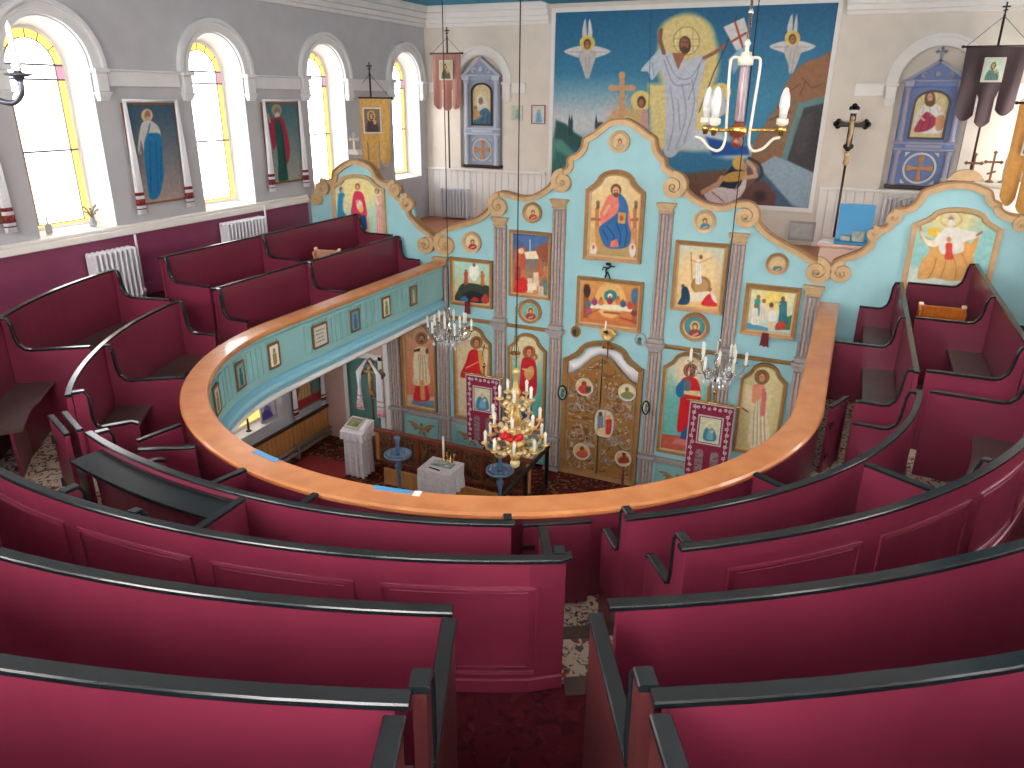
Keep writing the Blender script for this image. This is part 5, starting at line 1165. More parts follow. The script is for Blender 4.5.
def d(cv):
    cv.ell(481, 100, 7.5, 8, (214, 196, 140)); cv.ell(475, 107.5, 4.5, 5, (210, 192, 140)); cv.blob([(475, 108), (480, 105), (486, 107), (490, 114), (491, 127), (471, 127), (471, 116)], (196, 192, 184)); cv.blob([(479, 112), (486, 108), (492, 116), (493, 128), (472, 128), (476, 118)], (64, 104, 128)); cv.blob([(477, 98), (481, 94.5), (486, 99), (487, 107), (483, 106), (477, 106)], (206, 204, 196))
    cv.ell(480.8, 101, 2.5, 3.6, (150, 112, 80)); cv.ell(475.5, 108, 1.9, 2.3, (156, 118, 84)); cv.blob([(473, 111), (478, 110), (480, 117), (474, 119)], (190, 150, 100)); cv.line([(484, 112), (480, 126)], .8, (40, 70, 92)); cv.line([(488, 114), (487, 126)], .8, (40, 70, 92)); cv.line([(482, 116), (476, 118)], 1.4, (160, 120, 88)); cv.line([(474, 120), (476, 127)], .8, (44, 76, 98))
shrine('narrow grey-blue wall shrine with pediment and orange cross panel in the left niche', -4.0, .82, 4.47, 6.62, mat('shrine_grey_blue', (152, 162, 184), .5, var=.06), mat('shrine_trim_pale', (186, 192, 208), .5), d, (206, 190, 150))
def d(cv):
    cv.ell(929, 104, 20, 26, (214, 200, 150), 4); cv.ell(930, 96, 9, 9, (226, 210, 160)); cv.ringl(930, 96, 9, 9, .6, (170, 140, 90))
    cv.blob([(922, 108), (926, 104), (935, 104), (941, 108), (946, 120), (944, 132), (917, 132), (915, 118)], (222, 218, 212)); cv.blob([(926, 112), (934, 116), (937, 121), (932, 128), (922, 132), (914, 131), (918, 122)], (164, 54, 84)); cv.blob([(936, 118), (943, 115), (945, 122), (942, 129), (936, 130)], (196, 140, 104))
    for p in ([(924, 108), (921, 118)], [(930, 107), (931, 116)], [(937, 108), (940, 116)]): cv.line(p, .8, (170, 168, 170))
    for p in ([(926, 116), (920, 130)], [(931, 118), (927, 130)]): cv.line(p, .8, (116, 30, 56))
    cv.blob([(926, 93), (930, 90), (934, 93), (935.5, 101), (933, 106), (927, 106), (924.5, 101)], (104, 74, 52)); cv.ell(930, 97.5, 2.7, 4.2, (212, 166, 126)); cv.ell(930, 102.5, 2.2, 1.8, (112, 80, 56)); cv.line([(941, 112), (944, 105)], 2, (222, 184, 144)); cv.line([(919, 116), (924, 120)], 2, (222, 184, 144)); cv.line([(928.8, 97), (929.2, 97)], .6, (60, 40, 30)); cv.line([(930.9, 97), (931.3, 97)], .6, (60, 40, 30))
shrine('vivid blue wall shrine with pediment and orange cross panel in the right niche', 3.72, .92, 4.47, 6.50, mat('shrine_blue', (98, 120, 172), .5, var=.12), mat('shrine_trim_grey', (150, 150, 172), .5), d, (206, 190, 140))
# ------------------------------------------------------------------ church banners on poles
def banner(label, top, w, h, yaw, m, tails, pole_top, pole_bot, pdraw, pbox, wav=.018, fringe=None):
    # cloth hung from a short crossbar; yaw = direction the cloth faces, turned from -y
    top = np.array(top, float); ax = np.array([cos(yaw), sin(yaw), 0]); nm = np.array([sin(yaw), -cos(yaw), 0])
    t = thing('church_banner', label, 'banner', (top[0], top[1], pole_bot), 'church banners on poles')
    nx, nz = 25, 22; mb = MB(); vs = []; fs = []
    def length(u):
        f = (u*len(tails)) % 1.0; k = min(len(tails)-1, int(u*len(tails))); L = tails[k]
        return h*(L-.10*(abs(f-.5)*2)**2), abs(f-.5) > .44 and .01 < u < .99
    for i in range(nx+1):
        u = i/nx; L, cut = length(min(u, .9999)); 
        for j in range(nz+1):
            v = j/nz; d_ = wav*sin(u*15+v*2)*(.15+v); p = top+ax*(u-.5)*w*(1-.06*v)-np.array([0, 0, v*L])+nm*d_
            vs.append(p)
    for i in range(nx):
        um = (i+.5)/nx; f = (um*len(tails)) % 1.0
        for j in range(nz):
            if j > nz*.66 and len(tails) > 1 and (f < .07 or f > .93) and .05 < um < .95: continue
            a = i*(nz+1)+j; fs.append([a, a+nz+1, a+nz+2, a+1])
    n = len(vs); vs2 = vs+[p+nm*-.008 for p in vs]; mb.add(vs2, fs+[[q+n for q in f_][::-1] for f_ in fs], True)
    cl = part(t, 'cloth', mb, m)
    if fringe:
        mb = MB()
        for i in range(nx):
            mb.tube([vs[i*(nz+1)+nz]+nm*.004, vs[i*(nz+1)+nz]+nm*.004-np.array([0, 0, .05])], .008, 4)
        part(cl, 'fringe', mb, fringe)
    mb = MB(); mb.tube([top-ax*w*.56+np.array([0, 0, .01]), top+ax*w*.56+np.array([0, 0, .01])], .014, 8)
    for s in (-1, 1): mb.lathe([(.012, -.02), (.024, 0), (.012, .02)], top+ax*w*.56*s+np.array([0, 0, .01]), 8)
    part(t, 'hanging_rail', mb, M_DKWOOD)
    mb = MB(); b = top-nm*.03; mb.tube([(b[0], b[1], pole_bot), (b[0], b[1], pole_top)], .016, 8); 
    z = pole_top; mb.tube([(b[0], b[1], z), (b[0], b[1], z+.16)], .012, 6); mb.tube([b*[1, 1, 0]+np.array([0, 0, z+.10])-ax*.05, b*[1, 1, 0]+np.array([0, 0, z+.10])+ax*.05], .012, 6); mb.tube([b*[1, 1, 0]+np.array([0, 0, z+.05])-ax*.03, b*[1, 1, 0]+np.array([0, 0, z+.06])+ax*.03], .009, 6)
    part(t, 'pole', mb, M_DKWOOD, 'dark pole topped by a small cross')
    mb = MB()
    for s in (-1, 1): mb.tube([b*[1, 1, 0]+np.array([0, 0, z-.02]), top+ax*w*.5*s+np.array([0, 0, .02])], .004, 4)
    part(t, 'cord', mb, M_DKWOOD)
    # sewn picture
    pw, ph, zc = pbox; c = top-np.array([0, 0, zc])+nm*(wav*.75+.014); M3 = np.stack([ax, -nm, np.array([0, 0, 1.0])], 1)
    mb = MB(); mb.obox(c-nm*.004, (pw+.05, .012, ph+.05), M3, .003); pf = part(cl, 'picture_border', mb, M_CREAM)
    G = 22; cols = np.zeros((G+1, G+1, 3)); V = []; F = []
    for j in range(G+1):
        for i in range(G+1):
            u, v = i/G, j/G; cols[j, i] = pdraw(u, v); V.append(c+ax*(u-.5)*pw+np.array([0, 0, (v-.5)*ph])+nm*.005)
    for j in range(G):
        for i in range(G): a = j*(G+1)+i; F.append([a, a+1, a+G+2, a+G+1])
    me = bpy.data.meshes.new('picture'); L = OFF[t.name]; me.from_pydata([tuple(p-L) for p in V], [], F)
    at = me.color_attributes.new('paint', 'FLOAT_COLOR', 'POINT'); cc = np.clip(cols.reshape(-1, 3), 0, 255)/255; cc = np.where(cc <= .04045, cc/12.92, ((cc+.055)/1.055)**2.4)
    at.data.foreach_set('color', np.concatenate([cc, np.ones((len(cc), 1))], 1).ravel().astype(np.float32)); me.materials.append(paint_mat())
    o = bpy.data.objects.new('picture', me); COL.objects.link(o); o.parent = pf; OFF[o.name] = L
    return t
def bust(bg, robe, halo, skin=(196, 150, 116), kid=True):
    def f(u, v):
        def e(x, y, rx, ry): return ((u-x)/rx)**2+((v-y)/ry)**2 < 1
        if kid and e(.66, .42, .09, .09): return skin
        if e(.45, .68, .09, .13): return skin
        if e(.45, .68, .15, .19): return tuple(x*.7 for x in robe)
        if e(.45, .70, .26, .24): return halo
        if e(.5, .12, .38, .48): return robe if (u*6+v*3) % 1 > .2 else tuple(x*.75 for x in robe)
        return bg
    return f
ZT = at_y(968, 181.5, 13.4)[2]
c = at_y(446.5, 54, 13.45)
banner('faded red church banner with small icon on a dark pole, beside the left niche', c, .60, .98, .0, mat('cloth_faded_red', (178, 128, 116), .85, var=.12, scale=10, stretch=(3, 3, .3)), (1, 1.02, .99), c[2]+.30, 4.47, bust((196, 186, 150), (96, 96, 76), (206, 196, 150)), (.24, .30, .28), wav=.03)
c = at_y(998, 47, 13.45)
banner('dark plum church banner with small icon on a dark pole, beside the right niche', c, .78, 1.0, .0, mat('cloth_dark_plum', (74, 58, 62), .85, var=.15, scale=8, stretch=(3, 3, .3)), (1, 1.08, .92), c[2]+.42, ZT+.004, bust((190, 210, 196), (96, 130, 120), (206, 214, 170)), (.22, .28, .30), wav=.03)
c = at_x(371, 98.5, -5.06)
banner('golden yellow church banner with dark icon between the two far left windows', c, .64, 1.10, .62, mat('cloth_gold_brocade', (196, 152, 80), .6, metal=.15, var=.22, scale=22), (1, 1.1, 1), c[2]+.42, 3.47, bust((120, 96, 80), (70, 50, 56), (206, 160, 90)), (.27, .38, .36), wav=.012, fringe=M_GOLD)
c = at_y(1048, 104, 11.6)
banner('golden brown church banner cut off at the far right edge', c, .62, 1.25, -.5, mat('cloth_gold_brown', (186, 132, 62), .6, var=.15, scale=16), (1, 1.06, 1), c[2]+.40, 3.47, bust((110, 90, 70), (70, 50, 50), (190, 150, 90)), (.27, .38, .40), wav=.012)
# small framed pictures and notice on the back wall
def small_pic(label, x0, y0, x1, y1, m, bg, fig, fw=.02):
    o = boxpx(x0, y0, x1, y1, YB)
    def d(cv): 
        w_ = x1-x0; cv.robe((x0+x1)/2, y0+(y1-y0)*.35, y1-2, w_*.3, w_*.45, fig, 1); cv.ell((x0+x1)/2, y0+(y1-y0)*.32, w_*.12, w_*.14, (206, 160, 120))
    return icon('framed_picture', label, o, bg, d, fw=fw, m=m, plane=YB-.002, depth=.03, group='small frames on the back wall', cat='picture', lining=False)
small_pic('tiny pale green framed picture on the back wall behind the hanging wire', 512, 105.5, 523, 120.5, M_CREAM, (190, 206, 190), (150, 176, 170))
small_pic('tiny red-framed picture with a blue figure on the back wall, left of the mural', 532, 105, 545.5, 124, mat('frame_red', (160, 62, 50), .5), (206, 214, 214), (110, 170, 196))
o = boxpx(789, 221, 815, 240, YB); t = thing('notice_board', 'grey framed notice on the wall under the right corner of the mural', 'notice', ((o[0][0]+o[1][0])/2, YB-.02, o[0][1]))
mb = MB(); mb.ring(o, inset(o, .035), 'y', YB-.075, YB-.034); part(t, 'frame', mb, M_SILV); mb = MB(); mb.box(o[0][0]+.02, o[1][0]-.02, YB-.05, YB-.036, o[0][1]+.02, o[2][1]-.02); part(t, 'sheet', mb, mat('notice_grey', (186, 186, 184), .6, var=.12, scale=9))
# ------------------------------------------------------------------ radiators
def radiator(label, p0, p1, z0, z1, nrm, n, pipe=True):
    p0, p1 = np.array(p0, float), np.array(p1, float); d = (p1-p0); L = np.linalg.norm(d); d /= L; nm = np.array(nrm, float)
    t = thing('radiator', label, 'radiator', ((p0+p1)/2)[:2].tolist()+[z0], 'column radiators'); H = z1-z0; w = L/n
    for k in range(n):
        c = p0+d*w*(k+.5); mb = MB()
        a = np.array([c[0], c[1], 0])+np.array([nm[0], nm[1], 0])*.0
        M3 = np.stack([np.array([d[0], d[1], 0]), np.array([nm[0], nm[1], 0]), np.array([0, 0, 1.0])], 1)
        ctr = np.array([c[0]+nm[0]*.085, c[1]+nm[1]*.085, 0])
        mb.obox(ctr+np.array([0, 0, (z0+z1)/2]), (w*.46, .17, H-.02), M3, .012)
        for z in (z0+.045, z1-.03): mb.obox(ctr+np.array([0, 0, z]), (w*.72, .16, .05), M3, .02)
        part(t, 'column', mb, M_RAD)
    mb = MB(); c0 = np.array([p0[0]+nm[0]*.085, p0[1]+nm[1]*.085, 0]); c1 = np.array([p1[0]+nm[0]*.085, p1[1]+nm[1]*.085, 0])
    for z in (z0+.045, z1-.04): mb = MB(); mb.tube([c0+np.array([0, 0, z]), c1+np.array([0, 0, z])], .018, 6); part(t, 'connecting_tube', mb, M_RAD)
    if pipe:
        mb = MB(); e = c1+np.array([d[0]*.06, d[1]*.06, 0]); mb.tube([e+np.array([0, 0, z0-.04]), e+np.array([0, 0, z1+.12])], .014, 6); mb.tube([c1+np.array([0, 0, z0+.045]), e+np.array([0, 0, z0+.045])], .014, 6); mb.lathe([(.02, 0), (.03, .02), (.03, .05), (.02, .07)], e+np.array([0, 0, z0+.01]), 8); part(t, 'feed_pipe', mb, M_RAD)
    mb = MB()
    for c in (p0+d*w*.5, p1-d*w*.5):
        for q in (.04, .13): mb = MB(); mb.tube([(c[0]+nm[0]*q, c[1]+nm[1]*q, z0-.045), (c[0]+nm[0]*q, c[1]+nm[1]*q, z0+.04)], .018, 6); part(t, 'foot', mb, M_RAD)
radiator('white column radiator on the maroon dado under the nearest left window', (-XW+.05, 5.83, 0), (-XW+.05, 6.44, 0), 3.45, 4.07, (1, 0, 0), 9)
radiator('white column radiator on the maroon dado under the second left window', (-XW+.05, 7.93, 0), (-XW+.05, 8.74, 0), 3.47, 4.13, (1, 0, 0), 12)
radiator('white column radiator standing on the loft floor below the left niche', (at_y(439, 200, 13.6)[0], 13.78, 0), (at_y(467, 200, 13.6)[0], 13.78, 0), 3.50, 4.06, (0, -1, 0), 9)
radiator('white column radiator below the right niche, partly behind the screen', (3.28, 13.72, 0), (4.02, 13.72, 0), 3.50, 4.36, (0, -1, 0), 11, False)
# ------------------------------------------------------------------ items behind the right wing of the screen
t = thing('side_table', 'white boxed side table against the back wall behind the right wing', 'table', (4.62, 13.5, 3.45))
mb = MB(); mb.box(4.02, 5.14, 13.28, 13.73, ZT-.06, ZT, .01); part(t, 'table_top', mb, M_CREAM)
mb = MB(); mb.box(4.06, 5.10, 13.33, 13.72, 3.455, ZT-.065, .01); part(t, 'cabinet_body', mb, M_TRIM)
for lab, px, py in (('brown trefoil cross standing on the white side table, nearer the niche', 966, 199), ('brown slanted-bar cross standing on the white side table, nearer the candle', 984, 204)):
    c = at_y(px, py-24 if False else py, 13.38); x = c[0]; mb = MB(); cross3(mb, (x, ZT+.03), .36 if px < 970 else .40, .20, 13.37, 13.39, .03, px > 970, True); mb.lathe([(.06, 0), (.055, .02), (.03, .035)], (x, 13.38, ZT+.002), 12)
    single('standing_cross', lab, 'cross', mb, M_FRMD, (x, 13.38, ZT+.002), 'crosses on the side table')
c = at_y(1003, 195, 13.42); t = thing('altar_candle', 'thick white candle on the white side table at the far right', 'candle', (c[0], 13.42, ZT+.002))
mb = MB(); mb.lathe([(.06, .04), (.075, .10), (.07, .3), (.045, .52), (.025, .58)], (c[0], 13.42, ZT), 14); part(t, 'wax_body', mb, M_CANDLE); mb = MB(); mb.lathe([(.11, 0), (.11, .02), (.06, .035), (.06, .045)], (c[0], 13.42, ZT+.002), 14); part(t, 'dish', mb, M_SILV); mb = MB(); mb.tube([(c[0], 13.42, ZT+.58), (c[0], 13.42, ZT+.61)], .005, 5); part(t, 'wick', mb, M_BLACK)
# processional cross
c = at_y(852, 124, 13.3); x, y, z = c; t = thing('processional_cross', 'dark processional crucifix on a tall pole standing right of the mural', 'crucifix', (x, y, 3.45))
mb = MB(); mb.tube([(x, y, 3.455), (x, y, z-.50)], .018, 8); part(t, 'pole', mb, M_DKWOOD)
mb = MB(); mb.lathe([(.02, -.62), (.05, -.58), (.03, -.50), (.05, -.44), (.025, -.40)], c, 10); part(t, 'socket', mb, M_GOLD)
mb = MB(); mb.box(x-.045, x+.045, y-.02, y+.02, z-.36, z+.22, .01); mb.box(x-.19, x+.19, y-.019, y+.019, z-.045, z+.045, .01)
for px, pz in ((x-.195, z), (x+.195, z), (x, z+.225), (x, z-.33)):
    for a in (0, 90, 180, 270): mb.lathe([(.042, -.018), (.042, .018)], (px+.036*cos(radians(a)), y, pz+.036*sin(radians(a))), 10, axis='y')
part(t, 'cross', mb, M_BLACK)
mb = MB(); yy = y-.045
mb.tube([(x, yy, z+.05), (x, yy, z-.02), (x+.01, yy, z-.12), (x-.005, yy-.01, z-.22), (x, yy, z-.33)], [.022, .034, .028, .022, .012], 8); mb.lathe([(.005, -.035), (.026, -.02), (.03, 0), (.022, .025), (.004, .034)], (x, yy-.005, z+.085), 10)
for s in (-1, 1): mb.tube([(x+s*.02, yy, z+.035), (x+s*.09, yy, z+.03), (x+s*.17, yy+.01, z+.055)], [.015, .012, .008], 6)
part(t, 'figure', mb, M_GOLD, 'gilt figure on the cross'); mb = MB(); mb.box(x-.06, x+.06, y-.03, y-.021, z+.155, z+.205, .003); part(t, 'title_plate', mb, M_CREAM)
# cabinet with blue folder behind the dip of the screen
t = thing('low_cabinet', 'low pinkish cabinet behind the dip in the right side of the screen', 'cabinet', (2.9, 10.5, 3.45))
mb = MB(); mb.box(2.50, 3.32, 10.24, 10.82, 4.06, 4.10, .01); part(t, 'cabinet_top', mb, mat('cabinet_pink', (214, 176, 162), .6)); mb = MB(); mb.box(2.54, 3.28, 10.28, 10.80, 3.455, 4.055, .01); part(t, 'body', mb, mat('cabinet_pink', (214, 176, 162), .6))
M_BLUEC = mat('blue_card', (30, 140, 196), .45)
xb0, xb1 = 2.70, 3.12; t = thing('blue_box', 'bright blue open box lid standing on the low cabinet behind the screen', 'box', (2.9, 10.5, 4.105))
M3 = np.array([[1, 0, 0], [0, cos(.22), sin(.22)], [0, -sin(.22), cos(.22)]])
mb = MB(); mb.obox(((xb0+xb1)/2, 10.62, 4.335), (xb1-xb0, .018, .46), M3, .004); part(t, 'lid', mb, M_BLUEC); mb = MB(); mb.box(xb0, xb1+.04, 10.30, 10.58, 4.106, 4.122, .004); part(t, 'base', mb, M_BLUEC)
mb = MB(); mb.box(xb0+.06, xb0+.18, 10.42, 10.53, 4.123, 4.19, .008); mb.box(xb0+.19, xb0+.34, 10.43, 10.55, 4.123, 4.24, .01); part(t, 'packet', mb, mat('packets_grey', (190, 186, 180), .6, col2=(110, 130, 110), scale=14))
mb = MB(); mb.prism([(2.51, 10.30), (2.69, 10.26), (2.69, 10.60), (2.56, 10.58)], 'z', 4.102, 4.108); single('paper', 'white sheet of paper on the low cabinet left of the blue box', 'paper', mb, M_WHITE, (2.6, 10.4, 4.102))
# ------------------------------------------------------------------ pictures with embroidered towels on the left wall
M_TOW = mat('towel_white', (226, 228, 234), .9, bump=.15, scale=20); M_EMB = mat('towel_embroidery', (70, 34, 40), .85, col2=(150, 40, 44), scale=30)
def wall_picture(label, y0, y1, z0, z1, bg0, bg1, draw, tow, tw=.11, x=-XW, px=None):
    t = thing('saint_picture', label, 'picture', (x+.03, (y0+y1)/2, z0), 'large saint pictures on the left wall')
    o = [(y0, z0), (y1, z0), (y1, z1), (y0, z1)]
    mb = MB(); mb.ring(o, inset(o, .025), 'x', x+.045, x+.002); part(t, 'frame', mb, M_FRMD)
    cv = Canvas('x', x+.034, y0+.01, y1-.01, z0+.01, z1-.01, .010, bg0); cv.vgrad(px[0], bg0, px[1], bg1); draw(cv); cv.mesh('painting', t)
    mb = MB(); mb.box(x+.004, x+.03, y0+.012, y1-.012, z0+.012, z1-.012); part(t, 'backing', mb, M_FRMD)
    tt_ = thing('embroidered_towel', tow, 'towel', (x+.06, (y0+y1)/2, z0-.1), 'embroidered towels over the pictures')
    mb = MB(); mes = []
    for s, yy in ((-1, y0), (1, y1)):
        n = 9; me_ = MB(); mes.append(me_)
        for k in range(n):                                             # gathered hanging folds
            f = (k-(n-1)/2)/((n-1)/2); ya = yy+f*tw*.5; top = np.array([x+.066+.010*(k % 2), yy+f*tw*.12, z1+.03]); bot = np.array([x+.07+.016*(k % 2), ya, z0-.10])
            mb.tube([top, top*.5+bot*.5+np.array([.004, 0, 0]), bot], [.008, .012, .014], 6)
            for q0, q1 in ((.80, .83), (.86, .92), (.945, .955)): me_.tube([top*(1-q0)+bot*q0, top*(1-q1)+bot*q1], [.0155, .0155], 6)
    mb.tube([(x+.068, y0-.02, z1+.03), (x+.068, (y0+y1)/2, z1+.022), (x+.068, y1+.02, z1+.03)], .016, 8)
    c_ = part(tt_, 'hanging_linen', mb, M_TOW)
    for me_ in mes: part(tt_, 'embroidered_end', me_, M_EMB, 'dark red and black embroidered bands')
    return t
def d(cv):
    cv.ell(147, 115.5, 5.6, 6.5, (214, 186, 140)); cv.ell(147.5, 115, 3, 4.6, (150, 104, 80)); cv.ell(148, 119, 2.4, 2.8, (176, 160, 150))
    cv.blob([(143, 122), (151, 121), (159, 128), (161, 140), (158, 150), (145, 152), (141, 140), (140, 150), (139, 154), (138, 148), (140, 130)], (196, 190, 186)); cv.blob([(146, 136), (152, 133), (161, 136), (163, 160), (164, 175), (159, 196), (150, 198), (147, 180), (144, 150)], (24, 110, 160)); cv.line([(150, 124), (146, 140)], 1.5, (60, 120, 160)); cv.ell(140, 153, 1.5, 2, (190, 140, 110))
    for p in ([(150, 142), (151, 192)], [(156, 142), (158, 190)], [(161, 146), (161, 180)]): cv.line(p, 1, (12, 72, 120), .5, .8)
wall_picture('tall picture of a bright-blue-robed saint between the two nearest windows', 6.72, 7.49, 4.50, 5.69, (56, 84, 104), (160, 140, 132), d, 'white embroidered towel draped over the blue-robed saint picture', px=(112, 200))
def d(cv):
    cv.ell(276.5, 110, 5, 6, (150, 150, 130)); cv.ell(277, 111, 2.8, 4, (140, 110, 90)); cv.ell(277.3, 116, 2.4, 4, (200, 196, 190)); cv.blob([(272, 119), (281, 117), (286, 128), (290, 150), (287, 164), (282, 150), (278, 140), (274, 150), (271, 140), (269, 122)], (150, 30, 60)); cv.blob([(275, 122), (280, 121), (284, 140), (288, 176), (288, 180), (279, 181), (278, 160), (276, 140)], (22, 80, 70)); cv.line([(270, 122), (268, 114)], 2, (190, 140, 110)); cv.line([(281, 126), (286, 172)], .8, (14, 50, 46))
wall_picture('tall picture of a saint in crimson and dark green between windows', 9.09, 9.88, 4.53, 5.69, (60, 100, 110), (150, 150, 140), d, 'white embroidered towel draped over the crimson-robed saint picture', px=(105, 180))
def d(cv): cv.robe(4, 140, 215, 14, 20, (120, 90, 70), 3); cv.ell(4, 130, 5, 6, (170, 130, 100))
wall_picture('saint picture cut off at the left edge of the view', 4.28, 5.07, 4.52, 5.69, (80, 90, 96), (120, 100, 80), d, 'white embroidered towel with dark bands at the left edge of the view', px=(120, 230))
# things on the window sills
for lab, yy, kind in (('small dark flower vase on the nearest left window sill, right end', 6.18, 0), ('small grey candle jar on the nearest left window sill, left end', 5.62, 1)):
    x = -XW-.14; t = thing('sill_vase' if kind == 0 else 'candle_jar', lab, 'vase' if kind == 0 else 'jar', (x, yy, 4.318))
    mb = MB(); mb.lathe([(.035, 0), (.045, .04), (.03, .08), (.036, .10)] if kind == 0 else [(.035, 0), (.035, .09), (.03, .10)], (x, yy, 4.318), 12); part(t, 'vessel', mb, mat('sill_grey', (150, 150, 150), .4))
    mb = MB()
    if kind == 0:
        for k in range(9): a = k*2.4; mb.tube([(x, yy, 4.41), (x+.04*cos(a), yy+.05*sin(a), 4.46+.01*k), (x+.07*cos(a), yy+.09*sin(a), 4.47+.012*k)], [.004, .008, .012], 5)
        part(t, 'dried_flowers', mb, mat('dried_flowers', (120, 110, 96), .8))
    else: mb.tube([(x, yy, 4.418), (x, yy, 4.50)], .014, 8); part(t, 'candle', mb, M_CANDLE)
# little framed pictures on the gallery front
for k, tc in enumerate(PICT):
    b, o_ = frame(tc); r = 2.702
    lab = ['fourth','',''][0] if False else None
    hue = [((96, 130, 110), (190, 170, 120)), ((206, 206, 170), (120, 130, 80)), ((90, 150, 170), (60, 90, 130)), ((200, 196, 186), (120, 140, 130)), ((226, 222, 200), (150, 130, 80)), ((120, 160, 160), (40, 90, 90)), ((190, 190, 170), (120, 110, 80)), ((170, 180, 170), (90, 90, 80)), ((200, 190, 160), (90, 110, 90))][k % 9]
    ords = ['nearest the screen', 'second from the screen', 'third from the screen', 'fourth from the screen', 'fifth from the screen', 'sixth from the screen', 'seventh from the screen', 'eighth from the screen', 'ninth from the screen']
    t = thing('small_picture', 'small picture hung on the turquoise gallery front, '+ords[min(k, 8)], 'picture', gp(tc, r, 3.0), 'small pictures on the gallery front')
    tan = np.array([-o_[1], o_[0], 0]); wv, hv = (.26 if k == 3 else .17), .26; zc = 3.13
    M3 = np.stack([tan, o_, np.array([0, 0, 1.0])], 1); c = b+o_*(r-.006)+np.array([0, 0, zc])
    mb = MB(); 
    for dx, dz, lx, lz in ((0, hv/2, wv, .014), (0, -hv/2, wv, .014), (wv/2, 0, .014, hv), (-wv/2, 0, .014, hv)): mb.obox(c+tan*dx+np.array([0, 0, dz]), (lx+.014, .014, lz+.014), M3, .003)
    part(t, 'frame', mb, M_FRMD)
    mb = MB(); mb.obox(c, (wv-.008, .006, hv-.008), M3); sh = part(t, 'picture_sheet', mb, mat('sheet_%d' % (k % 9), hue[0], .6, var=.1, scale=20))
    mb = MB(); q = c-o_*.004
    if k == 3:
        for i in range(4): mb.obox(q+np.array([0, 0, .07-.045*i])+tan*.01*(i % 2), (.17-.02*(i % 3), .003, .014), M3)
    else:
        mb.obox(q+np.array([0, 0, -.04]), (.06, .003, .13), M3); mb.obox(q+np.array([0, 0, .055]), (.04, .003, .05), M3, .001)
    part(sh, 'printed_motif', mb, mat('motif_%d' % (k % 9), hue[1], .6, var=.2, scale=25))
# ------------------------------------------------------------------ ground floor seen through the horseshoe
M_ALC = mat('alcove_pink', (214, 178, 168), .7, var=.05)
M_GREEN = mat('door_sage_green', (96, 140, 130), .55, var=.05)
mb = MB(); ya, yb = 10.0, 10.12
mb.box(-XW, -4.78, ya, yb, 0, 2.60); mb.box(-4.78, -4.02, ya, yb, 1.66, 2.60); mb.box(-4.02, -3.86, ya, yb, 0, 2.60)
struct('wall_alcove', mb, M_ALC)
mb = MB(); mb.box(-4.80, -4.73, ya-.03, ya-.001, 0, 1.70, .006); mb.box(-4.07, -3.99, ya-.03, ya-.001, 0, 1.70, .006); mb.box(-4.80, -3.99, ya-.03, ya-.001, 1.62, 1.72, .006); mb.box(-3.94, -3.84, ya-.06, ya-.001, 0, 2.55, .01)
struct('trim_90', mb, M_TRIM)
mb = MB(); mb.box(-4.775, -4.025, ya+.05, ya+.09, .01, 1.655); dr = struct('door_1', mb, M_GREEN)
mb = MB()
for z0, z1 in ((.12, .72), (.85, 1.55)):
    q = [(-4.66, z0), (-4.14, z0), (-4.14, z1), (-4.66, z1)]; mb.ring(q, inset(q, .03), 'y', ya+.04, ya+.05)
part(dr, 'door_panel', mb, M_GREEN)
mb = MB()
k = 2.4
while k < 9.98: mb.box(-XW+.001, -XW+.03, k+.003, min(k+.105, 9.985)-.003, .06, .56, .006); k += .105
mb.box(-XW+.001, -XW+.02, 2.4, 9.985, .02, .58); struct('baseboard_lower', mb, M_PINE)
mb = MB(); mb.box(-XW+.001, -XW+.06, 2.4, 9.985, .58, .63, .01); struct('trim_91', mb, M_DKWOOD)
mb = MB(); mb.tube([(-XW+.10, 2.5, .11), (-XW+.10, 9.93, .11)], .035, 10); mb.tube([(-XW+.10, 2.5, .21), (-XW+.10, 9.93, .21)], .03, 10)
for q in (3, 5, 7, 9): mb.box(-XW+.04, -XW+.14, q-.02, q+.02, .002, .25)
single('heating_pipe', 'pair of grey heating pipes along the foot of the boarded lower wall', 'pipe', mb, mat('pipe_grey', (150, 140, 134), .5), (-XW+.1, 6, .002))
mb = MB(); mb.box(-3.86, 3.86, 9.64, 9.98, .002, .28, .01); mb.box(-3.30, 3.86, 8.90, 9.66, .002, .28); struct('floor_platform', mb, M_CARPDK)
mb = MB(); mb.box(-3.31, 3.86, 8.865, 8.899, .002, .285, .006); struct('trim_97', mb, M_PINE)
mb = MB(); mb.box(-5.03, -4.0, 7.6, 9.2, .001, .012); single('red_carpet', 'plain bright red carpet by the boarded lower wall on the left', 'carpet', mb, mat('carpet_bright_red', (128, 28, 28), .9, var=.1, scale=12), (-4.5, 8.7, .001))
# picture with towel on the lower wall, and things on the lower sill
def d(cv): cv.robe(305, 376, 404, 10, 13, (190, 150, 96), 3); cv.poly([(296, 402), (322, 390), (322, 400), (296, 412)], (150, 40, 44)); cv.poly([(312, 378), (320, 374), (320, 390), (312, 394)], (90, 120, 116))
wall_picture('brown and red picture low on the wall under the gallery, above the boarding', 9.10, 9.84, .79, 1.62, (110, 100, 90), (130, 60, 50), d, 'white embroidered towel over the low picture under the gallery', tw=.09, px=(370, 405))
c = at_x(249, 432, -XW-.10); x, y = c[0], c[1]; mb = MB(); z = .822
mb.box(x-.012, x+.012, y-.014, y+.014, z+.02, z+.34); mb.box(x-.012, x+.012, y-.09, y+.09, z+.235, z+.262); mb.box(x-.012, x+.012, y-.05, y+.05, z+.29, z+.31); mb.lathe([(.05, 0), (.045, .012), (.02, .025)], (x, y, z), 10)
single('sill_cross', 'dark cross standing on the bright lower window sill', 'cross', mb, M_DKWOOD, (x, y, z))
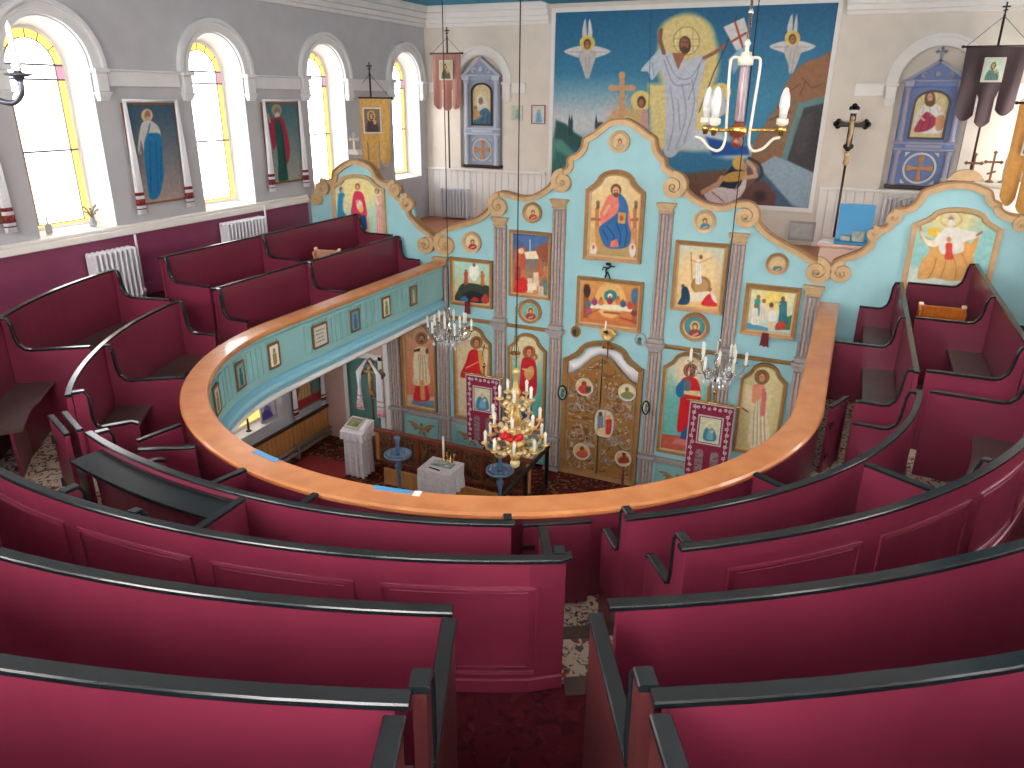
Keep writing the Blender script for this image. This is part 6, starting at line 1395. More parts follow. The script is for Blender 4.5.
c = at_x(268, 415, -XW-.12); x, y = c[0], c[1]; t = thing('sill_icon', 'arched violet icon leaning in the lower window', 'icon', (x, y, .822))
o = [(y-.19, .83), (y+.19, .83), (y+.19, 1.14)]+[(y+.19*cos(a), 1.14+.12*sin(a)) for a in np.linspace(.3, pi-.3, 7)]+[(y-.19, 1.14)]
mb = MB(); mb.ring(o, inset(o, .03), 'x', x+.03, x); part(t, 'frame', mb, M_SILV); cv = Canvas('x', x+.02, y-.18, y+.18, .84, 1.25, .012, (196, 190, 206)); cv.ell(267.5, 409, 3.5, 3.5, (120, 110, 170)); cv.blob([(264, 411), (271, 411), (273, 419), (262, 420)], (80, 76, 150)); cv.mesh('painting', t, clip=inset(o, .02)); mb = MB(); mb.prism(inset(o, .01), 'x', x+.002, x+.015); part(t, 'backing', mb, M_FRMD)
# standing crucifix with towels
c = at_y(371, 378, 9.42); x, y, zc = c; t = thing('standing_crucifix', 'tall gilt crucifix on a dark pole before the sage green door', 'crucifix', (x, y, .003))
mb = MB(); mb.tube([(x, y, .06), (x, y, zc-.28)], .022, 8); part(t, 'pole', mb, M_DKWOOD)
mb = MB(); mb.box(x-.2, x+.2, y-.12, y+.12, .004, .06, .01); mb.box(x-.06, x+.06, y-.06, y+.06, .06, .5, .01); part(t, 'base', mb, M_REDWOOD)
mb = MB(); mb.box(x-.05, x+.05, y-.02, y+.02, zc-.30, zc+.24, .01); mb.box(x-.18, x+.18, y-.019, y+.019, zc+.05, zc+.13, .01)
for px, pz in ((x-.19, zc+.09), (x+.19, zc+.09), (x, zc+.26), (x, zc-.28)):
    for a in (0, 90, 180, 270): mb.lathe([(.045, -.018), (.045, .018)], (px+.04*cos(radians(a)), y, pz+.04*sin(radians(a))), 8, axis='y')
part(t, 'cross', mb, mat('cross_gilt_dark', (176, 146, 90), .45, col2=(60, 44, 36), scale=18))
mb = MB(); mb.tube([(x, y-.04, zc+.14), (x, y-.04, zc), (x, y-.04, zc-.2)], [.02, .03, .012], 8); mb.lathe([(.005, -.03), (.025, 0), (.005, .03)], (x, y-.045, zc+.17), 8)
for s in (-1, 1): mb.tube([(x+s*.02, y-.04, zc+.12), (x+s*.15, y-.03, zc+.13)], [.013, .008], 6)
part(t, 'figure', mb, M_GOLD)
t = thing('embroidered_towel', 'long white towel with red bands draped over the standing crucifix', 'towel', (x, y-.05, zc-.7), 'embroidered towels over the pictures')
mb = MB(); mes = []
for s in (-1, 1):
    bands = [MB(), MB(), MB()]; mes += bands
    for k in range(6):
        f = (k-2.5)/2.5; top = np.array([x+s*.03, y-.05-.006*k, zc+.33]); sh = np.array([x+s*(.19+.03*f), y-.06-.006*(k % 2), zc+.10]); bot = np.array([x+s*.20+.055*f, y-.06-.012*(k % 2), zc-.55-.08*(s > 0)])
        mb.tube([top, sh, bot], [.012, .020, .024], 6)
        for me_, (q0, q1) in zip(bands, ((.60, .64), (.72, .75), (.82, .97))): me_.tube([sh*(1-q0)+bot*q0, sh*(1-q1)+bot*q1], .0248, 6)
part(t, 'hanging_linen', mb, M_TOW)
for me_ in mes: part(t, 'embroidered_end', me_, mat('embroidery_red', (196, 70, 84), .85, col2=(226, 200, 200), scale=40), 'red embroidered ends')
# lectern under a white lace cloth
c = at_y(357, 425, 9.0); x, y, zt = c[0], 9.0, c[2]; M_LACE = mat('lace_cloth', (222, 218, 222), .9, col2=(200, 190, 196), scale=26, bump=.3)
t = thing('lectern', 'tall lectern under a white lace cloth, left of the low barrier', 'lectern', (x, y, .003))
def drape(cx, cy, zt, zb, w, dd, n=44, am=.014, slope=0.0):
    mb = MB(); vs = []; fs = []; m = 10
    for j in range(m+1):
        v = j/m
        for i in range(n):
            u = i/n*4; s_ = int(u); f = u-s_; a, b = w/2, dd/2
            px, py = [(-a+2*a*f, -b), (a, -b+2*b*f), (a-2*a*f, b), (-a, b-2*b*f)][s_]
            k = 1+am*6*v*.3+am/max(a, b)*v*sin(i*1.9)*1.5; z = zt-(zt-zb)*v+slope*py*(1-v); vs.append((cx+px*k, cy+py*k, z))
    for j in range(m):
        for i in range(n): fs.append([j*n+i, j*n+(i+1) % n, (j+1)*n+(i+1) % n, (j+1)*n+i])
    fs.append(list(range(n))); mb.add(vs, fs, False); return mb
part(t, 'stand', MB().box(x-.13, x+.13, y-.11, y+.11, .005, zt-.12, .01), M_REDWOOD)
cl = part(t, 'lace_cloth', drape(x, y, zt-.02, .02, .34, .30, slope=.35), M_LACE, 'white lace cloth')
ov = drape(x, y, zt-.008, zt-.20, .42, .36, slope=.35); part(cl, 'lace_edge', ov, mat('lace_edge', (206, 190, 200), .9, col2=(232, 228, 230), scale=40))
sl = np.array([[1, 0, 0], [0, cos(.34), -sin(.34)], [0, sin(.34), cos(.34)]])
t = thing('icon_board', 'small dark green icon lying on the lace-covered lectern', 'icon', (x-.04, y, zt))
mb = MB(); mb.obox((x-.04, y, zt+.026), (.27, .26, .03), sl, .006); part(t, 'frame', mb, M_CREAM); mb = MB(); mb.obox((x-.04, y-.006, zt+.043), (.20, .19, .01), sl); part(t, 'painting', mb, mat('icon_dark_green', (70, 96, 80), .5, col2=(170, 160, 110), scale=16))
mb = MB(); mb.obox((x+.155, y, zt+.022), (.10, .24, .05), sl, .02); single('folded_towel', 'folded white towel on the right side of the lectern top', 'towel', mb, M_WHITE, (x+.155, y, zt))
# low barrier before the screen
b0, b1 = at_z(372, 436, .86), at_z(508, 458, .86); yb_ = 8.99; x0, x1 = b0[0]-.1, -.82
t = thing('altar_rail', 'low dark wooden barrier with red-brown handrail and pierced panels before the screen', 'barrier', ((x0+x1)/2, yb_, .285))
mb = MB(); mb.box(x0, x1, yb_-.05, yb_+.05, .84, .89, .012); part(t, 'handrail', mb, M_REDWOOD)
mb = MB(); mb.box(x0, x1, yb_-.03, yb_+.03, .30, .36, .006); part(t, 'bottom_rail', mb, M_REDWOOD)
k = x0+.05; npn = 7; wp = (x1-x0-.1)/npn
for i in range(npn+1):
    mb = MB(); xx = x0+.05+wp*i; mb.box(xx-.03, xx+.03, yb_-.03, yb_+.03, .287, .84, .006); part(t, 'post', mb, M_PINE if i in (0, npn) else M_REDWOOD)
M_PIERCE = mat('pierced_dark', (52, 30, 24), .5, col2=(130, 84, 50), scale=16)
for i in range(npn):
    xa = x0+.05+wp*i+.04; xb = xa+wp-.08; mb = MB(); mb.box(xa, xb, yb_-.006, yb_+.006, .37, .83); 
    xm = (xa+xb)/2
    for q in (-1, 1):
        for zz in (.48, .72):
            mb.tube([(xm+q*.02, yb_-.014, zz), (xm+q*.08, yb_-.014, zz+.06), (xm+q*.11, yb_-.014, zz), (xm+q*.07, yb_-.014, zz-.06), (xm+q*.03, yb_-.014, zz-.02)], .012, 5)
        mb.tube([(xm+q*.02, yb_-.014, .40), (xm+q*.05, yb_-.014, .60), (xm+q*.02, yb_-.014, .80)], .010, 5)
    part(t, 'pierced_panel', mb, M_PIERCE)
# side return of the barrier along the middle passage
p = at_z(548, 447, .95); q = at_z(509, 490, .95); xr_ = p[0]
t = thing('side_railing', 'black side railing running forward from the low barrier beside the gold chandelier', 'railing', (xr_, 8.6, .003))
mb = MB(); mb.box(xr_-.03, xr_+.03, 7.75, 9.42, .925, .965, .01); part(t, 'handrail', mb, M_BLACK)
for y_, z_ in ((7.8, .003), (8.55, .003), (9.36, .285)):
    mb = MB(); mb.box(xr_-.025, xr_+.025, y_-.025, y_+.025, z_, .925, .006); part(t, 'post', mb, M_BLACK)
mb = MB(); mb.box(xr_-.02, xr_+.02, 8.60, 9.32, .32, .36); mb.box(xr_-.02, xr_+.02, 7.84, 8.50, .32, .36); part(t, 'lower_rail', mb, M_BLACK)
# white table with cloth, candle stands, candles
c = at_z(440, 470, .95); x, y = -2.20, 8.05; zt = .86
p = at_z(441, 466, zt); x, y = p[0], p[1]
t = thing('cloth_table', 'small square table under a white embroidered cloth, right of the lectern', 'table', (x, y, .003))
for sx in (-1, 1):
    for sy in (-1, 1): mb = MB(); mb.box(x+sx*.20-.02, x+sx*.20+.02, y+sy*.16-.02, y+sy*.16+.02, .003, zt-.03); part(t, 'leg', mb, M_PINE)
mb = MB(); mb.box(x-.24, x+.24, y-.20, y+.20, zt-.03, zt-.012); part(t, 'tabletop', mb, M_PINE)
part(t, 'tablecloth', drape(x, y, zt, zt-.36, .52, .44), M_LACE, 'white embroidered tablecloth')
t = thing('prayer_book', 'open green-patterned book lying on the white table', 'book', (x, y, zt+.002)); M_EM = mat('leaf_print', (206, 210, 206), .8, col2=(70, 100, 84), scale=14)
mb = MB(); mb.box(x-.16, x-.002, y-.02, y+.12, zt+.003, zt+.022, .006); mb.box(x+.002, x+.16, y-.02, y+.12, zt+.003, zt+.022, .006); part(t, 'pages', mb, M_EM); mb = MB(); mb.box(x-.17, x+.17, y-.03, y+.13, zt+.001, zt+.003); part(t, 'cover', mb, M_GREEN)
mb = MB(); mb.tube([(x-.12, y-.12, zt+.013), (x+.06, y-.15, zt+.013)], .011, 8); single('black_pen_case', 'thin black case lying at the front of the white table', 'case', mb, M_BLACK, (x-.03, y-.13, zt+.002))
t = thing('table_candle', 'tall white candle in a holder at the back left of the white table', 'candle', (x-.05, y+.17, zt)); 
mb = MB(); mb.tube([(x-.05, y+.17, zt+.05), (x-.05, y+.17, zt+.38)], .016, 8); part(t, 'candle', mb, M_CANDLE); mb = MB(); mb.lathe([(.045, .002), (.04, .012), (.015, .03), (.02, .06), (.012, .06)], (x-.05, y+.17, zt), 12); part(t, 'holder', mb, M_BRASS)
t = thing('candelabrum', 'small brass two-armed candle holder at the back of the white table', 'candle holder', (x+.07, y+.16, zt)); mb = MB(); q = np.array([x+.07, y+.16, zt])
mb.lathe([(.04, .002), (.035, .012), (.01, .03), (.01, .12)], q, 10)
for s in (-1, 1): mb.tube([q+[0, 0, .06], q+[s*.05, 0, .05], q+[s*.06, 0, .12]], .008, 6); mb.lathe([(.012, 0), (.02, .02), (.018, .03)], q+[s*.06, 0, .115], 8)
part(t, 'stem', mb, M_BRASS)
M_BLUEP = mat('candle_stand_blue', (104, 140, 176), .4, metal=.3, var=.15, scale=14)
for lab, px, py in (('blue metal round candle stand between the lectern and the white table', 398, 455), ('blue metal round candle stand under the big gold chandelier', 500, 471)):
    p = at_z(px, py, .80); x, y = p[0], p[1]; t = thing('candle_stand', lab, 'candle stand', (x, y, .003), 'blue candle stands')
    mb = MB(); mb.lathe([(.16, 0), (.15, .03), (.05, .05), (.04, .10), (.028, .14), (.026, .5), (.04, .56), (.06, .62), (.03, .66), (.05, .74), (.06, .78)], (x, y, .003), 16); part(t, 'stem', mb, M_BLUEP)
    mb = MB(); mb.lathe([(.05, -.03), (.19, -.015), (.205, 0), (.205, .03), (.19, .03), (.185, .012), (.05, .008)], (x, y, .80), 24); tr = part(t, 'tray', mb, M_BLUEP)
    for k in range(12): mb = MB(); a = k*pi/6; mb.lathe([(.012, 0), (.016, .03), (.012, .03)], (x+.14*cos(a), y+.14*sin(a), .81), 6); part(tr, 'candle_cup', mb, M_SILV)
    mb = MB(); mb.lathe([(.03, 0), (.022, .05), (.035, .09), (.02, .16), (.04, .24), (.05, .28), (.02, .30)], (x, y, .81), 12); part(t, 'top_ornament', mb, M_BLUEP)
c = at_y(624, 460, 9.2); mb = MB(); mb.lathe([(.09, 0), (.08, .02), (.02, .04), (.016, .30), (.03, .34), (.05, .36), (.02, .37)], (c[0], 9.2, .283), 12); t = thing('floor_candlestick', 'thin dark candlestick with a tall candle before the gilt double doors', 'candlestick', (c[0], 9.2, .283)); part(t, 'stick', mb, M_IRON)
mb = MB(); mb.tube([(c[0], 9.2, .65), (c[0], 9.2, .92)], .018, 8); part(t, 'candle', mb, mat('candle_maroon', (96, 30, 30), .5))
# two maroon velvet banners before the screen
M_VELV = mat('velvet_maroon', (128, 18, 52), .75, var=.1, scale=12); M_LACEG = mat('silver_braid', (206, 190, 196), .6, col2=(170, 150, 160), scale=40)
def velvet(label, px0, px1, ptop, pbot, Y, tails):
    a = at_y(px0, ptop, Y); b = at_y(px1, ptop+6, Y); x0, x1 = a[0], b[0]; zt = (a[2]+b[2])/2+.02; zb = at_y((px0+px1)/2, pbot, Y)[2]; H = zt-zb; w = x1-x0; cx = (x0+x1)/2
    t = thing('velvet_banner', label, 'banner', (cx, Y, .285), 'maroon velvet banners')
    def cl(yf, yb, ins):
        mb = MB(); zc = zb+H*.40
        mb.box(x0+ins, x1-ins, yf, yb, zc, zt-ins)
        for k in range(3):
            xa = x0+w*k/3+.012+ins*.4; xb = x0+w*(k+1)/3-.012-ins*.4; zz = zb+(0 if k == 1 else H*.06)+ins
            mb.prism([(xa, zc), (xb, zc), (xb, zz+.06), ((xa+xb)/2+w*.1, zz+.015), ((xa+xb)/2, zz), ((xa+xb)/2-w*.1, zz+.015), (xa, zz+.06)], 'y', yf, yb)
        return mb
    part(t, 'braid_edge', cl(Y+.002, Y+.012, 0), M_LACEG, 'silver braid edge'); v = part(t, 'velvet', cl(Y-.008, Y+.0015, .016), M_VELV)
    mb = MB(); fy = Y-.012; ih, iw = H*.30, w*.46; zi = zt-H*.31
    for k in range(26):                                             # embroidered flowers and winding stem
        side = k % 2; f = (k//2)/12.0
        xx = x0+w*.12 if side == 0 else x1-w*.12; zz = zt-.06-f*(H*.86); xx += .012*sin(k*1.7)
        for q in range(5): mb.lathe([(.013, .004), (.007, 0)], (xx+.017*cos(q*1.26), fy, zz+.017*sin(q*1.26)), 6, axis='y')
    for k in range(6):
        xx = x0+w*(.2+.12*k); zz = zt-.065+.012*(k % 2)
        for q in range(5): mb.lathe([(.012, .004), (.006, 0)], (xx+.015*cos(q*1.26), fy, zz+.015*sin(q*1.26)), 6, axis='y')
    for s in (-1, 1): mb.tube([(cx+s*w*.38+.012*sin(i*1.3), fy, zt-.05-H*.72*i/20) for i in range(21)], .005, 4)
    o = [(cx-iw/2-.03, zi-ih/2-.03), (cx+iw/2+.03, zi-ih/2-.03), (cx+iw/2+.03, zi+ih/2+.03), (cx-iw/2-.03, zi+ih/2+.03)]; mb.ring(o, inset(o, .016), 'y', fy-.004, fy+.004)
    part(v, 'silver_embroidery', mb, M_LACEG)
    mb = MB(); 
    for k in (0, 1):
        xx = cx-w*.17+k*w*.34; o = [(xx-w*.09, zb+H*.10), (xx+w*.09, zb+H*.10), (xx+w*.09, zb+H*.40)]+[(xx+w*.09*cos(a), zb+H*.40+w*.09*sin(a)) for a in np.linspace(.3, pi-.3, 6)]+[(xx-w*.09, zb+H*.40)]
        mb.prism(o, 'y', fy-.001, fy+.003)
    part(v, 'grey_lappet', mb, mat('lappet_grey', (150, 130, 134), .7, col2=(96, 50, 60), scale=30))
    pxm = (px0+px1)/2; pz = proj_px((cx, fy, zi)); cv = Canvas('y', fy-.002, cx-iw/2, cx+iw/2, zi-ih/2, zi+ih/2, .008, (196, 200, 170)); X_, Y_ = pz
    cv.ell(X_, Y_-3, 5, 6, (214, 206, 160)); cv.blob([(X_-6, Y_+9), (X_-5, Y_-1), (X_, Y_-4), (X_+5, Y_), (X_+6, Y_+10)], (60, 120, 150)); cv.blob([(X_-3, Y_+8), (X_-1, Y_), (X_+3, Y_+3), (X_+3, Y_+9)], (110, 160, 180)); cv.ell(X_, Y_-4, 2.2, 2.8, (206, 180, 150)); cv.ell(X_+2.4, Y_+1, 1.5, 1.8, (206, 180, 150)); cv.mesh('picture', v)
    mb = MB(); mb.tube([(x0-.05, Y+.02, zt+.012), (x1+.05, Y+.02, zt+.012)], .016, 8); part(t, 'hanging_rail', mb, M_BRASS)
    mb = MB(); mb.tube([(cx, Y+.05, .34), (cx, Y+.05, zt+.14)], .016, 8); mb.lathe([(.015, 0), (.035, .03), (.012, .07)], (cx, Y+.05, zt+.13), 8); mb.tube([(cx, Y+.05, zt+.012), (cx, Y+.02, zt+.012)], .012, 6); part(t, 'pole', mb, M_BRASS)
    mb = MB(); mb.lathe([(.16, 0), (.15, .03), (.04, .06)], (cx, Y+.05, .285), 14); part(t, 'pole_foot', mb, M_DKWOOD)
def proj_px(p):
    c = BAS @ (np.array(p, float)-CAMPOS); return 512+FPX*c[0]/c[2], 384-FPX*c[1]/c[2]
velvet('maroon velvet banner with silver embroidery left of the big gold chandelier', 465.5, 500, 375, 447, 9.45, 3)
velvet('maroon velvet banner with silver embroidery right of the gilt double doors', 690, 735.5, 403, 487, 9.45, 3)
# ------------------------------------------------------------------ chandeliers
def wire(t, p, z1, r=.006):
    mb = MB(); mb.tube([p, (p[0], p[1], z1)], r, 5); part(t, 'chain', mb, M_IRON)
def candle_lamp(t, par, p, h, r, m=None, tip=True):
    mb = MB(); mb.lathe([(r, 0), (r, h*.62), (r*.9, h*.64), (r*1.25, h*.74), (r*.9, h*.88), (r*.2, h)], p, 8); part(par, 'candle_bulb', mb, m or M_CANDLE)
C0 = at_y(515.5, 430, 7.0)
t = thing('gold_chandelier', 'large gilt three-tier chandelier with white candles hanging over the nave', 'chandelier', C0+np.array([0, 0, -.55]))
mb = MB(); mb.lathe([(.005, -.40), (.05, -.36), (.06, -.31), (.02, -.27), (.03, -.24), (.09, -.20), (.12, -.14), (.06, -.08), (.05, .10), (.08, .16), (.05, .22), (.035, .40), (.06, .46), (.03, .52), (.02, .66), (.045, .70), (.01, .74)], C0, 16); part(t, 'central_stem', mb, M_GOLDB)
mb = MB()
for r_, z_, n_ in ((.30, -.20, 26), (.22, .05, 20), (.16, .32, 14)):
    mb = MB()
    for k in range(n_):
        a = 2*pi*k/n_; p = C0+np.array([r_*cos(a)*.75, r_*sin(a)*.75, z_+.03*sin(k*2.3)]); mb.lathe([(.006, -.03), (.034, -.005), (.03, .015), (.006, .035)], p, 6)
    part(t, 'gilt_leafwork', mb, mat('gold_leaf_pale', (232, 208, 160), .35, metal=.4, var=.15))
for tier, (r_, z_, n_, ph) in enumerate(((.34, -.16, 9, .2), (.27, .10, 7, .5), (.18, .38, 5, 0))):
    for k in range(n_):
        a = 2*pi*k/n_+ph; u = np.array([cos(a), sin(a), 0]); mb = MB()
        mb.tube(smooth([C0+np.array([0, 0, z_-.02]), C0+u*r_*.5+np.array([0, 0, z_-.10]), C0+u*r_*.9+np.array([0, 0, z_-.06]), C0+u*r_+np.array([0, 0, z_])], 4, False), .012, 6)
        mb.lathe([(.012, -.01), (.045, .012), (.048, .022), (.02, .03)], C0+u*r_+np.array([0, 0, z_]), 10); arm = part(t, 'arm', mb, M_GOLDB)
        candle_lamp(t, arm, C0+u*r_+np.array([0, 0, z_+.025]), .15, .018)
mb = MB()
for k in range(9):
    a = k*2.4; mb.lathe([(.01, -.03), (.045, 0), (.03, .03), (.008, .04)], C0+np.array([.10*cos(a)+.02, -.16+.05*sin(a), -.02+.02*cos(k)]), 8)
part(t, 'red_flowers', mb, mat('flower_red', (206, 20, 36), .6), 'red artificial flowers')
mb = MB(); mb.lathe([(.006, -.12), (.055, -.08), (.06, -.04), (.03, 0)], C0+np.array([0, 0, -.36]), 10); part(t, 'glass_drop', mb, mat('drop_amber', (226, 206, 150), .15))
wire(t, C0+np.array([0, 0, .72]), ZC-.045)
M_CRYS = mat('crystal_drops', (226, 230, 236), .06, metal=.35, spec=.9)
def crystal(label, px, py, Y, rad, n):
    c = at_y(px, py, Y); t = thing('crystal_chandelier', label, 'chandelier', c+np.array([0, 0, -.28]), 'crystal chandeliers')
    mb = MB(); mb.lathe([(.01, -.22), (.04, -.18), (.05, -.12), (.02, -.05), (.035, 0), (.05, .05), (.02, .10), (.012, .30), (.03, .33), (.008, .36)], c, 12); part(t, 'central_stem', mb, M_CHROME)
    rnd = random.Random(n)
    for k in range(n):
        a = 2*pi*k/n+.2; u = np.array([cos(a), sin(a), 0]); r_ = rad*(1 if k % 2 == 0 else .66); zz = .02 if k % 2 == 0 else .08
        mb = MB(); mb.tube(smooth([c+np.array([0, 0, -.04]), c+u*r_*.45+np.array([0, 0, -.12]), c+u*r_*.85+np.array([0, 0, -.08]), c+u*r_+np.array([0, 0, zz])], 4, False), .009, 5); mb.lathe([(.01, -.01), (.04, .01), (.042, .018), (.015, .022)], c+u*r_+np.array([0, 0, zz]), 9); arm = part(t, 'arm', mb, M_CHROME)
        candle_lamp(t, arm, c+u*r_+np.array([0, 0, zz+.02]), .17, .017)
        for q in range(5):
            p = c+u*r_*(.35+.16*q)+np.array([rnd.uniform(-.03, .03), rnd.uniform(-.03, .03), -.10-.04*rnd.random()-.05*(q < 2)])
            drops = MB(); drops.lathe([(.004, .035), (.014, .01), (.012, -.01), (.003, -.03)], p, 5, smooth=False); drops.tube([p+[0, 0, .03], p+[0, 0, .09]], .0025, 3, caps=False); part(arm, 'crystal_drop', drops, M_CRYS)
    for k in range(22):
        a = k*.9; drops = MB(); drops.lathe([(.004, .035), (.015, .01), (.013, -.01), (.003, -.035)], c+np.array([.09*cos(a), .09*sin(a), -.10-.008*k]), 5, smooth=False); part(t, 'crystal_drop', drops, M_CRYS)
    wire(t, c+np.array([0, 0, .35]), ZC-.045 if abs(c[0]) < XW-1.1 else ZC-.001)
crystal('crystal chandelier with white candle bulbs hanging at the left end of the screen', 449.5, 331, 9.15, .33, 12)
crystal('crystal chandelier with white candle bulbs hanging right of the double doors', 717.5, 366, 9.0, .33, 12)
# near electrolier with glass lamps
H0 = at_y(738, 130, 4.75); M_RIB = mat('ribbed_violet', (92, 26, 54), .35, col2=(176, 166, 170), scale=30, stretch=(9, 9, .2))
t = thing('electric_lamp_cluster', 'near hanging electric light with ribbed column and three pointed glass lamps', 'lamp', H0+np.array([0, 0, -.12]))
mb = MB(); mb.lathe([(.005, -.10), (.028, -.09), (.035, -.06), (.02, -.045), (.048, -.03), (.05, .0), (.048, .02), (.03, .03), (.025, .045)], H0, 18); part(t, 'hub', mb, M_REDWOOD)
mb = MB(); mb.lathe([(.046, -.018), (.05, -.014), (.05, .016), (.046, .02)], H0, 18); part(t, 'hub_ring', mb, M_BRASS)
mb = MB(); mb.lathe([(.024, .045), (.027, .06), (.027, .33), (.024, .345)], H0, 18); part(t, 'ribbed_column', mb, M_RIB, 'violet and white ribbed column')
mb = MB(); mb.lathe([(.02, .345), (.042, .35), (.044, .39), (.03, .40), (.03, .415), (.012, .42), (.012, .45), (.02, .46), (.01, .48)], H0, 16); part(t, 'gallery_cap', mb, M_CREAM)
mb = MB(); mb.tube([H0+np.array([0, 0, .47]), (H0[0], H0[1], ZC-.045)], .009, 8)
for k in range(5): mb.lathe([(.009, -.015), (.016, 0), (.009, .015)], H0+np.array([0, 0, .62+.2*k]), 8)
part(t, 'hanging_rod', mb, M_CHROME)
rgt = np.array([cos(YAW), sin(YAW), 0]); fw = np.array([-sin(YAW), cos(YAW), 0])
for s in (-1, 1):
    mb = MB(); a = H0+rgt*s*.02; mb.tube(smooth([H0+np.array([0, 0, .385])+rgt*s*.03, H0+rgt*s*.075+np.array([0, 0, .385]), H0+rgt*s*.085+np.array([0, 0, .33]), H0+rgt*s*.075+np.array([0, 0, .10]), H0+rgt*s*.07+np.array([0, 0, -.06]), H0+rgt*s*.10+np.array([0, 0, -.115]), H0+rgt*s*.16+np.array([0, 0, -.10]), H0+rgt*s*.21+np.array([0, 0, -.05]), H0+rgt*s*.25+np.array([0, 0, -.04])], 5, False), .0085, 8); part(t, 'looped_tube', mb, M_CREAM, 'cream looped tube')
for u, ln in ((rgt*1.0+fw*.12, .265), (-rgt*.62+fw*.45, .20), (-rgt*.86-fw*.35, .17)):
    u = u/np.linalg.norm(u); e = H0+u*ln; mb = MB(); mb.tube([H0+u*.03, e], .0085, 8); mb.lathe([(.012, -.03), (.018, -.01), (.03, .0), (.012, .03)], e, 10); arm = part(t, 'arm', mb, M_BRASS)
    mb = MB(); mb.lathe([(.010, .02), (.034, .035), (.034, .062), (.028, .066)], e, 14); part(arm, 'lamp_collar', mb, M_CREAM)
    mb = MB(); mb.lathe([(.022, .066), (.024, .11), (.030, .135), (.026, .19), (.014, .225), (.003, .235)], e, 14); part(arm, 'glass_lamp', mb, M_LAMP, 'white pointed glass lamp')
# left fixture, partly out of frame
E0 = at_y(-20, 78, 2.55)
t = thing('hanging_candle_lamp', 'dark curved lamp arm with a white candle tube at the upper left edge', 'lamp', E0+np.array([0, 0, -.2]))
u = rgt; tip = at_y(18.5, 76, 2.62)
mb = MB(); mb.lathe([(.005, -.14), (.03, -.11), (.04, -.07), (.02, -.02), (.03, .03), (.015, .06), (.012, .30)], E0, 14); mb.tube([E0+np.array([0, 0, .28]), (E0[0], E0[1], ZC-.045)], .010, 8); part(t, 'stem', mb, M_IRON)
d_ = tip-E0; mb = MB(); mb.tube(smooth([E0+np.array([0, 0, -.05]), E0+d_*.30+np.array([0, 0, -.10]), E0+d_*.72+np.array([0, 0, -.12]), E0+d_*.98+np.array([0, 0, -.08]), tip+np.array([.004, 0, -.02])], 5, False), .014, 8); mb.lathe([(.008, -.03), (.018, -.02), (.026, -.004), (.062, .004), (.062, .010), (.02, .016), (.016, .03)], tip, 16); a_ = part(t, 'curved_arm', mb, mat('pewter', (96, 98, 110), .3, metal=.7))
mb = MB(); mb.lathe([(.018, .02), (.020, .05), (.018, .055), (.0155, .12), (.013, .22), (.003, .245)], tip, 12); part(a_, 'candle_tube', mb, M_CANDLE)
# ------------------------------------------------------------------ loose things in the gallery
def rack(label, c, w, h, d_, ang, m):
    M3 = np.array([[cos(ang), -sin(ang), 0], [sin(ang), cos(ang), 0], [0, 0, 1]]); tl = np.array([[1, 0, 0], [0, cos(.30), -sin(.30)], [0, sin(.30), cos(.30)]]); M3 = M3@tl; c = np.array(c); t = thing('wooden_rack', label, 'rack', c-np.array([0, 0, h/2]))
    def bb(off, dim, nm, mt, bv=.006): mb = MB(); mb.obox(c+M3@np.array(off), dim, M3, bv); return part(t, nm, mb, mt)
    bb((0, d_*.3, 0), (w, .018, h), 'back_board', m); bb((0, -d_*.1, -h/2+.012), (w, d_, .022), 'shelf', m)
    for s in (-1, 1): bb((s*(w/2-.012), 0, 0), (.022, d_*.8, h*.98), 'side_board', m); bb((s*(w/2-.02), d_*.3, h/2+.012), (.05, .05, .03), 'corner_block', mat('pale_corner', (232, 196, 170), .4), .01)
M_ORW = mat('orange_wood', (176, 98, 36), .4, var=.2, scale=5, stretch=(6, 1, 1), coat=.2)
c = at_z(938, 309, 3.78); rack('orange varnished wooden rack standing on a seat of the right arm', (3.86, 8.75, 3.655), .44, .26, .16, -pi/2*0+.06, M_ORW)
rack('pale pink-brown wooden rack standing on a seat of the left arm', (-3.82, 8.55, 3.64), .40, .22, .14, .15, mat('pink_wood', (190, 140, 116), .5, var=.15, scale=6, stretch=(6, 1, 1)))
M_BT = mat('blue_tape', (70, 146, 200), .4); ks = 0
for lab, t0, t1 in (('strip of blue tape stuck on the orange handrail, left one', -16.2, -10.6), ('strip of blue tape stuck on the orange handrail, middle one near the white table', 6.5, 12.0)):
    mb = MB(); mb.sweep(tpath(t0, t1, 0, 1), [(2.668, 3.4505), (2.715, 3.4505), (2.715, 3.453), (2.668, 3.453)]); o = single('blue_tape', lab, 'tape', mb, M_BT, gp((t0+t1)/2, 2.7, 3.451), 'blue tape on the handrail')
mb = MB(); mb.sweep(tpath(12.4, 13.4, 0, 1), [(2.67, 3.4505), (2.73, 3.4505), (2.73, 3.454), (2.67, 3.454)]); single('white_label', 'tiny white card at the end of the middle blue tape', 'card', mb, M_WHITE, gp(12.9, 2.7, 3.451))
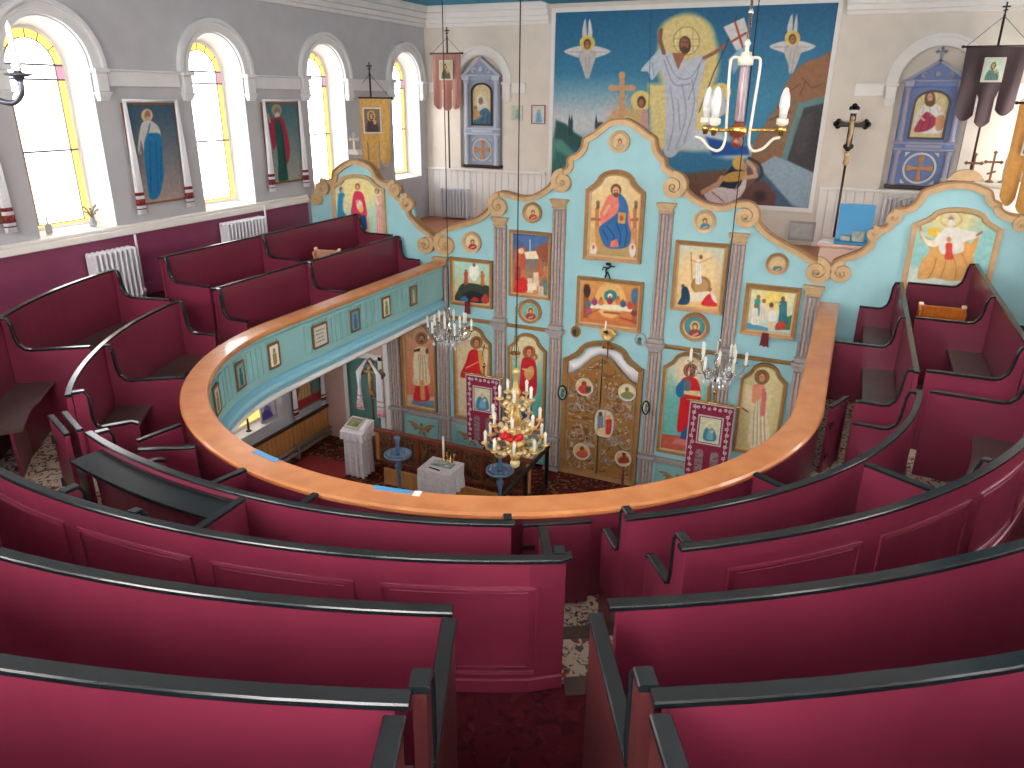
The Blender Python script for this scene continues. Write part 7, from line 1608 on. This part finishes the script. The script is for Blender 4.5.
# finials above the left wing of the screen
c = xz(355, 157, YS); c = (c[0], c[1]+.06); mb = MB(); mb.prism([(c[0]-.11, c[1]-.02), (c[0]+.11, c[1]-.02), (c[0]+.08, c[1]+.05), (c[0]-.08, c[1]+.05)], 'y', YS-.06, YS+.06); cross3(mb, (c[0], c[1]+.05), .22, .13, YS-.015, YS+.015, .03, False)
single('wing_finial', 'small cream cross finial on top of the left wing of the screen', 'cross', mb, M_CREAM, (c[0], YS, c[1]-.02))
c = xz(965, 181.5, YS); o = [(c[0]+.16*cos(a), c[1]+.03+.10*sin(a)) for a in np.linspace(0, pi, 14)]
mb = MB(); mb.prism([(c[0]-.18, c[1]+.012), (c[0]+.18, c[1]+.012), (c[0]+.18, c[1]+.03)]+o[1:-1]+[(c[0]-.18, c[1]+.03)], 'y', YS-.05, YS+.04); single('wing_boss', 'half-round gold boss on top of the right wing of the screen', 'boss', mb, M_GOLD, (c[0], YS, c[1]+.012))
EXPOSURE = 0.08
# ------------------------------------------------------------------ camera, light, colour management
for o in list(bpy.data.objects):
    o.location = o.location*SCALE
for me in list(bpy.data.meshes):
    me.transform(Matrix.Scale(SCALE, 4)); me.update()
cam = bpy.data.cameras.new('camera'); co = bpy.data.objects.new('camera', cam); COL.objects.link(co)
cam.sensor_fit = 'HORIZONTAL'; cam.sensor_width = 36; cam.lens = FPX/1024*36; cam.clip_start = .05; cam.clip_end = 200
Mx = Matrix([[*BAS[0]], [*BAS[1]], [*(-BAS[2])]]).transposed().to_4x4(); Mx.translation = Vector(CAMPOS*SCALE); co.matrix_world = Mx
SC.camera = co
w = bpy.data.worlds.new('world'); SC.world = w; w.use_nodes = True
w.node_tree.nodes['Background'].inputs['Color'].default_value = (.8, .88, 1, 1); w.node_tree.nodes['Background'].inputs['Strength'].default_value = 1.0
SC.view_settings.view_transform = 'Standard'; SC.view_settings.look = 'None'; SC.view_settings.gamma = 1; SC.view_settings.exposure = EXPOSURE
try: SC.view_settings.use_curve_mapping = False
except Exception: pass
